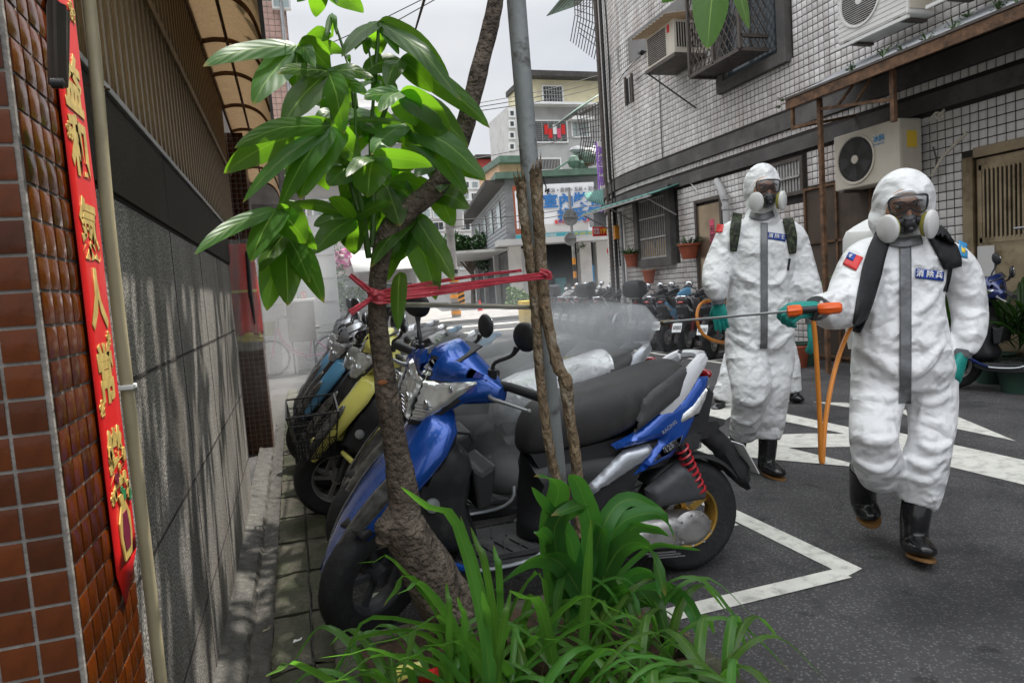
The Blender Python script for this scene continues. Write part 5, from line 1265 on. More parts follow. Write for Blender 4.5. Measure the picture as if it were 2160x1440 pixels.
def scooter(name, label, body, rail, seatm, steer=.5, rim='cast_alloy', panel='silver_paint', spring='spring_red', basket=False, foil=False, group=None, detail=True, top_box=False, shield=None, mirrors=True, fender=None, lens='headlight_lens', screen=False):
    t = thing(name, label, 'scooter', (0,0,0), 0, group)
    B, BL, GR = MATS[body], MATS['black_plastic'], MATS['grey_plastic']
    TS = Matrix.Translation(SA) @ Matrix.Rotation(steer, 4, SDIR) @ Matrix.Translation(-SA)
    def both(nm, outline, T, m, w=lambda u,v: 1.0, r=.03, step=None, par=t, y0=0.0, sides=(1,-1), power=.5, one=True, TT=None):
        s = MB()
        for sg in sides:
            f = (lambda u,v,h: Vector((u, sg*(y0+h)*w(u,v), v)))
            s.inflate(outline, T, f, r, step, back=True, power=power)
        return obj(nm, s, m, par, ang=60)
    torus_wheel(t, -.637, .235, .235, .115, MATS[rim]); torus_wheel(t, .637, .235, .235, .10, MATS['grey_plastic' if rim == 'gold_rim' else rim], TS)
    tw_ = lambda u, v: max(.35, min(1, 1-(-u-.40)*1.2)) if u < -.4 else 1.0
    both('lower_body', O_LOW, .115, BL, r=.05)
    [both('tail_panel', O_TAIL, .030, B, tw_, r=.03, step=.02, y0=.118, sides=(q,)) for q in (1,-1)]
    [both('side_panel', O_SILVER, .028, MATS[panel], r=.025, step=.018, y0=.112, sides=(q,)) for q in (1,-1)]
    both('rear_fender', O_FEND, .045, BL, r=.02)
    # centre filler under the seat
    s = MB(); s.prism([(.05,.6),(-.16,.6),(-.35,.62),(-.5,.70),(-.7,.78),(-.74,.74),(-.7,.6),(-.4,.5),(0,.5)], -.09, .09, Matrix(((1,0,0,0),(0,0,1,0),(0,1,0,0),(0,0,0,1)))); obj('frame_cover', s, BL, t, smooth=False)
    # seat
    xs_ = [.072,.05,.0,-.08,-.18,-.30,-.40,-.50,-.585,-.625,-.64]
    tz = [.655,.735,.785,.812,.827,.845,.865,.887,.896,.88,.85]; bz = [.60,.585,.585,.59,.594,.615,.655,.71,.755,.80,.835]; hw = [.05,.085,.11,.13,.15,.155,.15,.142,.125,.09,.03]
    rings = []
    for x, a, b_, w_ in zip(xs_, tz, bz, hw):
        ring = []
        for k in range(20):
            an = 2*pi*k/20; cc, ss = cos(an), sin(an); e = .62
            yy = w_*(abs(cc)**e)*(1 if cc > 0 else -1); zz = (a+b_)/2+(a-b_)/2*(abs(ss)**e)*(1 if ss > 0 else -1)
            if ss > 0: zz -= .02*(abs(yy)/max(w_,.01))**2
            ring.append((x, yy, zz))
        rings.append(ring)
    s = MB(); s.loft(rings); st = obj('seat', s, MATS[seatm], t, subd=1 if detail else 0)
    if foil:
        s = MB(); s.loft([[(p[0]+.004, p[1]*1.04, p[2]+(.006 if p[2] > .7 else .0)) for p in r_] for r_ in rings[:8]]); obj('seat_cover', s, MATS['seat_foil'], t)
    if detail:
        for sg_ in (1,-1): both('seat_side_panel', O_TRIM, .014, MATS['seat_trim'], lambda u,v: 1-.22*max(0,(-u-.42)/.2)**1.5, r=.012, y0=.143, par=st, sides=(sg_,))
    # grab rail
    for sg in (1,-1):
        s = MB(); P_ = [(-.47,.115*sg,.70),(-.56,.118*sg,.765),(-.64,.11*sg,.845),(-.70,.08*sg,.885),(-.73,.0,.895)]
        Q, _ = spline([Vector(p) for p in P_], [0]*5, 4); rr_ = []
        for i, p in enumerate(Q):
            u = i/(len(Q)-1); hh = .028*(1-u)+.014; ww = .012+.012*u
            d = (Q[min(i+1,len(Q)-1)]-Q[max(i-1,0)]).normalized(); nrm = Vector((-d.z,0,d.x)) if abs(d.y) < .9 else Vector((0,0,1))
            if nrm.length < .1: nrm = Vector((0,0,1))
            nrm.normalize(); sd_ = d.cross(nrm)
            rr_.append([p+nrm*hh*a+sd_*ww*b_ for a, b_ in ((1,.6),(1,-.6),(.5,-1),(-.5,-1),(-1,-.6),(-1,.6),(-.5,1),(.5,1))])
        s.loft(rr_); obj('grab_rail', s, MATS[rail], t, ang=30)
    s = MB(); s.ell((-.755,0,.81), (.026,.052,.022)); obj('tail_light', s, MATS['red_lens'], t)
    if detail: [both('rear_indicator', O_LAMP, .012, MATS['headlight_lens'], tw_, r=.012, y0=.146, step=.012, sides=(q,)) for q in (1,-1)]
    # licence plate on the fender tip
    s = MB(); Tp = Matrix.Translation((-.915,0,.44)) @ Matrix.Rotation(radians(28),4,'Y'); s.box((-.004,-.075,-.075),(.0,.075,.075), Tp); pl = obj('licence_plate', s, MATS['plate_white'], t, smooth=False)
    s = MB()
    for k in range(6): s.box((-.0052,-.062+k*.021,-.035),(-.0042,-.047+k*.021,.03), Tp)
    obj('plate_characters', s, MATS['black_print'], pl, smooth=False)
    # engine side
    both('air_box', O_AIR, .05, GR, r=.03, y0=.09, sides=(1,), par=t)
    def case(cx, cz, lx, lz, T, m, nm, y0_=.07, ang=.0, sg=1):
        n = 26; o_ = [(cx+lx*cos(2*pi*k/n)*cos(ang)-lz*sin(2*pi*k/n)*sin(ang), cz+lx*cos(2*pi*k/n)*sin(ang)+lz*sin(2*pi*k/n)*cos(ang)) for k in range(n)]
        s = MB(); s.inflate(o_, T, lambda u,v,h: Vector((u, sg*(y0_+h), v)), lz*.5, lz*.3); return obj(nm, s, MATS[m], t, ang=70)
    case(-.50,.215,.20,.075,.075,'cast_alloy','transmission_case',.06,.04); case(-.585,.225,.085,.07,.02,'cast_alloy','clutch_cover',.13,0)
    if detail:
        s = MB()
        for k in range(9): 
            a = 2*pi*k/9; s.lathe([(.001,0),(.006,.004),(.001,.005)], Matrix.Translation((-.585+.075*cos(a),.15,.225+.06*sin(a))) @ Matrix.Rotation(-pi/2,4,'X'), 6)
        for k in range(3): s.bar((-.36-.02*k,.142,.165-.012*k),(-.50-.02*k,.142,.15-.012*k),.006)
        obj('cover_bolts', s, MATS['chrome'], t, kind='stuff')
    s = MB(); s.tube([(-.30,-.15,.22),(-.45,-.17,.25),(-.80,-.18,.33)], [.03,.06,.055], 14); obj('exhaust', s, BL, t)
    # shock with coil
    for sg in ((1,-1) if detail else (1,)):
        P0, P1 = Vector((-.56,.115*sg,.565)), Vector((-.65,.115*sg,.33)); s = MB(); s.tube([P0,P1], .012, 8); sh_ = obj('shock_absorber', s, BL, t)
        n = 90; d = (P1-P0); a = d.normalized().cross(Vector((0,1,0))).normalized(); b_ = d.normalized().cross(a)
        s = MB(); s.tube([P0+d*(.02+.9*i/n)+a*.026*cos(i/n*2*pi*8.5)+b_*.026*sin(i/n*2*pi*8.5) for i in range(n+1)], .0048, 5, cap=True); obj('coil_spring', s, MATS[spring], sh_)
    # inner fender hugger over rear wheel
    s = MB(); vs = []
    for k in range(13):
        a = radians(40+k*9); r_ = .262
        for y_ in (-.07,-.05,0,.05,.07): vs.append((-.637+r_*cos(a)*(1 if abs(y_)<.06 else .94), y_, .235+r_*sin(a)*(1 if abs(y_)<.06 else .94)))
    s.add(vs, [(i*5+j,i*5+j+1,(i+1)*5+j+1,(i+1)*5+j) for i in range(12) for j in range(4)]); obj('mudguard', s, BL, t, solid=.005)
    # floor board
    s = MB(); s.prism([(.42,.265),(.06,.255),(.05,.24),(-.1,.215),(.1,.20),(.33,.205),(.42,.24)], -.175, .175, Matrix(((1,0,0,0),(0,0,1,0),(0,1,0,0),(0,0,0,1)))); obj('floor_board', s, BL, t, bevel=.01, smooth=False)
    s = MB(); s.box((.05,-.165,.262),(.40,.165,.27))
    if detail:
        for k in range(5):
            x = .10+k*.06; s.bar((x,.15,.274),(x+.035,.02,.274),.004,.008); s.bar((x,-.15,.274),(x+.035,-.02,.274),.004,.008); s.bar((x+.03,.15,.274),(x+.0,.02,.274),.004,.006)
        s.bar((.06,.158,.274),(.39,.158,.274),.004,.008); s.bar((.06,-.158,.274),(.39,-.158,.274),.004,.008)
    obj('foot_mat', s, MATS['floor_mat'], t, smooth=False)
    for sg in (1,-1):
        s = MB(); s.tube([(.48,.165*sg,.345),(.40,.178*sg,.285),(.30,.182*sg,.245),(.12,.18*sg,.245),(.04,.165*sg,.275),(.02,.13*sg,.32)], .0075, 6, smoothpath=3); obj('side_trim', s, MATS['silver_paint'], t)
        s = MB(); s.tube([(.56,.13*sg,.40),(.48,.172*sg,.335),(.38,.183*sg,.275),(.28,.18*sg,.235)], [.012,.016,.015,.004], 8, smoothpath=3); obj('lower_side_fairing', s, B, t)
    # leg shield and apron
    both('leg_shield', O_INNER, .175, BL, lambda u,v: 1.0 if v > .55 else .94, r=.05)
    s = MB(); Fp = [(.415,.815),(.455,.78),(.52,.70),(.595,.62),(.672,.535),(.742,.44),(.795,.345),(.825,.265)]; Bp = [(.33,.80),(.335,.735),(.385,.665),(.45,.60),(.52,.53),(.61,.45),(.70,.365),(.795,.275)]; Wp = [.10,.155,.19,.195,.18,.15,.11,.03]
    rings = []
    for (fx,fz),(bx_,bz_),w_ in zip(Fp,Bp,Wp):
        ring = []
        for k in range(17):
            u = -1+2*k/16; au = abs(u)
            q = au**2.2; crease = .012*max(0,1-abs(au-.55)*5)
            ring.append((fx*(1-q)+bx_*q+crease*.6, w_*sin(u*pi/2)*(1), fz*(1-q)+bz_*q+crease))
        rings.append(ring)
    s.loft(rings, close=False, cap=False); obj('apron', s, MATS[shield] if shield else B, t, solid=.008, subd=0, ang=50)
    for sg in (1,-1):    # running light strips let into the apron
        s = MB(); vs = []; nt_ = 14
        def AP(tt, u):
            i = min(int(tt), len(Fp)-2); f = tt-i; L2 = lambda A: A[i]*(1-f)+A[i+1]*f
            fx = L2([p[0] for p in Fp]); fz = L2([p[1] for p in Fp]); bx_ = L2([p[0] for p in Bp]); bz_ = L2([p[1] for p in Bp]); w_ = L2(Wp)
            au = abs(u); q = au**2.2; cr2 = .012*max(0,1-abs(au-.55)*5)
            return Vector((fx*(1-q)+bx_*q+cr2*.6, w_*sin(u*pi/2), fz*(1-q)+bz_*q+cr2))
        for i in range(nt_+1):
            tt = 2.6+3.9*i/nt_; wd = .16*sin(pi*min(1,(i+.3)/nt_))**.6
            for j in range(5):
                u = (.66+wd*(j/4-.5)*1.6)*sg; p = AP(tt,u); c_ = Vector((.45,0,.40)); nn = (p-c_); nn.normalize(); vs.append(p+nn*(.012+.004*(1-abs(j/4-.5)*2)))
        s.add(vs, [(i*5+j,i*5+j+1,(i+1)*5+j+1,(i+1)*5+j) for i in range(nt_) for j in range(4)]); obj('running_light', s, MATS['dark_lens'], t, solid=.006)
    s = MB(); s.lathe([(.001,.012),(.024,.009),(.026,0)], Matrix.Translation((.445,.177,.50)) @ Matrix.Rotation(-pi/2,4,'X'), 20); obj('round_cap', s, MATS['silver_paint'], t)
    # glove pocket and hook
    s = MB(); s.prism([(.29,.60),(.255,.575),(.20,.60),(.23,.45),(.28,.44)], -.15, .15, Matrix(((1,0,0,0),(0,0,1,0),(0,1,0,0),(0,0,0,1)))); obj('glove_pocket', s, BL, t, bevel=.012, smooth=False)
    s = MB(); s.tube([(.30,0,.70),(.255,0,.69),(.245,0,.655),(.262,0,.64)], .006, 6); obj('bag_hook', s, BL, t)
    # ---- steered group
    def P(x, y, z): return TS @ Vector((x,y,z))
    for sg in (1,-1): s = MB(); s.tube([P(.475,.055*sg,.58), P(.62,.075*sg,.27), P(.637,.075*sg,.235)], [.02,.017,.02], 10); obj('fork_leg', s, GR if not rim == 'gold_rim' else BL, t)
    s = MB(); vs = []
    for k in range(15):
        a = radians(62+k*6.4); r_ = .256
        for y_, q in ((-.062,.90),(-.055,.97),(-.03,1.0),(0,1.015),(.03,1.0),(.055,.97),(.062,.90)): vs.append(TS @ Vector((.637+r_*q*cos(a), y_, .235+r_*q*sin(a))))
    s.add(vs, [(i*7+j,i*7+j+1,(i+1)*7+j+1,(i+1)*7+j) for i in range(14) for j in range(6)]); obj('front_fender', s, MATS[fender] if fender else BL, t, solid=.004)
    s = MB(); rings = []
    for i in range(17):
        y = -.235+.47*i/16; u = abs(y)/.235; cz = .905+.03*(1-u); cx = .30-.02*u; hh = .03+.078*max(0,1-u**1.25); dd = .032+.085*max(0,1-u**1.6)
        rings.append([P(cx+dd*(abs(cos(a))**.8)*(1 if cos(a)>0 else -1)*(1.0 if cos(a)>0 else .55), y, cz+hh*(abs(sin(a))**.8)*(1 if sin(a)>0 else -1)-.035*cos(a)*(1-u)) for a in [2*pi*k/16 for k in range(16)]])
    s.loft(rings); obj('handlebar_cowl', s, B, t)
    # mask, lamps
    def front(nm, o_, T, m, x0, r=.012, step=.02, k=.55, par=t, both_=True):
        s = MB()
        for sg in ((1,-1) if both_ else (1,)):
            s.inflate(o_, T, lambda u,v,h: P(x0+h-abs(u)*k-(v-.9)*.45, sg*u, v), r, step)
        return obj(nm, s, m, par, ang=50)
    front('front_mask', [(0,1.015),(.03,1.03),(.055,.995),(.18,.965),(.225,.94),(.215,.895),(.13,.86),(.07,.80),(.0,.775)], .022, B, .435, .02, .025)
    hl = front('headlight', [(.004,.79),(.045,.795),(.105,.86),(.178,.95),(.06,.928),(.022,.93),(.014,.99),(.003,1.0)], .020, MATS[lens], .455, .012, .014)
    front('headlight_bezel', [(0,.775),(.052,.78),(.116,.85),(.192,.955),(.06,.94),(.03,.94),(.02,1.005),(0,1.01)], .010, BL, .449, .01, .02)
    front('mask_crest', [(.024,.995),(.045,1.018),(.185,.972),(.18,.962),(.06,.945),(.034,.945)], .016, B, .462, .014, .02)
    s = MB(); s.box((-.07,-.085,-.004),(.07,.085,.004), TS @ Matrix.Translation((.30,0,1.012)) @ Matrix.Rotation(radians(18),4,'Y')); obj('instrument_panel', s, BL, t, bevel=.006, smooth=False)
    if detail and not screen:
        s = MB()
        for sg in (1,-1):
            for (yy,zz_,rr1) in ((.048,.855,.020),(.105,.915,.013)):
                c_ = P(.478-yy*.55-(zz_-.9)*.45, sg*yy, zz_); s.ell(c_, (rr1*.6,rr1,rr1), seg=12, rings=8)
        obj('bulb', s, MATS['chrome'], hl, kind='stuff')
        s = MB()
        for sg in (1,-1):
            for q_ in range(5):
                za = .812+q_*.011; s.bar(P(.482-(za-.9)*.45-.012*.55,sg*.012,za), P(.478-(za-.9)*.45-.05*.55,sg*(.05+q_*.008),za), .0022)
        obj('lens_ribs', s, MATS['chrome'], hl, kind='stuff')
    if screen:
        s = MB(); s.inflate([(-.14,.98),(.14,.98),(.11,1.16),(.05,1.22),(-.05,1.22),(-.11,1.16)], .004, lambda u,v,h: P(.40-abs(u)*.3-(v-.98)*.5+h,u,v), .02, .04); obj('windscreen', s, MATS['dark_lens'], t)
    for sg in (1,-1):
        s = MB(); s.tube([P(.275,.215*sg,.93), P(.262,.25*sg,.93), P(.245,.36*sg,.925), P(.243,.37*sg,.925)], [.017,.017,.018,.02], 12)
        obj('grip', s, BL, t)
        s = MB(); s.tube([P(.31,.20*sg,.905), P(.335,.225*sg,.90), P(.325,.29*sg,.898), P(.30,.365*sg,.888)], [.007,.009,.0065,.006], 8, smoothpath=3); s.ell(P(.30,.367*sg,.888),(.009,.009,.009),seg=8,rings=6); obj('brake_lever', s, MATS['grey_metal'], t)
        if mirrors:
            s = MB(); s.tube([P(.29,.185*sg,.955), P(.29,.185*sg,.985)], .017, 10); s.tube([P(.29,.185*sg,.98), P(.285,.19*sg,1.01), P(.255,.235*sg,1.04), P(.245,.25*sg,1.07)], [.007,.007,.007,.012], 8, smoothpath=3)
            mrr = obj('mirror_stem', s, BL, t)
            Tm = TS @ Matrix.Translation((.235,.275*sg,1.115)) @ Matrix.Rotation(radians(-14*sg),4,'Z') @ Matrix.Rotation(radians(12*sg),4,'X')
            s = MB(); s.ell((0,0,0), (.022,.066,.052), Tm, 20, 10); obj('mirror_shell', s, BL, mrr)
            s = MB(); s.ell((-.012,0,0), (.013,.060,.046), Tm, 20, 8); obj('mirror_glass', s, MATS['mirror_glass'], mrr)
    # stand
    s = MB(); s.tube([(-.05,.14,.22),(-.10,.22,.01)], .012, 8); obj('side_stand', s, BL, t)
    if basket: basket_part(t, TS)
    if top_box:
        s = MB(); rings = []
        for x, w_, h_ in ((-.58,.10,.10),(-.60,.16,.13),(-.75,.20,.155),(-.88,.17,.14),(-.91,.11,.10)):
            rings.append([(x, w_*(abs(cos(a))**.6)*(1 if cos(a)>0 else -1), 1.04+h_*(abs(sin(a))**.6)*(1 if sin(a)>0 else -1)) for a in [2*pi*k/18 for k in range(18)]])
        s.loft(rings); obj('top_box', s, BL, t)
        s = MB(); s.box((-.80,-.08,.87),(-.62,.08,.9)); obj('rack', s, MATS['grey_metal'], t, smooth=False)
    return t
def place(t, fx, fy, heading):      # front wheel contact point and heading angle
    c = Vector((fx,fy,0))-Vector((cos(heading),sin(heading),0))*.637
    t.matrix_basis = Matrix.Translation(c) @ Matrix.Rotation(heading,4,'Z')
def moved(t, fx, fy, heading, label, group=None):
    c = Vector((fx,fy,0))-Vector((cos(heading),sin(heading),0))*.637; return dup(t, c, heading, label, group)

hero = scooter('scooter', 'bright blue scooter with white grab rail nearest the camera behind the tree', 'blue_paint', 'white_scooter', 'seat_vinyl', .62, 'gold_rim')
s = MB(); sgp = 1
s.inflate(O_BADGE, .004, lambda u,v,h: Vector((u, .146+h, v)), .006, .02); bdg = obj('side_badge', s, MATS['silver_paint'], hero)
s = MB(); s.inflate([(a*.94+O_BADGE[1][0]*.06+.000, b_*.97+O_BADGE[1][1]*.03) for a,b_ in O_BADGE], .003, lambda u,v,h: Vector((u,.1495+h,v)), .005, .02); obj('badge_field', s, MATS['black_print'], bdg)
q_ = hp(1080+900/2.769, 700+668/2.769); text('125', .030, MATS['silver_paint'], frame((q_[0],.154,q_[1]), (-.86,0,.5), (-.35,0,.9)), bdg, 'badge_lettering', bold=.0006)
q_ = hp(1080+905/2.769, 700+550/2.769); text('RACING', .020, MATS['silver_paint'], frame((q_[0],.150,q_[1]), (-.85,0,.52), (-.4,0,.9)), bdg, 'badge_lettering', bold=.0004)
text('S', .04, MATS['chrome'], frame((-.50,.144,.20), (-.99,0,.05), (-.1,0,1)), bdg, 'case_lettering')
place(hero, .198, 2.44, pi)
G1 = 'scooters parked in the marked bays on the left'
foil = scooter('scooter', 'grey scooter with crinkled silver foil seat cover behind the blue one', 'black_paint', 'silver_paint', 'seat_vinyl', .45, panel='silver_paint', foil=True, group=G1); place(foil, .27, 3.07, pi-.05)
yel = scooter('scooter', 'pale yellow scooter carrying a black wire basket over the front wheel', 'yellow_paint', 'grey_plastic', 'seat_vinyl', .35, panel='grey_plastic', basket=True, group=G1, fender='yellow_paint'); place(yel, .15, 3.90, pi-.32)
dark = scooter('scooter', 'dark scooter with black seat just behind the yellow basket scooter', 'black_paint', 'chrome', 'seat_vinyl', .5, panel='grey_plastic', group=G1); place(dark, .16, 4.5, pi-.36)
sil = scooter('scooter', 'silver scooter with sky blue front strip in the middle of the left bays', 'silver_paint', 'sky_paint', 'seat_vinyl', .5, panel='sky_paint', group=G1, shield='sky_paint'); place(sil, .10, 5.15, pi-.40)
moved(dark, .14, 5.8, pi-.42, 'black scooter between the sky blue striped one and the last three', G1)
moved(sil, .15, 6.5, pi-.42, 'third last scooter of the left bays, silver with pale blue trim', G1)
moved(dark, .2, 7.2, pi-.45, 'second last dark scooter in the mist of the left bays', G1)
moved(foil, .3, 8.2, pi-.45, 'last scooter of the left bays, nearest the bicycles', G1)

G2 = 'scooters parked tail out along the tiled wall'
hb = radians(38)
kblue = scooter('scooter', 'black scooter with bright blue tail nearest the worker in the wall row', 'sky_paint', 'black_metal', 'seat_vinyl', .4, panel='black_paint', group=G2, shield='black_paint'); 
kred = scooter('scooter', 'dark scooter with long red tail light strip in the wall row', 'black_paint', 'chrome', 'seat_vinyl', .4, panel='red_paint', group=G2)
kbox = scooter('scooter', 'black scooter with big rounded top box behind the spray nozzle', 'black_paint', 'black_metal', 'seat_vinyl', .4, panel='grey_plastic', group=G2, top_box=True)
ksil = scooter('scooter', 'white scooter at the far misty end of the wall row', 'white_scooter', 'silver_paint', 'seat_vinyl', .4, panel='red_paint', group=G2, screen=True)
def tail_at(t, px, py, heading, first=True, label=None):
    tp = at_z(px, py, 0); fx, fy = tp.x+1.29*cos(heading), tp.y+1.29*sin(heading)
    if first: place(t, fx, fy, heading); return t
    return moved(t, fx, fy, heading, label, G2)
hb = radians(31)
tail_at(kblue, 1404, 741, hb); tail_at(kbox, 1352, 735, hb)
tail_at(kred, 1268, 720, hb); tail_at(kbox, 1246, 715, radians(30), False, 'black scooter with top box left of the one with the red strip'); tail_at(kred, 1226, 710, radians(30), False, 'dark scooter with red tail two places left of the bicycle')
tail_at(ksil, 1207, 706, radians(30)); tail_at(kred, 1190, 702, radians(29), False, 'dark scooter just left of the white one in the misty wall row'); tail_at(kbox, 1176, 698, radians(29), False, 'second farthest scooter of the wall row, black with top box'); tail_at(ksil, 1160, 695, radians(29), False, 'farthest scooter of the wall row beside the sapling stems, white with low screen')
tail_at(kred, 1447, 748, radians(33), False, 'dark scooter left of the first worker legs, behind the hose loop')
tail_at(kred, 1376, 738, radians(29), False, 'dark scooter squeezed between the blue tailed one and the top box one')
tail_at(kblue, 1500, 757, radians(34), False, 'scooter hidden mostly behind the first worker at the near end of the wall row')
# navy scooter at the right edge
navy = scooter('scooter', 'navy scooter in front of the potted palms at the right frame edge', 'deep_blue_paint', 'black_metal', 'seat_vinyl', .5, panel='black_paint'); place(navy, 5.72, 4.72, radians(112))

# ============================================================ bicycles
def bicycle(label, frame_m, group=None, basket=False):
    t = thing('bicycle', label, 'bicycle', (0,0,0), 0, group); R_ = .31
    for x in (-.5,.5):
        C_ = Matrix.Translation((x,0,R_)) @ Matrix.Rotation(pi/2,4,'X'); s = MB()
        s.lathe([(R_-.022+.018*cos(a),.018*sin(a)) for a in [2*pi*k/8 for k in range(9)]], C_, 36); w_ = obj('tyre', s, MATS['tyre'], t)
        s = MB(); s.lathe([(R_-.04+.007*cos(a),.012*sin(a)) for a in [2*pi*k/6 for k in range(7)]], C_, 32)
        for k in range(18): a = 2*pi*k/18; s.bar(C_@Vector((.02*cos(a+.5),.02*sin(a+.5),.02*(-1)**k)), C_@Vector(((R_-.04)*cos(a),(R_-.04)*sin(a),0)), .003)
        obj('rim', s, MATS['chrome'], w_)
        s = MB(); vs = []
        for k in range(14):
            a = radians((15 if x > 0 else 30)+k*9.5); vs += [(x+(R_+.02)*cos(a),-.03,R_+(R_+.02)*sin(a)),(x+(R_+.03)*cos(a),0,R_+(R_+.03)*sin(a)),(x+(R_+.02)*cos(a),.03,R_+(R_+.02)*sin(a))]
        s.add(vs, [(3*i+j,3*i+j+1,3*i+j+4,3*i+j+3) for i in range(13) for j in (0,1)]); obj('mudguard', s, MATS['silver_paint'], t, solid=.003)
    s = MB()
    for a in (([(.36,0,.82),(.30,0,.60),(.12,0,.40),(-.1,0,.30),(-.12,0,.30)]), ([(.37,0,.74),(.28,0,.50),(.1,0,.34),(-.08,0,.27)]), ([(-.12,0,.27),(-.19,0,.62)]), ([(-.12,0,.28),(-.5,.04,.31)]), ([(-.19,0,.6),(-.5,.04,.31)]), ([(.36,0,.82),(.42,0,.62),(.5,.045,.31)]), ([(.42,0,.62),(.5,-.045,.31)])):
        s.tube([Vector(p) for p in a], .016, 8, smoothpath=3)
    obj('frame', s, MATS[frame_m], t)
    s = MB(); s.tube([(.36,0,.8),(.34,0,.95)], .012, 8); s.tube([(.22,.27,.97),(.30,.2,1.0),(.34,.05,.95),(.34,-.05,.95),(.30,-.2,1.0),(.22,-.27,.97)], .011, 8, smoothpath=3); obj('handlebar', s, MATS['chrome'], t)
    for sg in (1,-1): s = MB(); s.tube([(.25,.25*sg,.98),(.14,.28*sg,.96)], .017, 8); obj('grip', s, MATS['black_plastic'], t)
    s = MB(); s.tube([(-.19,0,.6),(-.21,0,.74)], .012, 8); s.ell((-.23,0,.77), (.13,.075,.035)); obj('saddle', s, MATS['seat_vinyl'], t)
    s = MB(); s.lathe([(.07,-.003),(.085,0),(.07,.003)], Matrix.Translation((-.12,.05,.28)) @ Matrix.Rotation(pi/2,4,'X'), 20); s.tube([(-.12,.05,.28),(-.06,.06,.15)], .008, 6); s.box((-.1,.06,.135),(-.02,.14,.155)); obj('crank', s, MATS['grey_metal'], t)
    s = MB(); s.box((-.62,-.06,.66),(-.30,.06,.675)); s.bar((-.6,.05,.66),(-.5,.05,.32),.01); s.bar((-.6,-.05,.66),(-.5,-.05,.32),.01); obj('carrier', s, MATS['black_metal'], t, smooth=False)
    if basket:
        s = MB(); s.lathe([(.11,.0),(.15,.22),(.16,.22),(.12,-.01),(.001,-.01)], Matrix.Translation((.55,0,.70)), 14); obj('basket', s, M('basket_green', (.35,.36,.18), .7), t)
    return t
pb = bicycle('pink city bicycle with a pale basket leaning by the white house', M('pink_paint', (.55,.25,.38), .35, coat=.4) and 'pink_paint', basket=True)
p = at_z(577, 793, 0); pb.matrix_basis = Matrix.Translation((p.x+.5,p.y+.05,0)) @ Matrix.Rotation(pi+.12,4,'Z')
bb = bicycle('grey bicycle with curved mudguards seen through the spray in the wall row', 'black_metal')
p = at_z(1318, 733, 0); bb.matrix_basis = Matrix.Translation((p.x+.35,p.y+.35,0)) @ Matrix.Rotation(radians(38),4,'Z') @ Matrix.Translation((0,0,0))
cr_ = thing('storage_crate', 'tall grey crate strapped up behind the pink bicycle', 'crate', at_z(650,770,0)); p = at_y(640,690,12.3)
s = MB(); s.box((p.x-.25,12.1,.55),(p.x+.2,12.5,1.22)); obj('body', s, MATS['bracket_metal'], cr_, smooth=False, bevel=.02); s = MB(); s.box((p.x-.28,12.05,1.22),(p.x+.23,12.55,1.27)); obj('lid', s, MATS['white_paint'], cr_, smooth=False, bevel=.01)
for k in range(2): s = MB(); s.bar((p.x-.2+.35*k,12.3,0),(p.x-.2+.35*k,12.3,.55),.03); obj('leg', s, MATS['black_metal'], cr_, smooth=False)
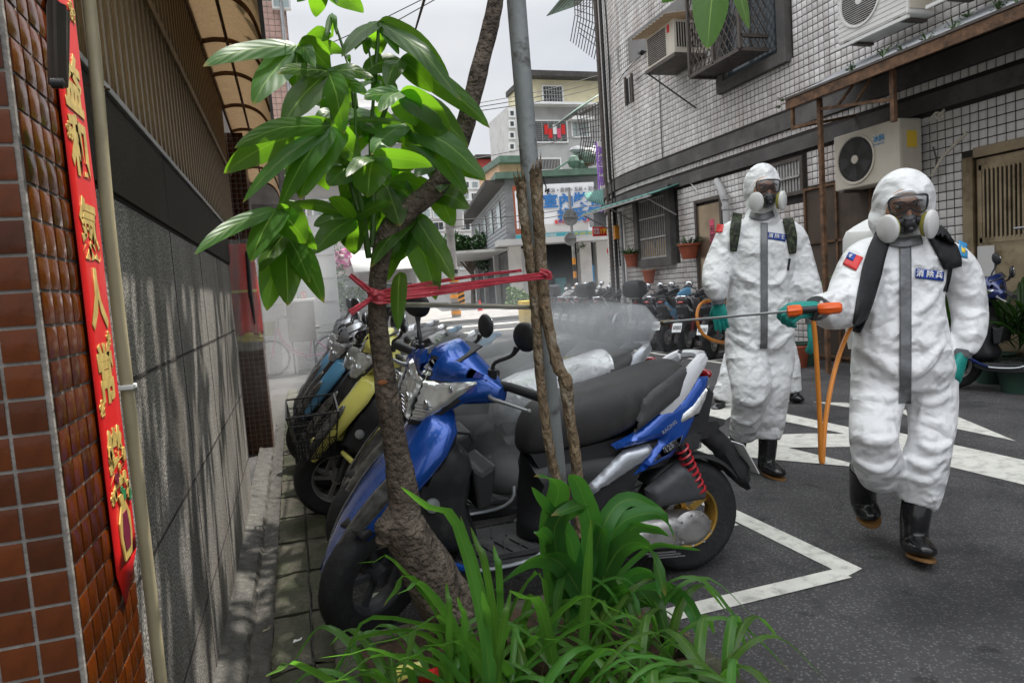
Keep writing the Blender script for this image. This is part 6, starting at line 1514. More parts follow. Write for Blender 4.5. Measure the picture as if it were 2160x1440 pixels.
# ============================================================ planter, tree, pole, tied saplings
M('bark', (.095,.072,.055), .85, var=.5, vs=46, bump=2.6, bs=70, dirt=((.22,.18,.14), 13, .5, .72))
M('bark_pale', (.19,.135,.08), .85, var=.4, vs=34, stretch=(1,1,.5), bump=2.6, bs=75, dirt=((.32,.27,.20), 24, .5, .66))
M('stem_green', (.05,.11,.02), .5, var=.3, vs=10)
M('pole_paint', (.26,.28,.28), .55, metal=.1, var=.12, vs=6, bump=.25, bs=40, dirt=((.09,.08,.07), 10, .56, .68))
M('red_tape', (.50,.05,.075), .3, var=.2, vs=18, stretch=(1,1,5), bump=.6, bs=50, coat=.3)
def leafmat(name, top, gloss, transl, rib=60, rs=.5):
    m = M(name, top, gloss, var=.18, vs=9, spec=.6)
    N, L, b = nodes(name)
    b.inputs['Coat Weight'].default_value = .04; b.inputs['Specular IOR Level'].default_value = .4
    tr = N.new('ShaderNodeBsdfTranslucent'); tr.inputs['Color'].default_value = transl+(1,)
    mix = N.new('ShaderNodeMixShader'); mix.inputs[0].default_value = .5
    out = N['Material Output']; L.new(b.outputs[0], mix.inputs[1]); L.new(tr.outputs[0], mix.inputs[2]); L.new(mix.outputs[0], out.inputs['Surface'])
    # veins: UV.x across, UV.y along
    uv = N.new('ShaderNodeUVMap'); sep = N.new('ShaderNodeSeparateXYZ'); L.new(uv.outputs[0], sep.inputs[0])
    ab = N.new('ShaderNodeMath'); ab.operation = 'SUBTRACT'; ab.inputs[1].default_value = .5; L.new(sep.outputs['X'], ab.inputs[0])
    a2 = N.new('ShaderNodeMath'); a2.operation = 'ABSOLUTE'; L.new(ab.outputs[0], a2.inputs[0])
    my = N.new('ShaderNodeMath'); my.operation = 'MULTIPLY'; my.inputs[1].default_value = rib; L.new(sep.outputs['Y'], my.inputs[0])
    mxm = N.new('ShaderNodeMath'); mxm.operation = 'MULTIPLY'; mxm.inputs[1].default_value = -rib*rs; L.new(a2.outputs[0], mxm.inputs[0])
    ad = N.new('ShaderNodeMath'); ad.operation = 'ADD'; L.new(my.outputs[0], ad.inputs[0]); L.new(mxm.outputs[0], ad.inputs[1])
    sn = N.new('ShaderNodeMath'); sn.operation = 'SINE'; L.new(ad.outputs[0], sn.inputs[0])
    bp = N.new('ShaderNodeBump'); bp.inputs['Strength'].default_value = .13; bp.inputs['Distance'].default_value = .0014; L.new(sn.outputs[0], bp.inputs['Height']); L.new(bp.outputs[0], b.inputs['Normal'])
    oi = N.new('ShaderNodeObjectInfo'); hsv = N.new('ShaderNodeHueSaturation'); m1 = N.new('ShaderNodeMapRange'); m1.inputs[3].default_value = .7; m1.inputs[4].default_value = 1.35; L.new(oi.outputs['Random'], m1.inputs[0]); L.new(m1.outputs[0], hsv.inputs['Value'])
    m2_ = N.new('ShaderNodeMapRange'); m2_.inputs[3].default_value = .475; m2_.inputs[4].default_value = .515; L.new(oi.outputs['Random'], m2_.inputs[0]); L.new(m2_.outputs[0], hsv.inputs['Hue'])
    s0 = b.inputs['Base Color'].links[0].from_socket; L.new(s0, hsv.inputs['Color'])
    tn = N.new('ShaderNodeTexNoise'); tn.inputs['Scale'].default_value = 9; tcc = N.new('ShaderNodeTexCoord'); L.new(tcc.outputs['Object'], tn.inputs['Vector'])
    ta = N.new('ShaderNodeMath'); ta.operation = 'MULTIPLY_ADD'; ta.inputs[1].default_value = .22; L.new(tn.outputs['Fac'], ta.inputs[0]); L.new(sep.outputs['Y'], ta.inputs[2])
    tm = N.new('ShaderNodeMapRange'); tm.inputs[1].default_value = 1.03; tm.inputs[2].default_value = 1.10; L.new(ta.outputs[0], tm.inputs[0])
    tx = N.new('ShaderNodeMix'); tx.data_type = 'RGBA'; L.new(tm.outputs[0], tx.inputs[0]); L.new(hsv.outputs[0], tx.inputs[6]); tx.inputs[7].default_value = (.26,.17,.05,1); L.new(tx.outputs[2], b.inputs['Base Color'])
    # pale midrib
    lt = N.new('ShaderNodeMath'); lt.operation = 'LESS_THAN'; lt.inputs[1].default_value = .018; L.new(a2.outputs[0], lt.inputs[0])
    src = b.inputs['Base Color'].links[0].from_socket; mm = N.new('ShaderNodeMix'); mm.data_type = 'RGBA'
    L.new(lt.outputs[0], mm.inputs[0]); L.new(src, mm.inputs[6]); mm.inputs[7].default_value = (.22,.36,.07,1); L.new(mm.outputs[2], b.inputs['Base Color'])
    return m
leafmat('tree_leaf', (.035,.095,.014), .40, (.24,.55,.02), 44)
leafmat('strap_leaf', (.07,.175,.032), .34, (.15,.40,.04), 0, 0)
leafmat('broad_leaf', (.045,.15,.035), .36, (.10,.32,.03), 0, 0)

def leaf_obj(nm, pts, wid, side, mat, parent, fold=.18, prof='lance', wave=0.0, seed=0, roll=0.0):
    """blade along pts; side vector across; returns a uv-mapped leaf"""
    n = 14; P_, _ = spline([Vector(p) for p in pts], [0]*len(pts), max(1, n//(len(pts)-1))); m = len(P_)-1; vs = []; uvs = []; side = Vector(side).normalized()
    for i, p in enumerate(P_):
        t = i/m; d = (P_[min(i+1,m)]-P_[max(i-1,0)]).normalized(); s_ = (side-d*side.dot(d)).normalized(); up = d.cross(s_)
        if roll: a = roll*t; s_, up = s_*cos(a)+up*sin(a), up*cos(a)-s_*sin(a)
        if prof == 'lance': w_ = wid*(max(0,sin(pi*min(1,t**.85)))**.9)
        elif prof == 'ovate': w_ = wid*(max(0,sin(pi*t**.62))**.8)
        else: w_ = wid*min(1,(t*5+.55))*max(0,1-t**3.2)**.8
        w_ = max(w_, wid*.02)
        for k, u in enumerate((-.5,-.25,0,.25,.5)):
            ww = wave*sin(t*19+seed+(2 if u>0 else 0))*abs(u)*2
            vs.append(p+s_*(w_*u)+up*(abs(u)*w_*fold*2+ww*w_)); uvs.append((u+.5, t))
    fs = [(i*5+k,i*5+k+1,(i+1)*5+k+1,(i+1)*5+k) for i in range(m) for k in range(4)]
    me = bpy.data.meshes.new(nm); me.from_pydata([tuple(v) for v in vs], [], fs); ul = me.uv_layers.new(name='UVMap')
    for lp in me.loops: ul.data[lp.index].uv = uvs[lp.vertex_index]
    me.materials.append(mat)
    for p in me.polygons: p.use_smooth = True
    o = bpy.data.objects.new(nm, me); COL.objects.link(o); setpar(o, parent); return o

# planter
pt = thing('planter_bed', 'raised concrete planting bed full of soil at the foot of the tree', 'planter', (.42,1.4,0))
s = MB(); s.box((.02,.5,0),(.92,.56,.28)); s.box((.02,1.86,0),(.92,1.92,.28)); s.box((.02,.561,0),(.08,1.859,.28)); s.box((.86,.561,0),(.92,1.859,.28)); obj('kerb', s, MATS['mossy_concrete'], pt, bevel=.01, smooth=False)
s = MB(); n = 30; vs = [(.08+.78*i/n, .56+1.3*j/n, .255+.05*noise.noise((i*.35,j*.35,0))+.10*math.exp(-(((i/n-.42)/.22)**2+((j/n-.86)/.2)**2))) for i in range(n+1) for j in range(n+1)]
s.add(vs, [(i*(n+1)+j,i*(n+1)+j+1,(i+1)*(n+1)+j+1,(i+1)*(n+1)+j) for i in range(n) for j in range(n)]); obj('soil', s, MATS['soil'], pt)
for i,(px,py,r_,m,lb_) in enumerate(((905,1425,.012,'red_print','small red plastic cup lying among the strap leaves'),(870,1422,.028,'yellow_paint','yellow plastic bottle half hidden in the strap leaves'))):
    p = at_y(px,py,1.66 if i else 1.5); s = MB(); T = Matrix.Translation(p) @ Matrix.Rotation(1.3,4,'Y') @ Matrix.Rotation(.5,4,'X')
    s.lathe([(.001,-.06),(r_,-.06),(r_,.03),(r_*.4,.055),(r_*.4,.07),(.001,.07)] if i else [(.001,-.02),(r_,-.02),(r_*1.3,.02),(.001,.021)], T, 16); tag(obj('plastic_bottle' if i else 'plastic_cup', s, MATS[m]), lb_, 'bottle' if i else 'cup')

# leaning tree
TY = 1.70; RT = 1.70/1440
tree = thing('money_tree', 'bent slender tree with big glossy palmate leaves in the middle foreground', 'tree', at_y(960,1290,TY))
tp = [(985,1330,66),(930,1250,62),(885,1170,54),(850,1105,50),(852,1065,37),(848,1020,34),(838,960,33),(828,900,31),(819,850,30),(808,770,27),(800,700,25),(796,640,23),(798,580,23),(806,530,25),(822,488,28),(860,446,29),(915,398,27),(955,335,26),(980,270,25),(998,200,24),(1018,120,23),(1036,50,22),(1046,0,21),(1052,-90,20),(1070,-220,18),(1120,-400,14)]
P_, R_ = spline([at_y(x,y,TY) for x,y,r in tp], [r*RT*(.80 if y < 1000 else .95) for x,y,r in tp], 5)
s = MB(); vs = []; seg = 22; m = len(P_)
for i, (p, r) in enumerate(zip(P_, R_)):
    d = (P_[min(i+1,m-1)]-P_[max(i-1,0)]).normalized(); a = d.cross(Vector((0,1,0))).normalized(); b_ = a.cross(d)
    for k in range(seg):
        t = 2*pi*k/seg; v = a*cos(t)+b_*sin(t); q = p+v*r
        rr_ = r*(1+.10*noise.noise(q*14)+0.05*noise.noise(q*60)+(.03 if i%7 == 0 else 0))
        vs.append(p+v*rr_)
s.add(vs, [(i*seg+k,i*seg+(k+1)%seg,(i+1)*seg+(k+1)%seg,(i+1)*seg+k) for i in range(m-1) for k in range(seg)]); obj('trunk', s, MATS['bark'], tree)
s = MB(); p = at_y(818,1110,TY-.02)
for dx,dz,r in ((0,0,.034),(.03,-.02,.03),(-.012,-.03,.022)): s.ell(p+Vector((dx,0,dz)), (r,r*.8,r*.9), seg=14, rings=8)
obj('burl', s, MATS['bark'], tree)
s = MB(); p = at_y(807,806,TY-.034); s.ell(p, (.012,.004,.007), seg=10, rings=6); obj('bark_scar', s, M('scar', (.22,.08,.03), .8, var=.4, vs=60), tree)
# shoots and palmate leaves: coordinates read from the enlarged photograph (x/2.118+400, y/2.118)
def zz(x, y): return (400+x/2.118, y/2.118)
shoots = [[(800,1150),(778,980),(752,820),(742,600),(738,380)],[(815,1100),(822,900),(808,640),(822,380),(790,170)],[(800,1150),(770,1000),(700,760),(640,560),(620,330)],[(740,480),(720,320),(690,230),(635,60)],
 [(808,640),(880,480),(940,270)],[(822,380),(840,200),(842,100)],[(770,1000),(600,940),(430,900),(386,940)],[(815,1100),(900,950),(1000,900),(1090,860)],[(752,820),(820,700),(1130,700)],[(620,330),(540,240),(482,205)],[(430,900),(430,1040)]]
for k, sh in enumerate(shoots):
    s = MB(); dd = (k%4-1.5)*.05; pts = [at_y(*zz(x,y), TY-.0+dd*min(1,j/2)) for j,(x,y) in enumerate(sh)]; s.tube(pts, [.008*(1-.75*j/(len(pts)-1)) for j in range(len(pts))], 7, smoothpath=4); obj('shoot', s, MATS['stem_green'], tree)
LV = [((480,205),-.10,[(60,298,85),(285,470,150),(480,400,120),(632,315,105),(560,300,60)]),
 ((520,190),-.02,[(690,240,55),(640,160,60)]),
 ((620,320),-.14,[(395,330,60),(415,565,125),(690,600,105),(820,345,70),(800,430,60)]),
 ((845,95),.0,[(680,255,80),(848,245,95),(1162,355,95),(1212,450,90),(935,245,50)]),
 ((940,262),.04,[(775,335,95),(880,385,85),(1085,412,95),(1340,572,95),(1070,330,70)]),
 ((940,410),-.12,[(780,445,70),(1010,562,125),(1245,655,120),(1165,585,105),(850,500,80)]),
 ((632,563),-.20,[(200,662,80),(152,775,120),(493,890,185),(755,735,105),(238,905,75),(400,935,125),(590,540,50)]),
 ((820,700),-.20,[(795,882,165),(1085,745,80),(700,790,60)]),
 ((962,552),-.06,[(812,692,105),(1100,705,140),(1325,805,110),(1245,865,110),(690,548,26)]),
 ((385,935),-.24,[(22,1138,65),(275,1170,155),(520,1085,135),(568,1115,100)]),
 ((430,1040),-.16,[(345,1388,120),(440,1365,135),(600,1352,105),(315,1215,90),(535,1262,90)]),
 ((735,975),-.04,[(435,915,48),(555,1010,80),(555,1135,100),(735,1138,120),(905,905,60),(620,885,60)]),
 ((1000,960),.02,[(920,1175,130),(1100,1340,135),(1180,1255,105),(880,1258,90),(808,1195,80)]),
 ((1092,860),.05,[(1250,932,95),(1242,855,95),(1180,1012,95),(1050,920,60),(905,805,80)]),
 ((1132,700),.06,[(1322,805,90),(1228,795,95),(1010,790,90),(1120,860,110)]),
 ((830,360),.02,[(870,345,40),(760,400,60),(840,460,50),(930,400,50),(770,330,40)]),
 ((700,490),.05,[(640,640,90),(790,560,60),(860,610,100),(560,520,60)]),
 ((800,500),.08,[(730,700,100),(860,700,105),(950,640,90),(760,620,80)]),
 ((760,730),.07,[(620,830,120),(690,900,120),(830,860,120),(900,800,110),(590,700,80)]),
 ((780,880),.08,[(620,1000,110),(700,1110,120),(860,1060,120),(910,960,110)]),
 ((880,830),.02,[(760,960,100),(940,1010,120),(1010,900,90)]),
 ((590,-80),-.1,[(563,78,80),(778,58,85),(660,20,50),(480,10,80)]),
 ((635,62),-.02,[(612,172,26),(658,160,20),(640,170,16)]),((790,165),.0,[(738,225,24),(790,245,40),(800,220,20)]),((712,245),.0,[(702,275,14),(716,285,14)]),
 ((560,700),.10,[(430,800,90),(500,860,100),(620,850,90),(660,740,80)]),
 ((900,700),.12,[(1000,760,90),(980,850,100),(860,860,100),(820,780,80)]),
 ((650,430),.10,[(560,470,80),(600,560,95),(720,560,90),(740,440,70)]),
 ((1010,600),.10,[(1120,640,90),(1100,760,100),(980,740,90)]),
 ((880,520),.12,[(800,600,90),(900,660,100),(990,620,90)]),
 ((938,1215),-.06,[(932,1480,75)])]
rr = random.Random(21); k = 0
for (hx,hy), dy, tips in LV:
    H_ = at_y(*zz(hx,hy), TY+dy)
    for (tx,ty,wd) in tips:
        k += 1; yy = TY+dy+rr.uniform(-.13,.04); T_ = at_y(*zz(tx,ty), yy); L_ = (T_-H_).length
        mid = H_.lerp(T_,.5)+Vector((0,rr.uniform(-.02,.02),.07*L_)); q1 = H_.lerp(T_,.12)+Vector((0,0,.02*L_)); q3 = H_.lerp(T_,.8)+Vector((0,0,.05*L_))
        d = (T_-H_).normalized(); side = d.cross(VIEW).normalized(); side = (side*cos(rr.uniform(-.35,.35))+VIEW*sin(rr.uniform(-.5,.5)))
        if side.dot(Vector((0,0,1)))*0 > 1: pass
        w_ = wd/2.118*yy/1440*1.12
        # keep the upper face upwards / towards the viewer
        nrm = d.cross(side)
        if nrm.z < 0: side = -side
        leaf_obj('leaf', [H_, q1, mid, q3, T_], w_, side, MATS['tree_leaf'], tree, fold=-.07, prof='ovate' if wd > 140 else 'lance', wave=.02, seed=k)
# unseen leaves added above the frame to throw dappled shade on wall and bays
cm = MB()
for k in range(250):
    c = Vector((rr.uniform(.15,2.4), rr.uniform(2.2,7.5), rr.uniform(3.1,4.6)))
    if noise.noise((c.x*1.3,c.y*1.1,c.z*.9+4)) < .0: continue
    q = RM.transposed() @ (c-CAM)
    if q.z < 0 and abs(q.x/-q.z) < .85 and (q.y/-q.z) < .62: continue
    for j in range(5):
        b_ = rr.uniform(0,2*pi)+j*1.2; L_ = rr.uniform(.16,.24); T_ = c+Vector((cos(b_)*L_, sin(b_)*L_, -.12)); sd_ = Vector((-sin(b_),cos(b_),.1))*.035; cm.add([c, c.lerp(T_,.5)+sd_, T_, c.lerp(T_,.5)-sd_], [(0,1,2,3)])
for k in range(215):
    c = Vector((rr.uniform(.12,1.1), rr.uniform(2.4,6.6), rr.uniform(2.95,3.9)))
    if noise.noise((c.x*2.1,c.y*1.6,c.z*1.3+9)) < -.12: continue
    q = RM.transposed() @ (c-CAM)
    if q.z < 0 and abs(q.x/-q.z) < .85 and (q.y/-q.z) < .60: continue
    for j in range(5):
        b_ = rr.uniform(0,2*pi)+j*1.2; L_ = rr.uniform(.12,.2); T_ = c+Vector((cos(b_)*L_, sin(b_)*L_, -.08)); sd_ = Vector((-sin(b_),cos(b_),.1))*.03; cm.add([c, c.lerp(T_,.5)+sd_, T_, c.lerp(T_,.5)-sd_], [(0,1,2,3)])
obj('added_shade_leaves', cm, MATS['tree_leaf'], tree, smooth=False, kind='stuff')
for k in range(5):
    s = MB(); a = at_y(1070,-220,TY); s.tube([a, a+Vector((.1*k-.1,.3+.4*k,.8)), a+Vector((.25*k-.3,.6+1.1*k,1.4))], [.02,.014,.006], 7, smoothpath=3); obj('limb', s, MATS['bark'], tree)
# three leaves hanging in at the top right, from the same crown
for (hx,hy,tx,ty,wd,dy) in ((1510,-60,1492,104,62,-.15),(1490,-25,1395,6,26,-.1),(1545,-45,1580,62,26,-.05)):
    H_, T_ = at_y(hx,hy,TY-.3+dy), at_y(tx,ty,TY-.3+dy-.05); leaf_obj('leaf', [H_, H_.lerp(T_,.5)+Vector((0,0,.012)), T_], wd*1.4/1440*1.25, VIEW.cross(T_-H_), MATS['tree_leaf'], tree, fold=.12)

s = MB(); h0 = at_y(1510,-60,TY-.45); s.tube([h0, h0+Vector((-.02,.25,.5)), Vector((.9,1.9,3.0)), Vector((.75,2.0,3.3))], [.003,.005,.008,.011], 6, smoothpath=3); s.tube([at_y(1545,-45,TY-.4), h0+Vector((0,.1,.12))], .003, 5); s.tube([at_y(1490,-25,TY-.4), h0+Vector((0,.05,.05))], .003, 5); obj('limb', s, MATS['bark'], tree)
# steel pole with the two lopped stems tied to it
pole = thing('steel_post', 'tall weathered grey steel post standing behind the planter', 'post', (at_y(1185,1150,1.98).x,1.98,0))
s = MB(); s.tube([at_y(x,y,1.98) for x,y in ((1197,1260),(1172,960),(1140,640),(1118,360),(1092,40),(1078,-140),(1048,-520),(1010,-1000))], [.029,.028,.028,.028,.029,.029,.029,.029], 18, smoothpath=4); obj('tube', s, MATS['pole_paint'], pole)
s = MB(); s.tube([at_y(1184,1085,1.95), at_y(1181,1030,1.95)], .032, 14); obj('red_band', s, MATS['red_paint'], pole)
rr = random.Random(5)
for i,(pts,lb_) in enumerate((([(1196,1130,12),(1180,1035,12),(1160,950,12),(1148,870,12),(1138,780,12),(1133,700,12),(1126,620,12),(1118,550,12),(1108,480,12),(1101,420,12),(1098,385,14)],'left lopped sapling stem tied to the steel post'),
      ([(1224,1130,14),(1222,1060,14),(1214,960,14),(1202,880,14),(1192,800,18),(1180,780,16),(1164,725,14),(1152,660,14),(1143,580,14),(1138,500,14),(1134,430,14),(1130,362,16)],'right lopped sapling stem with a knob beside the steel post'))):
    yy = 1.90-.015*i; t = thing('sapling_stem', lb_, 'tree stem', at_y(pts[0][0],pts[0][1],yy), 0); P_, R_ = spline([at_y(x,y,yy) for x,y,_ in pts], [r*1.95/1440*.9 for _,_,r in pts], 6); s = MB(); vs = []; m = len(P_); seg = 16
    for j,(p,r) in enumerate(zip(P_,R_)):
        for k in range(seg):
            a = 2*pi*k/seg; v = Vector((cos(a),sin(a),0)); vs.append(p+v*r*(1+.16*noise.noise((p+v*r)*45)+.05*sin(j*2.2)))
    s.add(vs, [(j*seg+k,j*seg+(k+1)%seg,(j+1)*seg+(k+1)%seg,(j+1)*seg+k) for j in range(m-1) for k in range(seg)]+[tuple((m-1)*seg+k for k in range(seg))]); obj('stem', s, MATS['bark_pale'], t)
    p = at_y(pts[-1][0]+(-8 if i == 0 else 6), pts[-1][1]-14, yy); s = MB(); q = P_[-1]
    for k in range(3): s.add([q+Vector((.012*(k-1)-.006,0,0)), q+Vector((.012*(k-1)+.006,0,0)), q+Vector((.012*(k-1)-.008*(1-2*i),0,.03+.012*k))], [(0,1,2)])
    obj('split_end', s, MATS['bark_pale'], t, solid=.003)
s = MB(); s.tube([at_y(x,y,1.87) for x,y in ((1146,372),(1148,385),(1152,395),(1150,405),(1158,398),(1154,410),(1156,402))], .002, 5, smoothpath=3); tag(obj('wire_twist', s, MATS['cable_black']), 'twist of black wire poking from the right sapling stem', 'wire')
# red plastic tape
tape = thing('red_tape', 'red plastic tape knotted round the tree and stretched to the steel post', 'tape', at_y(790,620,1.66))
def tribbon(pts, w_, nm='strand', yy=None):
    s = MB(); Pp, Rr = spline([at_y(x,y,d) for x,y,d in pts], [(w_ if not hasattr(w_,'__len__') else w_[i])*.8 for i in range(len(pts))], 8); vs = []; m = len(Pp)
    for i,(p,w__) in enumerate(zip(Pp,Rr)):
        d = (Pp[min(i+1,m-1)]-Pp[max(i-1,0)]).normalized(); n_ = d.cross(VIEW).normalized()
        for k in range(7):
            u = k/6-.5; vs.append(p+n_*w__*u+VIEW*(.0018*sin(u*11+i*.25)+.0006*sin(i*.9+k)))
    s.add(vs, [(i*7+k,i*7+k+1,(i+1)*7+k+1,(i+1)*7+k) for i in range(m-1) for k in range(6)]); obj(nm, s, MATS['red_tape'], tape, solid=.0015)
tribbon([(795,622,1.655),(830,612,1.67),(900,598,1.7),(1000,582,1.76),(1100,570,1.83)], [.014,.02,.012,.009,.010])
tribbon([(795,628,1.652),(850,616,1.665),(950,604,1.72),(1050,590,1.78),(1155,578,1.85)], [.012,.022,.016,.012,.018])
tribbon([(780,630,1.655),(840,628,1.66),(950,614,1.70),(1060,596,1.78),(1155,584,1.852)], [.016,.018,.014,.009,.016])
tribbon([(776,612,1.66),(800,622,1.65),(822,628,1.66)], [.02,.028,.024], 'wrap'); tribbon([(776,626,1.66),(800,636,1.65),(824,632,1.66)], [.016,.02,.018], 'wrap')
tribbon([(790,620,1.645),(768,604,1.64),(738,580,1.635)], [.008,.018,.014], 'tail'); tribbon([(790,622,1.645),(768,640,1.64),(738,660,1.635)], [.008,.016,.02], 'tail')
s = MB(); p = at_y(792,619,1.64); s.ell(p, (.010,.006,.008), seg=10, rings=6); obj('knot', s, MATS['red_tape'], tape)
tribbon([(1138,572,1.84),(1157,578,1.835),(1158,590,1.84)], [.02,.024,.02], 'wrap')
# thin rods tied behind
s = MB(); s.tube([at_y(812,642,1.75), at_y(945,643,1.82)], .0062, 8); s.tube([at_y(945,643,1.82), at_y(1128,647,1.93)], .0048, 8); tag(obj('bamboo_rod', s, M('rod', (.30,.28,.22), .5, var=.4, vs=12)), 'thin horizontal cane resting behind the tree and the post', 'rod')
s = MB(); s.tube([at_y(800,646,1.73), at_y(960,648,1.8), at_y(1130,652,1.93)], .0022, 6); tag(obj('tie_wire', s, MATS['grey_metal']), 'thin wire stretched just under the horizontal cane', 'wire')

# strap-leaved lilies: (x0,y0, x1,y1 (peak), x2,y2 (tip), width px)
G3 = 'strap leaved plants in the planter'
def zl(x, y): return (560+x/2.298, 1000+y/2.298)
lily = thing('spider_lily', 'dense clump of arching strap leaved plants along the bottom edge', 'plant', (.35,1.25,.28))
SL = [((1060,640),(930,250),(655,60),52),((1085,640),(1010,420),(945,200),34),((1110,600),(1060,420),(995,255),36),((1140,600),(1130,450),(1105,340),34),((1550,860),(1560,520),(1578,222),52),
 ((830,690),(520,700),(300,1010),50),((770,680),(450,800),(360,1000),44),((420,1010),(150,925),(0,980),56),((1040,710),(760,740),(650,1010),62),((860,850),(560,880),(330,1010),44),
 ((1420,960),(1330,640),(1180,560),60),((1240,740),(1290,590),(1380,700),44),((1180,620),(1320,480),(1410,960),60),((900,640),(700,500),(570,640),40),((860,620),(620,420),(440,430),26),((930,640),(760,540),(640,580),44),
 ((1300,760),(1520,600),(1810,705),46),((1380,860),(1600,620),(1700,720),40),((1250,860),(1560,720),(1850,825),40),((1420,900),(1700,820),(2140,1020),52),((1480,1000),(1640,850),(1900,1020),50),((1560,960),(1640,880),(1440,900),36),
 ((980,900),(760,780),(480,830),40),((900,960),(560,860),(260,890),34),((760,1080),(520,980),(280,1010),40),((1000,1000),(820,860),(640,900),44),((1100,1000),(960,830),(760,830),50),((1200,1060),(1100,880),(900,860),56),
 ((1270,1060),(1120,900),(1010,1010),60),((1010,820),(860,700),(690,750),34),((1100,900),(1180,740),(1260,860),44),((1210,980),(1300,800),(1420,800),44),((1360,1040),(1480,880),(1620,960),50),((1340,1080),(1400,960),(1470,1040),60),
 ((1560,1080),(1640,990),(1760,1100),44),((1060,860),(1075,700),(1050,560),40),((1120,840),(1160,700),(1190,560),34),((880,820),(890,640),(875,520),30),((960,840),(965,700),(930,590),30),((1500,1020),(1600,940),(1720,980),40),
 ((620,1060),(540,960),(410,940),36),((720,1080),(700,960),(560,930),44),((1640,960),(1760,930),(1880,1040),34),((1690,820),(1800,760),(1740,640),22)]
rr = random.Random(31)
for k,(a,b_,c,wd) in enumerate(SL):
    ya = rr.uniform(1.25,1.55); base_ = at_y(*zl(*a), ya); base_.z = min(base_.z, base_.z); dn = 0.0
    root = Vector((base_.x*.9+.03, ya+.02, .27)); yb = ya-rr.uniform(.0,.10); yc = ya-rr.uniform(.02,.22)
    pts = [root, base_.lerp(root,.25), at_y(*zl(*b_), yb), at_y(*zl((b_[0]+c[0])/2+(0), (b_[1]*.55+c[1]*.45)), (yb+yc)/2), at_y(*zl(*c), yc)]
    d = pts[-1]-pts[1]; side = d.cross(Vector((0,0,1)) if abs(d.normalized().z) < .85 else VIEW); side = side.normalized()*.8+(d.cross(VIEW)).normalized()*.75
    leaf_obj('leaf', pts, wd/2.298*ya/1440*1.12, side, MATS['strap_leaf'], lily, fold=-.16, prof='strap', seed=k)
for k in range(150):        # filling blades lower down
    x0 = rr.uniform(.10,.82); y0_ = rr.uniform(.85,1.62); a = rr.uniform(0,2*pi); L_ = rr.uniform(.22,.42); h_ = rr.uniform(.10,.2)
    r0 = Vector((x0,y0_,.26)); dv = Vector((cos(a),sin(a),0)); pts = [r0, r0+dv*L_*.22+Vector((0,0,h_*.8)), r0+dv*L_*.6+Vector((0,0,h_)), r0+dv*L_+Vector((0,0,h_*.35-.02))]
    leaf_obj('leaf', pts, rr.uniform(.016,.028), (-sin(a),cos(a),.0), MATS['strap_leaf'], lily, fold=-.16, prof='strap', seed=k)
# broad-leaved dracaena
dra = thing('broad_leaved_dracaena', 'broad leaved green plant with curling leaves at the foot of the steel post', 'plant', (.70,1.6,.28))
DL = [((1440,700),(1380,300),(1420,60),(1300,10),130),((1480,640),(1580,300),(1520,60),(1470,0),120),((1460,620),(1400,260),(1530,150),(1385,200),110),((1600,560),(1640,250),(1760,120),(1945,190),105),((1600,560),(1700,260),(1900,190),(1985,320),90),
 ((1560,640),(1420,420),(1250,430),(1090,580),120),((1560,700),(1700,380),(1850,350),(1940,590),120),((1620,680),(1760,500),(1880,480),(1920,600),80),((1640,700),(1820,600),(1900,640),(1975,880),95),((1700,640),(1900,560),(2060,640),(2120,860),105),
 ((1560,720),(1480,500),(1440,520),(1400,700),90),((1600,600),(1590,420),(1630,260),(1590,230),90),((1500,700),(1420,400),(1340,280),(1310,290),80),((1620,640),(1750,290),(1880,260),(1960,300),75),((1560,760),(1680,600),(1760,560),(1820,700),70),
 ((1600,760),(1640,640),(1700,700),(1800,840),60),((1520,600),(1480,330),(1360,160),(1290,60),90),((1580,620),(1850,360),(2000,350),(2110,368),34)]
for k,(a,b_,c,d_,wd) in enumerate(DL):
    ya = 1.62; y1_ = 1.62-rr.uniform(0,.08); y2_ = 1.6-rr.uniform(0,.14)
    pts = [at_y(*zl(*a), ya), at_y(*zl(*b_), y1_), at_y(*zl(*c), y2_), at_y(*zl(*d_), y2_-.03)]
    dd = pts[-1]-pts[0]; side = dd.cross(VIEW).normalized()+Vector((0,0,.25))
    leaf_obj('leaf', pts, wd/2.298*ya/1440, side, MATS['broad_leaf'], dra, fold=.16*(1 if k%2 else -1), prof='strap', wave=.05, seed=k, roll=rr.uniform(-.6,.6))
for (x0,y0_) in ((1460,640),(1600,600),(1620,700)):
    s = MB(); s.tube([at_y(*zl(x0,y0_+300),1.6), at_y(*zl(x0,y0_),1.62)], [.012,.009], 8, smoothpath=2); obj('cane', s, MATS['stem_green'], dra)
s = MB(); rr2 = random.Random(3)
for k in range(26):
    p = Vector((rr2.uniform(.2,.85), rr2.uniform(1.2,1.8), .27)); q = p+Vector((rr2.uniform(-.12,.12), rr2.uniform(-.1,.05), rr2.uniform(.04,.12))); s.tube([p, p.lerp(q,.5)+Vector((0,0,.03)), q], .0015, 4)
obj('dry_twigs', s, MATS['bark_pale'], pt, kind='stuff')

leafmat('leaf_palm', (.022,.06,.016), .4, (.04,.12,.01), 0, 0)
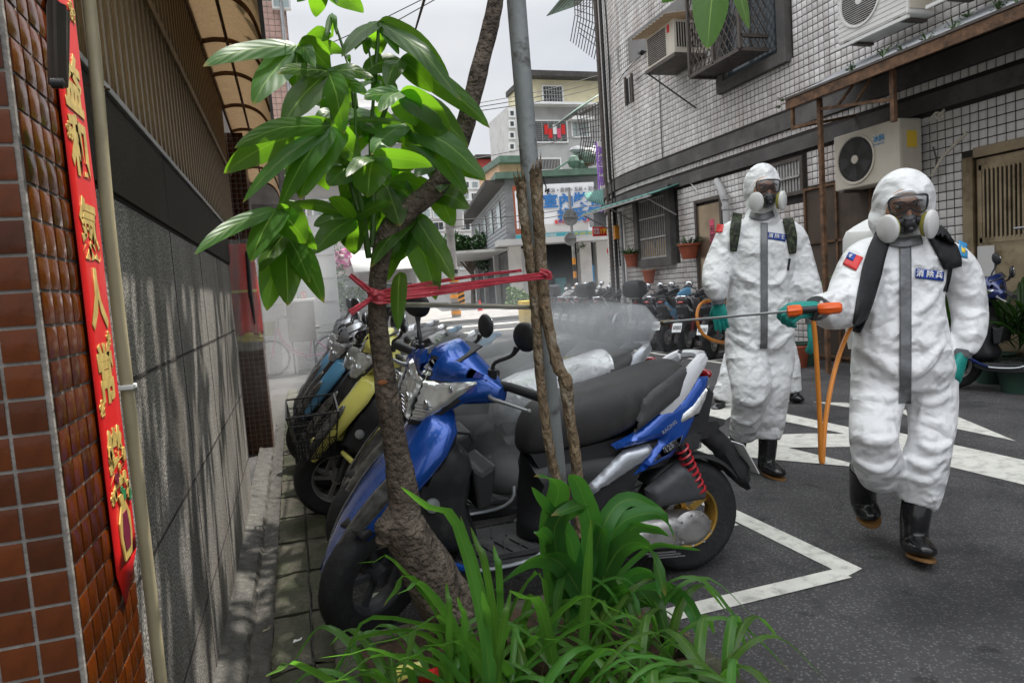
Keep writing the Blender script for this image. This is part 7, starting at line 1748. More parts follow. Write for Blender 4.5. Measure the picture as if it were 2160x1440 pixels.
# potted palms and shrub by the right wall
def leafy(name, label, base, n, L0, L1, w_, m, seed, up=.9, pot_r=.18, cat='plant'):
    r_ = random.Random(seed); base = Vector(base); t = thing(name, label, cat, (base.x,base.y,0))
    if pot_r: s = MB(); s.lathe([(.001,0),(pot_r*.75,0),(pot_r,.28),(pot_r*1.06,.28),(pot_r*.95,.25),(.001,.25)], Matrix.Translation((base.x,base.y,0)), 20); obj('pot', s, M('pot_green', (.03,.07,.05), .5), t)
    for k in range(n):
        a = r_.uniform(0,2*pi); L_ = r_.uniform(L0,L1); e = r_.uniform(.2,1)*up; p = base+Vector((r_.uniform(-.08,.08), r_.uniform(-.08,.08), r_.uniform(0,.25))); T_ = p+Vector((cos(a)*L_*(1-e*.6), sin(a)*L_*(1-e*.6), L_*e))
        leaf_obj('leaf', [p, p.lerp(T_,.55)+Vector((0,0,.12*L_)), T_-Vector((0,0,.05*L_))], w_*r_.uniform(.7,1.2), (-sin(a),cos(a),.3), MATS[m], t, fold=-.15, seed=k)
    return t
for i,(px,py,yy,lb_) in enumerate(((2095,700,4.75,'spiky potted palm right behind the navy scooter handlebars'),(2150,700,4.3,'spiky potted palm at the right frame edge'),(2060,720,5.2,'dark potted palm half hidden by the second worker arm'))):
    p = at_y(px,py,yy); leafy('potted_palm', lb_, (min(p.x,6.3), yy, .35), 60, .35, .6, .04, 'leaf_palm', 40+i)
p = at_x(1718,600,6.2); leafy('potted_shrub', 'fresh green shrub between the two workers in front of the gate', (6.0, p.y, .55), 60, .25, .6, .06, 'strap_leaf', 50, .9)
p = at_x(1700,700,6.1); s = MB(); s.lathe([(.001,0),(.16,0),(.2,.26),(.001,.25)], Matrix.Translation((5.8,p.y-.1,0)), 18); tag(obj('flower_pot', s, MATS['terracotta']), 'red brown clay pot on the ground behind the first worker glove', 'flower pot')
# creeper dangling above the front wall on the near right
# ============================================================ people in white protective suits
from mathutils.bvhtree import BVHTree
M('suit', (.76,.765,.765), .5, var=.03, vs=7, spec=.45, dirt=((.60,.60,.585), 5, .55, .85))
def suit_nodes():
    """crumpled spun fabric: warped triangular folds in several directions"""
    N, L, b = nodes('suit'); t = N.new('ShaderNodeTexCoord'); tot = None
    d = N.new('ShaderNodeTexNoise'); d.inputs['Scale'].default_value = 3.2; d.inputs['Detail'].default_value = 3; L.new(t.outputs['Object'], d.inputs['Vector'])
    for k, (dv, fr, wt, wp) in enumerate((((.35,.1,1.0),5.5,1.0,2.6),((-.9,.2,.75),6.5,.8,2.9),((.95,-.1,.65),7.5,.7,2.4),((.2,.3,1.0),15,.30,3.2),((1.0,.2,.1),17,.25,3.0),((-.6,.5,.8),30,.10,3.0))):
        dp = N.new('ShaderNodeVectorMath'); dp.operation = 'DOT_PRODUCT'; dp.inputs[1].default_value = dv; L.new(t.outputs['Object'], dp.inputs[0])
        sp_ = N.new('ShaderNodeSeparateColor'); L.new(d.outputs['Color'], sp_.inputs[0])
        a_ = N.new('ShaderNodeMath'); a_.operation = 'MULTIPLY'; a_.inputs[1].default_value = fr; L.new(dp.outputs['Value'], a_.inputs[0])
        c_ = N.new('ShaderNodeMath'); c_.operation = 'MULTIPLY_ADD'; c_.inputs[1].default_value = wp; L.new(sp_.outputs[k%3], c_.inputs[0]); L.new(a_.outputs[0], c_.inputs[2])
        pp = N.new('ShaderNodeMath'); pp.operation = 'PINGPONG'; pp.inputs[1].default_value = .5; L.new(c_.outputs[0], pp.inputs[0])
        mk = N.new('ShaderNodeTexNoise'); mk.inputs['Scale'].default_value = 5+k*1.7; L.new(t.outputs['Object'], mk.inputs['Vector'])
        mr = N.new('ShaderNodeMapRange'); mr.inputs[1].default_value = .42; mr.inputs[2].default_value = .62; mr.inputs[3].default_value = .08; mr.inputs[4].default_value = 1; L.new(mk.outputs['Fac'], mr.inputs[0])
        w_ = N.new('ShaderNodeMath'); w_.operation = 'MULTIPLY'; L.new(pp.outputs[0], w_.inputs[0]); L.new(mr.outputs[0], w_.inputs[1])
        e_ = N.new('ShaderNodeMath'); e_.operation = 'MULTIPLY'; e_.inputs[1].default_value = wt; L.new(w_.outputs[0], e_.inputs[0])
        if tot is None: tot = e_
        else: s_ = N.new('ShaderNodeMath'); L.new(tot.outputs[0], s_.inputs[0]); L.new(e_.outputs[0], s_.inputs[1]); tot = s_
    bp = N.new('ShaderNodeBump'); bp.inputs['Strength'].default_value = 1.0; bp.inputs['Distance'].default_value = .027
    L.new(tot.outputs[0], bp.inputs['Height']); L.new(bp.outputs[0], b.inputs['Normal'])
suit_nodes()
M('duct_tape', (.15,.155,.16), .38, metal=.3, var=.12, vs=14, bump=.4, bs=40)
M('glove_teal', (.012,.27,.23), .42, var=.12, vs=30, bump=.3, bs=120)
M('boot_rubber', (.014,.014,.015), .22, var=.2, vs=14, coat=.3, bump=.1, bs=30)
M('boot_sole', (.20,.10,.03), .6, var=.2)
M('skin', (.42,.22,.14), .5, var=.08, vs=20)
M('mask_grey', (.13,.135,.14), .45, var=.06); M('mask_dark', (.022,.022,.024), .4); M('filter_white', (.72,.72,.70), .5, var=.04); M('filter_olive', (.33,.30,.06), .5)
M('goggle_frame', (.05,.05,.055), .3); M('eye_white', (.6,.58,.55), .3); M('eye_dark', (.015,.01,.008), .2); M('hair_dark', (.01,.008,.007), .6)
M('goggle_lens', (.03,.033,.036), .03, alpha=.62, spec=.9, var=.02); M('strap_black', (.012,.012,.014), .7, var=.3, vs=50, bump=.4, bs=200)
M('camo', (.06,.075,.04), .8, var=.6, vs=40, dirt=((.015,.018,.012), 36, .45, .5))
M('hose_orange', (.62,.22,.03), .4, var=.12, vs=10); M('handle_orange', (.80,.12,.015), .35, var=.05); M('patch_blue', (.012,.05,.30), .6, var=.05)
def wrinkle_tex(kind, scale, **k):
    t = bpy.data.textures.new('wrinkle', kind); t.noise_scale = scale
    for a, b_ in k.items(): setattr(t, a, b_)
    return t
def bake(mb, name, mats, parent, vox, smooth_it=3, disp=(), dec=None):
    me = bpy.data.meshes.new(name); me.from_pydata([tuple(v) for v in mb.v], [], mb.f); o = bpy.data.objects.new('tmp', me); COL.objects.link(o)
    r = o.modifiers.new('r', 'REMESH'); r.mode = 'VOXEL'; r.voxel_size = vox; r.use_smooth_shade = True
    s = o.modifiers.new('s', 'SMOOTH'); s.iterations = smooth_it; s.factor = .6
    for t, st, mid in disp:
        d = o.modifiers.new('d', 'DISPLACE'); d.texture = t; d.strength = st; d.mid_level = mid; d.texture_coords = 'LOCAL'
    dg = bpy.context.evaluated_depsgraph_get(); m2 = bpy.data.meshes.new_from_object(o.evaluated_get(dg)); bpy.data.objects.remove(o)
    m2.name = name; m2.materials.clear()
    for m in (mats if isinstance(mats,(list,tuple)) else [mats]): m2.materials.append(m)
    for p in m2.polygons: p.use_smooth = True
    o = bpy.data.objects.new(name, m2); COL.objects.link(o)
    if parent is not None: setpar(o, parent)
    return o
def limb(mb, pts, sub=4, seg=20, ax=None):
    """pts: (Vector, half width, depth ratio)"""
    P_, W_ = spline([p[0] for p in pts], [p[1] for p in pts], sub); _, K_ = spline([p[0] for p in pts], [p[2] for p in pts], sub); n = len(P_); vs = []
    for i in range(n):
        d = (P_[min(i+1,n-1)]-P_[max(i-1,0)]).normalized(); v = (ax or VIEW); v = (v-d*v.dot(d)); 
        if v.length < .05: v = Vector((0,0,1))-d*d.z
        v.normalize(); a = d.cross(v)
        for k in range(seg): t = 2*pi*k/seg; vs.append(P_[i]+a*(W_[i]*cos(t))+v*(W_[i]*K_[i]*sin(t)))
    fs = [(i*seg+k,i*seg+(k+1)%seg,(i+1)*seg+(k+1)%seg,(i+1)*seg+k) for i in range(n-1) for k in range(seg)]+[tuple(range(seg-1,-1,-1)), tuple((n-1)*seg+k for k in range(seg))]
    mb.add(vs, fs)
def hand(T, curl, parent, spread=.12, thumb=.5, scale=1.0, mirror=1):
    """palm frame: +y to the fingers, +x thumb side, -z palm side"""
    s = MB(); q = lambda x,y,z: T @ Vector((x*mirror*scale, y*scale, z*scale))
    def seg_tube(pts, rs): s.tube([q(*p) for p in pts], [r*scale for r in rs], 9)
    for k, (x, L_, r) in enumerate(((.030,.078,.0098),(.010,.086,.0102),(-.011,.080,.0098),(-.030,.064,.0088))):
        c = curl[k] if hasattr(curl,'__len__') else curl; p = Vector((x*.75,.045,0)); pts = [Vector((x*.35,.0,0)), Vector((x*.6,.03,0)), p, Vector((x,.088,0))]; a = 0; dx = sin(spread*(1.5-k)*.5)
        cur = Vector((x,.088,0))
        for j, f in enumerate((.45,.31,.24)):
            a += c*(.9,1.1,.8)[j]; cur = cur+Vector((dx*cos(a), cos(a), -sin(a)))*L_*f; pts.append(cur.copy())
        seg_tube(pts, [r*1.1,r*1.2,r*1.2,r*1.12,r*1.02,r*.95,r*.8])
    pts = [Vector((.012,.012,-.004)), Vector((.036,.036,-.010)), Vector((.052+.008*thumb,.062,-.016-.012*thumb)), Vector((.056-.012*thumb,.086,-.024-.024*thumb)), Vector((.05-.03*thumb,.104,-.03-.03*thumb))]
    seg_tube(pts, [.016,.0155,.0125,.0115,.0085])
    P_ = [(-.0,-.045,0,.027,.022),(0,-.01,0,.030,.021),(0,.03,0,.039,.019),(0,.065,0,.043,.017),(0,.088,0,.040,.014)]
    rings = [[q(cos(2*pi*k/16)*w_, y, sin(2*pi*k/16)*h_) for k in range(16)] for x,y,z,w_,h_ in P_]; s.loft(rings)
    return bake(s, 'glove', MATS['glove_teal'], parent, .0042*scale, 2)
def bvh(o): return BVHTree.FromPolygons([v.co.copy() for v in o.data.vertices], [tuple(p.vertices) for p in o.data.polygons])
def drape(tree, pts, width, name, mat, parent, D, off=.004, th=.003, sub=6, across=6, solid=.003):
    """strip laid on the body surface along a path of pixels; width in pixels"""
    P2 = [Vector((p[0],p[1],0)) for p in pts]; W2 = [width[i] if hasattr(width,'__len__') else width for i in range(len(pts))]; Q, W_ = spline(P2, W2, sub); vs = []; n = len(Q); last = None
    for i, p in enumerate(Q):
        d = (Q[min(i+1,n-1)]-Q[max(i-1,0)]).normalized(); a = Vector((-d.y, d.x, 0))
        for k in range(across+1):
            q = p+a*(W_[i]*(k/across-.5)); r = ray(q.x, q.y).normalized(); h = tree.ray_cast(CAM, r, 20)
            v = h[0]-r*off if h[0] is not None else (CAM+ray(q.x,q.y)*(last if last else D))
            last = (v-CAM).dot(VIEW) if h[0] is not None else last; vs.append(v)
    m = across+1; mb = MB(); mb.add(vs, [(i*m+k,i*m+k+1,(i+1)*m+k+1,(i+1)*m+k) for i in range(n-1) for k in range(across)])
    return obj(name, mb, mat, parent, solid=solid, ang=80)
def boot(parent, pts, toe, D, sole=True):
    """pts top->heel chain of (Vector, r); toe Vector"""
    s = MB(); ank = pts[-1][0]; limb(s, [(p, r, 1.05) for p, r in pts], 3, 16)
    heel = ank; d = (toe-heel); L_ = d.length; d.normalize(); r0 = pts[-1][1]
    limb(s, [(heel-d*r0*.55, r0*.85, .9), (heel+d*L_*.3, r0*1.0, .85), (heel+d*L_*.65, r0*.98, .70), (heel+d*L_*.92, r0*.82, .6), (heel+d*(L_+r0*.25), r0*.35, .6)], 3, 16, ax=pts[0][0]-ank)
    b_ = bake(s, 'boot', MATS['boot_rubber'], parent, .007, 3)
    if sole:
        up = (pts[0][0]-ank).normalized(); up = (up-d*up.dot(d)).normalized(); sd_ = d.cross(up); m = MB(); o_ = []
        for k in range(20):
            t = 2*pi*k/20; l = cos(t); w_ = sin(t); wd = r0*(1.06 if l > -.2 else .9); o_.append(heel+d*(L_*.47+l*(L_*.5+r0*.62))+sd_*(w_*wd*.86)-up*r0*.56)
        n = 20; m.add([p for p in o_]+[p-up*.009 for p in o_], [tuple(range(n)), tuple(range(2*n-1,n-1,-1))]+[(i,(i+1)%n,n+(i+1)%n,n+i) for i in range(n)]); obj('sole', m, MATS['boot_sole'], b_, smooth=False)
    return b_
def head(parent, c, yaw, pitch, roll, k, tree=None):
    """c centre; local x image right, y up, z towards viewer; k size"""
    R3 = Matrix((RM.col[0], RM.col[1], RM.col[2])).transposed()
    zup = Vector((0,0,1)); f = -VIEW.copy(); f.z = 0; f.normalize(); x = zup.cross(f).normalized()
    base = Matrix((x, zup, f)).transposed().to_4x4()
    T = Matrix.Translation(c) @ base @ Matrix.Rotation(yaw,4,'Y') @ Matrix.Rotation(pitch,4,'X') @ Matrix.Rotation(roll,4,'Z') @ Matrix.Scale(k,4)
    s = MB(); s.ell((0,-.015,.03), (.070,.098,.078), T, 24, 16); s.ell((0,-.015,.112), (.012,.022,.014), T, 10, 8); s.ell((0,.028,.10), (.045,.012,.014), T, 12, 8)
    face = bake(s, 'face', MATS['skin'], parent, .006, 3)
    for sg in (1,-1):
        e = MB(); e.ell((.030*sg,.014,.094), (.014,.0085,.011), T, 12, 8); eo = obj('eye', e, MATS['eye_white'], face); e = MB(); e.ell((.030*sg,.014,.102), (.006,.006,.004), T, 10, 6); obj('iris', e, MATS['eye_dark'], eo)
        e = MB(); e.tube([T@Vector((.012*sg,.030,.110)), T@Vector((.03*sg,.036,.106)), T@Vector((.052*sg,.029,.092))], .0035*k, 6); obj('eyebrow', e, MATS['hair_dark'], face)
    # hood rim
    e = MB(); n = 36; pts = []
    for i in range(n+1):
        a = 2*pi*i/n; pts.append(T @ Vector((.069*cos(a)*(1-.0*sin(a)), -.012+.078*sin(a)-(.018 if sin(a) < -.3 else 0), .066+.010*sin(a)-.028*abs(cos(a))**2)))
    e.tube(pts, .0095*k, 8, cap=False); obj('hood_rim', e, MATS['suit'], parent)
    # goggles
    def W(u, v, h): a = u/.105; return T @ Vector(((.100+h)*sin(a), .018+v*1.12, .022+(.098+h)*cos(a)-.25*v*0))
    o_ = [(-.078,.012),(-.07,.030),(-.03,.036),(.03,.036),(.07,.030),(.078,.012),(.070,-.020),(.045,-.030),(.016,-.018),(0,-.008),(-.016,-.018),(-.045,-.030),(-.070,-.020)]
    e = MB(); e.inflate(o_, .012, lambda u,v,h: W(u,v,h+.006), .02, .010, back=False); g = obj('goggles', e, MATS['goggle_lens'], parent)
    e = MB(); e.tube([W(u,v,.004) for u,v in o_]+[W(*o_[0],.004)], .0042*k, 6, cap=False, smoothpath=2); obj('goggle_frame', e, MATS['goggle_frame'], g)
    # respirator
    r_ = thing_part('respirator', parent)
    s = MB(); mo = [(0,.020),(.017,.012),(.027,-.012),(.046,-.034),(.050,-.064),(.034,-.094),(0,-.106)]; mo = mo+[(-x_,y_) for x_,y_ in mo[-2:0:-1]]
    s.inflate(mo, .052, lambda u,v,h: T @ Vector((u, v, .078+h+.006*(v+.04))), .045, .010, power=.6); rp = obj('respirator', s, MATS['mask_grey'], parent)
    s = MB(); vo = [(-.020,-.030),(.020,-.030),(.026,-.055),(.018,-.088),(-.018,-.088),(-.026,-.055)]; s.inflate(vo, .018, lambda u,v,h: T @ Vector((u, v, .124+h-.25*abs(v+.055))), .012, .008); s.ell((0,-.075,.140), (.013,.013,.010), T, 14, 8); obj('valve', s, MATS['mask_dark'], rp)
    for sg in (1,-1):
        s = MB(); s.tube([T@Vector((.022*sg,-.045,.110)), T@Vector((.050*sg,-.048,.108))], [.020*k,.017*k], 12); obj('inlet', s, MATS['mask_dark'], rp)
        Tf = T @ Matrix.Translation((.066*sg,-.066,.108)) @ Matrix.Rotation(radians(48*sg),4,'Y') @ Matrix.Scale(1.0,4)
        Tf = Tf @ Matrix.Diagonal((.98,1.25,1.0,1))
        s = MB(); s.lathe([(.001,-.012),(.036,-.012),(.040,-.006),(.040,.008),(.036,.010),(.001,.010)], Tf, 28); fo = obj('cartridge', s, MATS['filter_olive'], rp)
        s = MB(); s.lathe([(.042,.006),(.046,.010),(.045,.024),(.038,.030),(.001,.031)], Tf, 28); obj('filter', s, MATS['filter_white'], fo)
    s = MB(); s.tube([T@Vector((.045,-.07,.09)), T@Vector((.075,-.05,.05))], .005*k, 6); s.tube([T@Vector((-.045,-.07,.09)), T@Vector((-.075,-.05,.05))], .005*k, 6); obj('strap', s, MATS['strap_black'], rp, kind='stuff')
    return T
def thing_part(*a): return None
def add_folds(s, D, n, seed, box, paths):
    t0 = BVHTree.FromPolygons([Vector(v) for v in s.v], s.f); r_ = random.Random(seed); k_ = D/1440; x0, x1, y0, y1 = box; P = [(pp, w*k_*1.0) for pp, w in paths]
    for _ in range(n):
        cx, cy, L_ = r_.uniform(x0,x1), r_.uniform(y0,y1), r_.uniform(.05,.13)/k_; a = r_.uniform(-.6,.6) if r_.random() < .7 else r_.uniform(-1.5,1.5); c_ = r_.uniform(-.2,.2)*L_
        P.append(([(cx-cos(a)*L_/2,cy-sin(a)*L_/2),(cx+sin(a)*c_,cy-cos(a)*c_),(cx+cos(a)*L_/2,cy+sin(a)*L_/2)], r_.uniform(.005,.010)))
    for pp, w in P:
        Q, _q = spline([Vector((x,y,0)) for x,y in pp], [0]*len(pp), 5); pts = []; last = None
        for q in Q:
            rr_ = ray(q.x,q.y).normalized(); h = t0.ray_cast(CAM, rr_, 20)
            if h[0] is None or (last and abs(h[3]-last) > .04): break
            last = h[3]; pts.append(h[0]+rr_*w*.15)
        if len(pts) > 4:
            m = len(pts); s.tube(pts, [w*(.25+.95*sin(pi*i/(m-1))) for i in range(m)], 7)
RF = wrinkle_tex('CLOUDS', .13, noise_depth=2); RV = wrinkle_tex('VORONOI', .075, distance_metric='DISTANCE'); RM2 = wrinkle_tex('MUSGRAVE', .12, musgrave_type='RIDGED_MULTIFRACTAL')
def J(D): return (lambda px, py, s=0.0: at_d(px, py, D-s)), D/1440

# ---- second worker, nearest: holds the spray lance
D2 = 2.81; j, k_ = J(D2)
w2 = thing('person', 'worker in white hooded suit and respirator holding the orange handled spray lance', 'person', (2.354,2.107,0), 0)
s = MB()
def L_(pts, sub=4): limb(s, [(j(p[0],p[1],p[2]), p[3]*k_, p[4] if len(p) > 4 else .95) for p in pts], sub)
L_([(1900,505,0,52,.9),(1903,528,0,82,.66),(1901,570,0,90,.66),(1896,640,0,90,.72),(1900,715,0,96,.74),(1904,780,0,106,.72),(1904,822,0,94,.60)])
L_([(1862,545,0,48),(1828,556,.02,50),(1806,600,.06,50),(1788,640,.12,46),(1758,654,.20,39),(1730,652,.26,30),(1716,650,.28,23)])
L_([(1960,545,0,48),(2008,558,0,42),(2034,600,-.01,38),(2045,660,.0,35),(2043,702,.03,33),(2036,733,.05,25),(2033,742,.05,18)])
L_([(1856,810,0,60,.85),(1846,870,.05,51,.85),(1843,930,.12,46,.85),(1852,975,.05,50,.9),(1856,1003,-.03,43,.9),(1850,1014,-.06,34,.9)])
L_([(1958,810,0,58,.85),(1967,870,.02,49,.85),(1962,930,.05,43,.85),(1948,985,.03,48,.9),(1940,1035,.0,45,.9),(1936,1058,-.01,41,.9),(1933,1066,-.01,30,.9)])
hc = j(1905,427,.02); s.ell(hc, (59*k_,.118,.137), seg=24, rings=16); s.ell(hc+Vector((.008,.03,-.06)), (60*k_,.115,.10), seg=20, rings=12)
L_([(1908,470,-.03,52,.9),(1905,505,-.02,58,.9),(1904,530,0,66,.7)])
add_folds(s, D2, 150, 5, (1745,2075,545,1060), [([(1830,600),(1870,645),(1895,655)],9),([(1990,600),(1950,645),(1920,665)],9),([(1808,735),(1860,765),(1897,800)],12),([(1995,720),(1950,770),(1920,800)],12),([(1812,830),(1860,842),(1897,832)],10),([(2008,830),(1965,848),(1925,838)],10),([(1795,915),(1850,935),(1893,920)],12),([(1935,935),(1970,948),(2010,930)],11),([(1912,960),(1950,982),(1992,962)],12),([(1912,1003),(1950,1014),(1986,998)],10),([(1800,965),(1850,988),(1888,972)],11),([(1805,595),(1775,640),(1748,672)],9),([(1825,620),(1802,660),(1792,690)],9),([(2010,600),(2040,622),(2066,610)],9),([(2015,655),(2044,668),(2072,655)],9),([(2018,700),(2042,714),(2066,700)],8)])
body2 = bake(s, 'suit', MATS['suit'], w2, .0085, 2, [(RF,.005,.5)])
B2 = bvh(body2)
T2 = head(w2, j(1899,434,.045), radians(-14), radians(14), radians(2), .98)
drape(B2, [(1909,512),(1910,560),(1910,640),(1910,720),(1910,800),(1909,850)], 25, 'front_tape', MATS['duct_tape'], w2, D2, .006, sub=8)
drape(B2, [(1868,505),(1905,512),(1945,505)], 20, 'neck_tape', MATS['duct_tape'], w2, D2, .012)
drape(B2, [(1866,493),(1850,530),(1838,575),(1826,625),(1815,668),(1806,700)], [34,40,42,36,28,14], 'shoulder_strap', MATS['strap_black'], w2, D2, .012, solid=.008)
drape(B2, [(1972,486),(1994,520),(2006,548),(2010,565)], [36,44,42,34], 'shoulder_strap', MATS['strap_black'], w2, D2, .014, solid=.01)
drape(B2, [(2006,560),(2001,590),(1994,615)], 8, 'webbing', MATS['strap_black'], w2, D2, .008)
def patch(tree, quad, nm, m, par, D, off=.006, n=6):
    a, b_, c, d = [Vector((x,y,0)) for x,y in quad]; vs = []
    for i in range(n+1):
        for q in range(n+1):
            p = a.lerp(b_,q/n).lerp(d.lerp(c,q/n),i/n); r = ray(p.x,p.y).normalized(); h = tree.ray_cast(CAM, r, 20); vs.append(h[0]-r*off if h[0] is not None else CAM+ray(p.x,p.y)*D)
    mb = MB(); mb.add(vs, [(i*(n+1)+q,i*(n+1)+q+1,(i+1)*(n+1)+q+1,(i+1)*(n+1)+q) for i in range(n) for q in range(n)]); return obj(nm, mb, MATS[m], par, ang=80, solid=.0015)
patch(B2, [(1932,566),(1992,573),(1990,593),(1931,586)], 'name_tape', 'patch_blue', w2, D2)
def on_body_text(tree, t, px, py, sz, m, par, ang=-.1, off=.014):
    r = ray(px,py).normalized(); h = tree.ray_cast(CAM, r, 20); p = h[0]-r*off; u = (RM.col[0]*cos(ang)+RM.col[1]*sin(ang)); v = (RM.col[1]*cos(ang)-RM.col[0]*sin(ang)); text(t, sz, MATS[m], frame(p, u, v), par, 'lettering', .0006, .0006)
for t_, px in (('消',1941),('除',1962),('兵',1981)): on_body_text(B2, t_, px, 577+(px-1941)*.09, .030, 'white_print', w2, -.1)
patch(B2, [(1791,531),(1821,543),(1806,571),(1777,557)], 'flag_patch', 'red_print', w2, D2); patch(B2, [(1791,531),(1806,537),(1799,551),(1784,544)], 'flag_canton', 'patch_blue', w2, D2, .009, 3)
on_body_text(B2, '✺', 1795, 540, .022, 'white_print', w2, -.35, .011)
patch(B2, [(2022,506),(2040,514),(2041,545),(2024,540)], 'arm_badge', 'blue_print', w2, D2, .006); patch(B2, [(2028,518),(2036,520),(2036,534),(2029,532)], 'badge_field', 'yellow_print', w2, D2, .009, 3)
# tank on the back
s = MB(); tc_ = j(1850,600,-.26); limb(s, [(j(1850,478,-.24),.10,.7),(j(1850,500,-.25),.145,.75),(j(1852,640,-.27),.15,.75),(j(1854,735,-.27),.13,.75)], 3, 20); tag(obj('sprayer_tank', s, MATS['filter_white'], ang=80), 'white knapsack sprayer tank carried on the back of the nearest worker', 'sprayer')
# boots
bt2 = boot(w2, [(j(1936,1050,-.01),.058),(j(1931,1085,.0),.056),(j(1928,1118,.0),.052),(j(1930,1148,.0),.056)], j(1954,1162,.13), D2)
boot(w2, [(j(1824,985,-.10),.060),(j(1822,1010,-.16),.057),(j(1820,1040,-.22),.054),(j(1822,1062,-.25),.054)], j(1838,1090,-.16), D2)
# gloves and cuffs
zh = Vector((0,0,1)); IR = RM.col[0].copy(); IU = RM.col[1].copy()
def hframe(o, y, z): y = Vector(y).normalized(); z = Vector(z); z = (z-y*z.dot(y)).normalized(); x = y.cross(z); m = Matrix((x,y,z)).transposed().to_4x4(); m.translation = o; return m
wr2 = j(1722,650,.29)
hand(hframe(wr2, -IR*.9-VIEW*.25-IU*.1, IU*.75-VIEW*.65), [.85,.95,1.0,1.0], w2, .1, .9, 1.08, 1)
s = MB(); s.tube([j(1732,652,.26), j(1720,650,.29)], [.052,.046], 16); obj('cuff_tape', s, MATS['duct_tape'], w2)
hand(hframe(j(2028,754,.06), -IU*.95-IR*.28, IR*.5-VIEW*.8), [.45,.5,.55,.6], w2, .1, .5, 1.0, -1)
s = MB(); s.tube([j(2030,738,.05), j(2027,752,.05)], [.040,.036], 16); obj('cuff_tape', s, MATS['duct_tape'], w2)
# lance
ln = thing('spray_lance', 'long grey spray lance with orange grip sections and brass nozzle', 'spray lance', j(1700,655,.34))
A0, A1, A2_, A3, A4 = j(1400,680,.02), j(1660,657,.33), j(1692,654,.345), j(1724,652,.36), j(1776,649,.385)
s = MB(); s.tube([A0, A1], .0050, 10); obj('tube', s, MATS['grey_metal'], ln)
s = MB(); s.tube([j(1392,682,.0), j(1396,681.5,.0), j(1412,679,.03), j(1425,678,.05)], [.004,.013,.010,.006], 12); obj('nozzle', s, M('brass_dark', (.12,.09,.05), .4, metal=.6), ln)
for a, c in ((A1,A2_),(A3,A4)):
    s = MB(); vs = []; n = 24; d = (c-a); rings = []; u = d.normalized().cross(IU).normalized(); v = d.normalized().cross(u)
    for t, r in ((0,.011),(.05,.019),(.5,.020),(.9,.019),(1,.013)): rings.append([a+d*t+(u*cos(2*pi*k/n)+v*sin(2*pi*k/n))*r*(1+.08*cos(8*2*pi*k/n)) for k in range(n)])
    s.loft(rings); obj('grip', s, MATS['handle_orange'], ln, ang=60)
s = MB(); s.tube([A2_, A3], .0135, 12); s.tube([A3+IU*.0, j(1716,676,.35)], [.012,.009], 10); obj('valve_body', s, MATS['mask_dark'], ln)
hs = thing('spray_hose', 'orange rubber hose looping low from the lance to the backpack', 'hose', j(1730,960,.25)); s = MB()
s.tube([j(x,y,q) for x,y,q in ((1716,676,.35),(1720,720,.34),(1725,800,.32),(1729,880,.3),(1731,945,.28),(1732,970,.27),(1735,972,.265),(1737,940,.26),(1742,880,.24),(1754,810,.2),(1768,755,.15),(1785,710,.08),(1803,675,.0),(1815,660,-.1),(1830,655,-.2))], .0088, 10, smoothpath=5); obj('hose', s, MATS['hose_orange'], hs)

# ---- first worker, a little farther off
D1 = 4.08; j, k_ = J(D1)
w1 = thing('person', 'taller worker in white suit with goggles walking behind with empty hands', 'person', (2.6,3.35,0), 0)
s = MB()
L_([(1607,462,0,30,.9),(1607,482,0,50,.66),(1606,520,0,70,.66),(1605,580,0,68,.7),(1603,640,0,70,.74),(1602,700,0,72,.76),(1601,735,0,66,.7)])
L_([(1572,492,0,30),(1545,500,.0,33),(1527,535,.0,32),(1514,570,.03,31),(1510,600,.08,28),(1514,622,.1,20),(1517,634,.1,13)])
L_([(1642,492,0,30),(1668,500,-.0,31),(1682,540,-.02,31),(1694,580,-.0,30),(1704,615,.03,29),(1712,648,.05,24),(1714,664,.05,15)])
L_([(1573,715,0,44,.85),(1576,760,.05,44,.85),(1585,815,.14,41,.85),(1580,855,.10,35,.85),(1572,895,.0,32,.9),(1568,918,-.06,27,.9)])
L_([(1632,715,0,42,.85),(1634,760,.02,40,.85),(1630,815,.05,36,.85),(1625,870,.02,33,.9),(1620,910,.0,30,.9),(1619,926,.0,25,.9)])
hc = j(1607,396,-.01); s.ell(hc, (35.5*k_,.118,.146), seg=24, rings=16)
L_([(1607,425,-.02,32,.9),(1607,455,-.01,34,.9),(1607,480,0,44,.7)])
add_folds(s, D1, 110, 9, (1490,1725,500,920), [([(1540,560),(1575,590),(1600,600)],7),([(1668,560),(1640,595),(1618,605)],7),([(1535,700),(1570,725),(1602,745)],9),([(1672,700),(1640,725),(1612,745)],9),([(1550,835),(1585,850),(1615,835)],9),([(1600,860),(1625,868),(1652,855)],8),([(1545,880),(1575,890),(1602,878)],8)])
body1 = bake(s, 'suit', MATS['suit'], w1, .0095, 2, [(RF,.005,.5)])
B1 = bvh(body1)
head(w1, j(1607,402,.035), radians(0), radians(6), radians(-1), .98)
drape(B1, [(1612,470),(1612,540),(1612,620),(1612,700),(1611,735)], 15, 'front_tape', MATS['duct_tape'], w1, D1, .006, sub=8)
drape(B1, [(1582,452),(1607,458),(1632,450)], 14, 'neck_tape', MATS['duct_tape'], w1, D1, .012)
drape(B1, [(1556,450),(1550,490),(1547,530)], [20,22,12], 'shoulder_strap', MATS['camo'], w1, D1, .012, solid=.01)
drape(B1, [(1662,462),(1670,500),(1672,535)], [22,22,12], 'shoulder_strap', MATS['camo'], w1, D1, .012, solid=.01)
drape(B1, [(1666,545),(1662,570)], 4, 'webbing', MATS['strap_black'], w1, D1, .008)
patch(B1, [(1619,489),(1658,495),(1657,509),(1619,503)], 'name_tape', 'patch_blue', w1, D1)
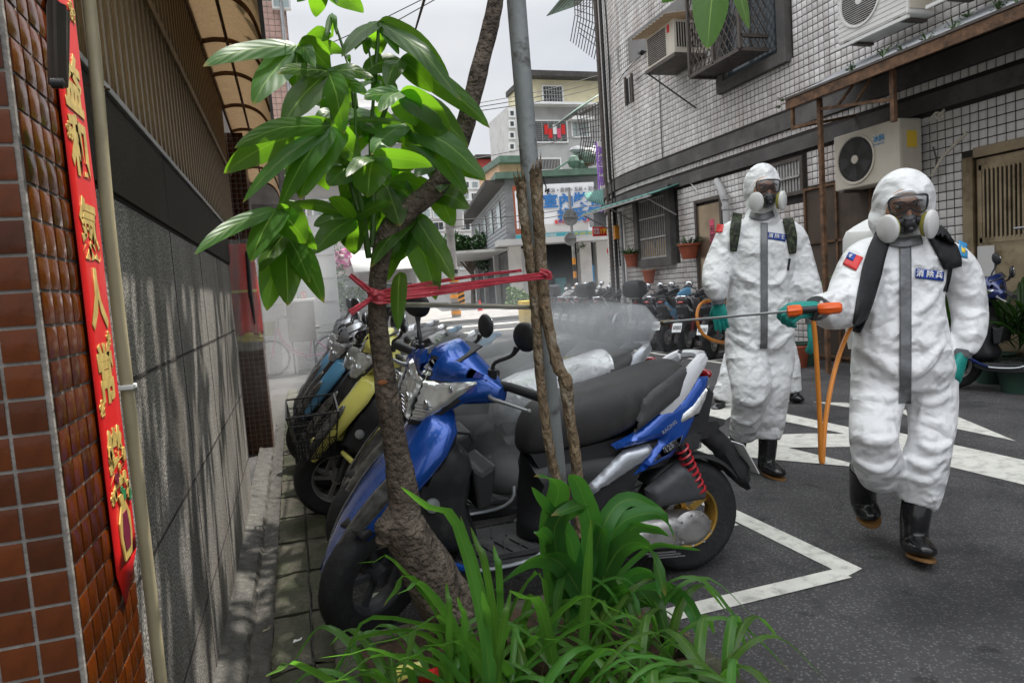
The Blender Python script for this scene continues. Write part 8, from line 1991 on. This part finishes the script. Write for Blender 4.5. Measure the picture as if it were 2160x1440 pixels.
for t_, px in (('消',1626),('除',1639),('士',1651)): on_body_text(B1, t_, px, 497+(px-1626)*.13, .028, 'white_print', w1, -.12)
patch(B1, [(1513,472),(1527,474),(1524,490),(1509,491)], 'flag_patch', 'red_print', w1, D1)
boot(w1, [(j(1620,915,.0),.056),(j(1619,945,.0),.053),(j(1617,968,.0),.05),(j(1618,984,.0),.055)], j(1648,998,.12), D1)
boot(w1, [(j(1562,905,-.08),.056),(j(1557,930,-.12),.053),(j(1553,952,-.16),.05),(j(1553,968,-.18),.054)], j(1562,985,-.06), D1)
hand(hframe(j(1516,638,.1), -IU*.98+IR*.1, -VIEW*.8-IR*.5), [.12,.15,.18,.2], w1, .1, .2, 1.03, 1)
s = MB(); s.tube([j(1515,625,.1), j(1516,642,.1)], [.040,.036], 14); obj('cuff_tape', s, MATS['duct_tape'], w1)
hand(hframe(j(1712,688,.05), -IU*.98+IR*.08, IR*.5-VIEW*.8), [.2,.25,.3,.3], w1, .12, .3, 1.0, -1)
s = MB(); s.tube([j(1713,655,.05), j(1712,682,.05)], [.045,.034], 14); obj('cuff_tape', s, MATS['duct_tape'], w1)
s = MB(); limb(s, [(j(1605,470,-.25),.10,.6),(j(1605,500,-.27),.16,.7),(j(1605,640,-.28),.17,.7),(j(1605,690,-.26),.12,.7)], 3, 18); tag(obj('backpack', s, MATS['camo'], ang=80), 'camouflage backpack on the back of the taller worker', 'backpack')
s = MB(); s.tube([j(x,y,q) for x,y,q in ((1545,640,-.3),(1500,634,-.15),(1478,642,-.05),(1470,668,.0),(1478,698,.0),(1500,716,-.02),(1530,722,-.1),(1560,715,-.25))], .0105, 8, smoothpath=5); tag(obj('spray_hose', s, MATS['hose_orange']), 'orange hose curling out beside the right glove of the taller worker', 'hose')

# ---- third worker, mostly hidden
D3 = 6.2; j, k_ = J(D3)
w3 = thing('person', 'third worker in white suit almost hidden behind the taller one, only legs showing', 'person', at_z(1610,848,0), 0); s = MB()
L_([(1602,500,0,20,.9),(1602,520,0,36,.66),(1602,580,0,44,.66),(1602,650,0,46,.74),(1602,700,0,46,.7)]); L_([(1575,690,0,27,.85),(1555,750,0,27,.85),(1535,810,0,24,.85),(1522,845,0,20,.85)],3); L_([(1630,690,0,27,.85),(1655,740,0,25,.85),(1666,790,0,22,.85),(1672,828,0,19,.85)],3)
L_([(1575,525,0,20),(1562,570,0,18),(1560,640,0,14)],3); L_([(1630,525,0,20),(1640,570,0,18),(1638,640,0,14)],3); hc = j(1602,478,0); s.ell(hc, (.12,.12,.15), seg=16, rings=10)
bake(s, 'suit', MATS['suit'], w3, .018, 3, [(RF,.03,.5)])
boot(w3, [(j(1674,815,.0),.055),(j(1674,832,.0),.05),(j(1674,838,.0),.052)], j(1692,842,.08), D3, False); boot(w3, [(j(1520,838,.0),.055),(j(1519,850,.0),.05),(j(1518,858,.0),.052)], j(1508,864,.08), D3, False)
for px, py in ((1562,650),(1638,650)): hand(hframe(j(px,py,.0), -IU, -VIEW), .3, w3, .1, .3, 1.0, 1)
s = MB(); hcx = j(1602,480,.12); s.ell(hcx, (.06,.04,.07), seg=12, rings=8); obj('respirator', s, MATS['mask_grey'], w3)
# ============================================================ disinfectant mist
def mist_mat(name, dens, scale, lo, hi, soft=1.0, axis=False):
    m = bpy.data.materials.new(name); m.use_nodes = True; N, L = m.node_tree.nodes, m.node_tree.links; N.clear()
    out = N.new('ShaderNodeOutputMaterial'); v = N.new('ShaderNodeVolumePrincipled'); v.inputs['Color'].default_value = (.93,.95,.97,1); v.inputs['Anisotropy'].default_value = .25
    t = N.new('ShaderNodeTexCoord'); n = N.new('ShaderNodeTexNoise'); n.inputs['Scale'].default_value = scale; n.inputs['Detail'].default_value = 4; n.inputs['Roughness'].default_value = .6; L.new(t.outputs['Object'], n.inputs['Vector'])
    r = N.new('ShaderNodeMapRange'); r.inputs[1].default_value = lo; r.inputs[2].default_value = hi; r.inputs[3].default_value = .08; r.inputs[4].default_value = 1; L.new(n.outputs['Fac'], r.inputs[0])
    s = N.new('ShaderNodeVectorMath'); s.operation = 'SUBTRACT'; s.inputs[1].default_value = (.5,.5,.5); L.new(t.outputs['Generated'], s.inputs[0])
    l = N.new('ShaderNodeVectorMath'); l.operation = 'LENGTH'; L.new(s.outputs[0], l.inputs[0])
    f = N.new('ShaderNodeMapRange'); f.interpolation_type = 'SMOOTHSTEP'; f.inputs[1].default_value = .5; f.inputs[2].default_value = .5-.45*soft; f.inputs[3].default_value = 0; f.inputs[4].default_value = 1; L.new(l.outputs['Value'], f.inputs[0])
    a = N.new('ShaderNodeMath'); a.operation = 'MULTIPLY'; L.new(r.outputs[0], a.inputs[0])
    if axis: a.inputs[1].default_value = 1.0
    else: L.new(f.outputs[0], a.inputs[1])
    b = N.new('ShaderNodeMath'); b.operation = 'MULTIPLY'; b.inputs[1].default_value = dens; L.new(a.outputs[0], b.inputs[0]); L.new(b.outputs[0], v.inputs['Density']); L.new(v.outputs[0], out.inputs['Volume'])
    MATS[name] = m; return m
def mist(name, c, r, m, label):
    s = MB(); s.ell(c, r, seg=24, rings=14); o = obj(name, s, m); o['kind'] = 'stuff'; o['label'] = label; return o
mist('drifting_mist', (1.25,4.0,.75), (1.15,1.15,.75), mist_mat('mist_mid', .65, 2.6, .38, .66), 'thin white mist drifting over the seats of the parked scooters')
mist('drifting_mist', (.15,7.2,1.0), (1.3,2.9,1.5), mist_mat('mist_left', .2, 1.4, .34, .62), 'pale mist filling the gap between the granite wall and the left bays')
mist('drifting_mist', (3.9,9.5,.8), (2.3,3.2,1.0), mist_mat('mist_far', .08, 1.0, .34, .62), 'faint mist hanging in front of the wall row of scooters')
mist('low_mist', (1.02,2.74,.48), (.40,.26,.34), mist_mat('mist_low', 6.0, 6.0, .40, .66), 'wisp of mist curling between the blue scooter and its neighbour')
mist('drifting_mist', (.95,2.95,.80), (.75,.5,.40), mist_mat('mist_seat', 1.5, 4.2, .38, .64), 'mist trailing low over the seats right behind the blue scooter')
# spray fan out of the nozzle
n0 = at_d(1393,682,2.81); a0 = at_d(1330,668,2.95); d = (at_d(1200,700,3.1)-n0).normalized()
u = d.cross(UZ).normalized(); v = u.cross(d); s = MB(); rings = []
for t, r_ in ((0,.006),(.03,.035),(.07,.085),(.12,.098),(.22,.12),(.36,.16),(.55,.20),(.75,.20),(.92,.12),(1.0,.02)):
    rings.append([n0+d*t+(u*cos(2*pi*k/24)*.8+v*sin(2*pi*k/24))*r_-UZ*(t*t*.12) for k in range(24)])
s.loft(rings); fan = obj('spray_fan', s, mist_mat('mist_fan', 24, 9.0, .30, .62, axis=True)); fan['kind'] = 'stuff'; fan['label'] = 'cone of dense white spray leaving the lance nozzle'
# the cone thins away from the nozzle
N, L = MATS['mist_fan'].node_tree.nodes, MATS['mist_fan'].node_tree.links
t = N.new('ShaderNodeTexCoord'); sb_ = N.new('ShaderNodeVectorMath'); sb_.operation = 'DISTANCE'; sb_.inputs[1].default_value = tuple(n0); L.new(t.outputs['Object'], sb_.inputs[0])
mr = N.new('ShaderNodeMapRange'); mr.inputs[1].default_value = .0; mr.inputs[2].default_value = 1.0; mr.inputs[3].default_value = 1; mr.inputs[4].default_value = 0; L.new(sb_.outputs['Value'], mr.inputs[0])
pw = N.new('ShaderNodeMath'); pw.operation = 'POWER'; pw.inputs[1].default_value = 1.6; L.new(mr.outputs[0], pw.inputs[0])
of = N.new('ShaderNodeVectorMath'); of.operation = 'SUBTRACT'; of.inputs[1].default_value = tuple(n0); L.new(t.outputs['Object'], of.inputs[0])
ax = N.new('ShaderNodeVectorMath'); ax.operation = 'CROSS_PRODUCT'; ax.inputs[1].default_value = tuple(d); L.new(of.outputs[0], ax.inputs[0])
pl_ = N.new('ShaderNodeVectorMath'); pl_.operation = 'LENGTH'; L.new(ax.outputs[0], pl_.inputs[0])
rt = N.new('ShaderNodeMath'); rt.operation = 'MULTIPLY_ADD'; rt.inputs[1].default_value = .13; rt.inputs[2].default_value = .10; L.new(sb_.outputs['Value'], rt.inputs[0])
rr0 = N.new('ShaderNodeMath'); rr0.operation = 'DIVIDE'; L.new(pl_.outputs['Value'], rr0.inputs[0]); L.new(rt.outputs[0], rr0.inputs[1])
om = N.new('ShaderNodeMath'); om.operation = 'SUBTRACT'; om.inputs[0].default_value = 1.02; L.new(rr0.outputs[0], om.inputs[1])
wd_ = N.new('ShaderNodeMath'); wd_.operation = 'MULTIPLY_ADD'; wd_.inputs[1].default_value = 1.5; wd_.inputs[2].default_value = .03; L.new(sb_.outputs['Value'], wd_.inputs[0])
fd = N.new('ShaderNodeMath'); fd.operation = 'DIVIDE'; fd.use_clamp = True; L.new(om.outputs[0], fd.inputs[0]); L.new(wd_.outputs[0], fd.inputs[1])
vol = [x for x in N if x.type == 'PRINCIPLED_VOLUME'][0]; src = vol.inputs['Density'].links[0].from_socket
ml = N.new('ShaderNodeMath'); ml.operation = 'MULTIPLY'; L.new(src, ml.inputs[0]); L.new(pw.outputs[0], ml.inputs[1]); ml2 = N.new('ShaderNodeMath'); ml2.operation = 'MULTIPLY'; L.new(ml.outputs[0], ml2.inputs[0]); L.new(fd.outputs[0], ml2.inputs[1]); L.new(ml2.outputs[0], vol.inputs['Density'])
SC.cycles.volume_bounces = 1; SC.cycles.volume_step_rate = 3.0; SC.cycles.volume_max_steps = 128
SC.cycles.transparent_max_bounces = 12; SC.cycles.max_bounces = 7; SC.cycles.use_denoising = True
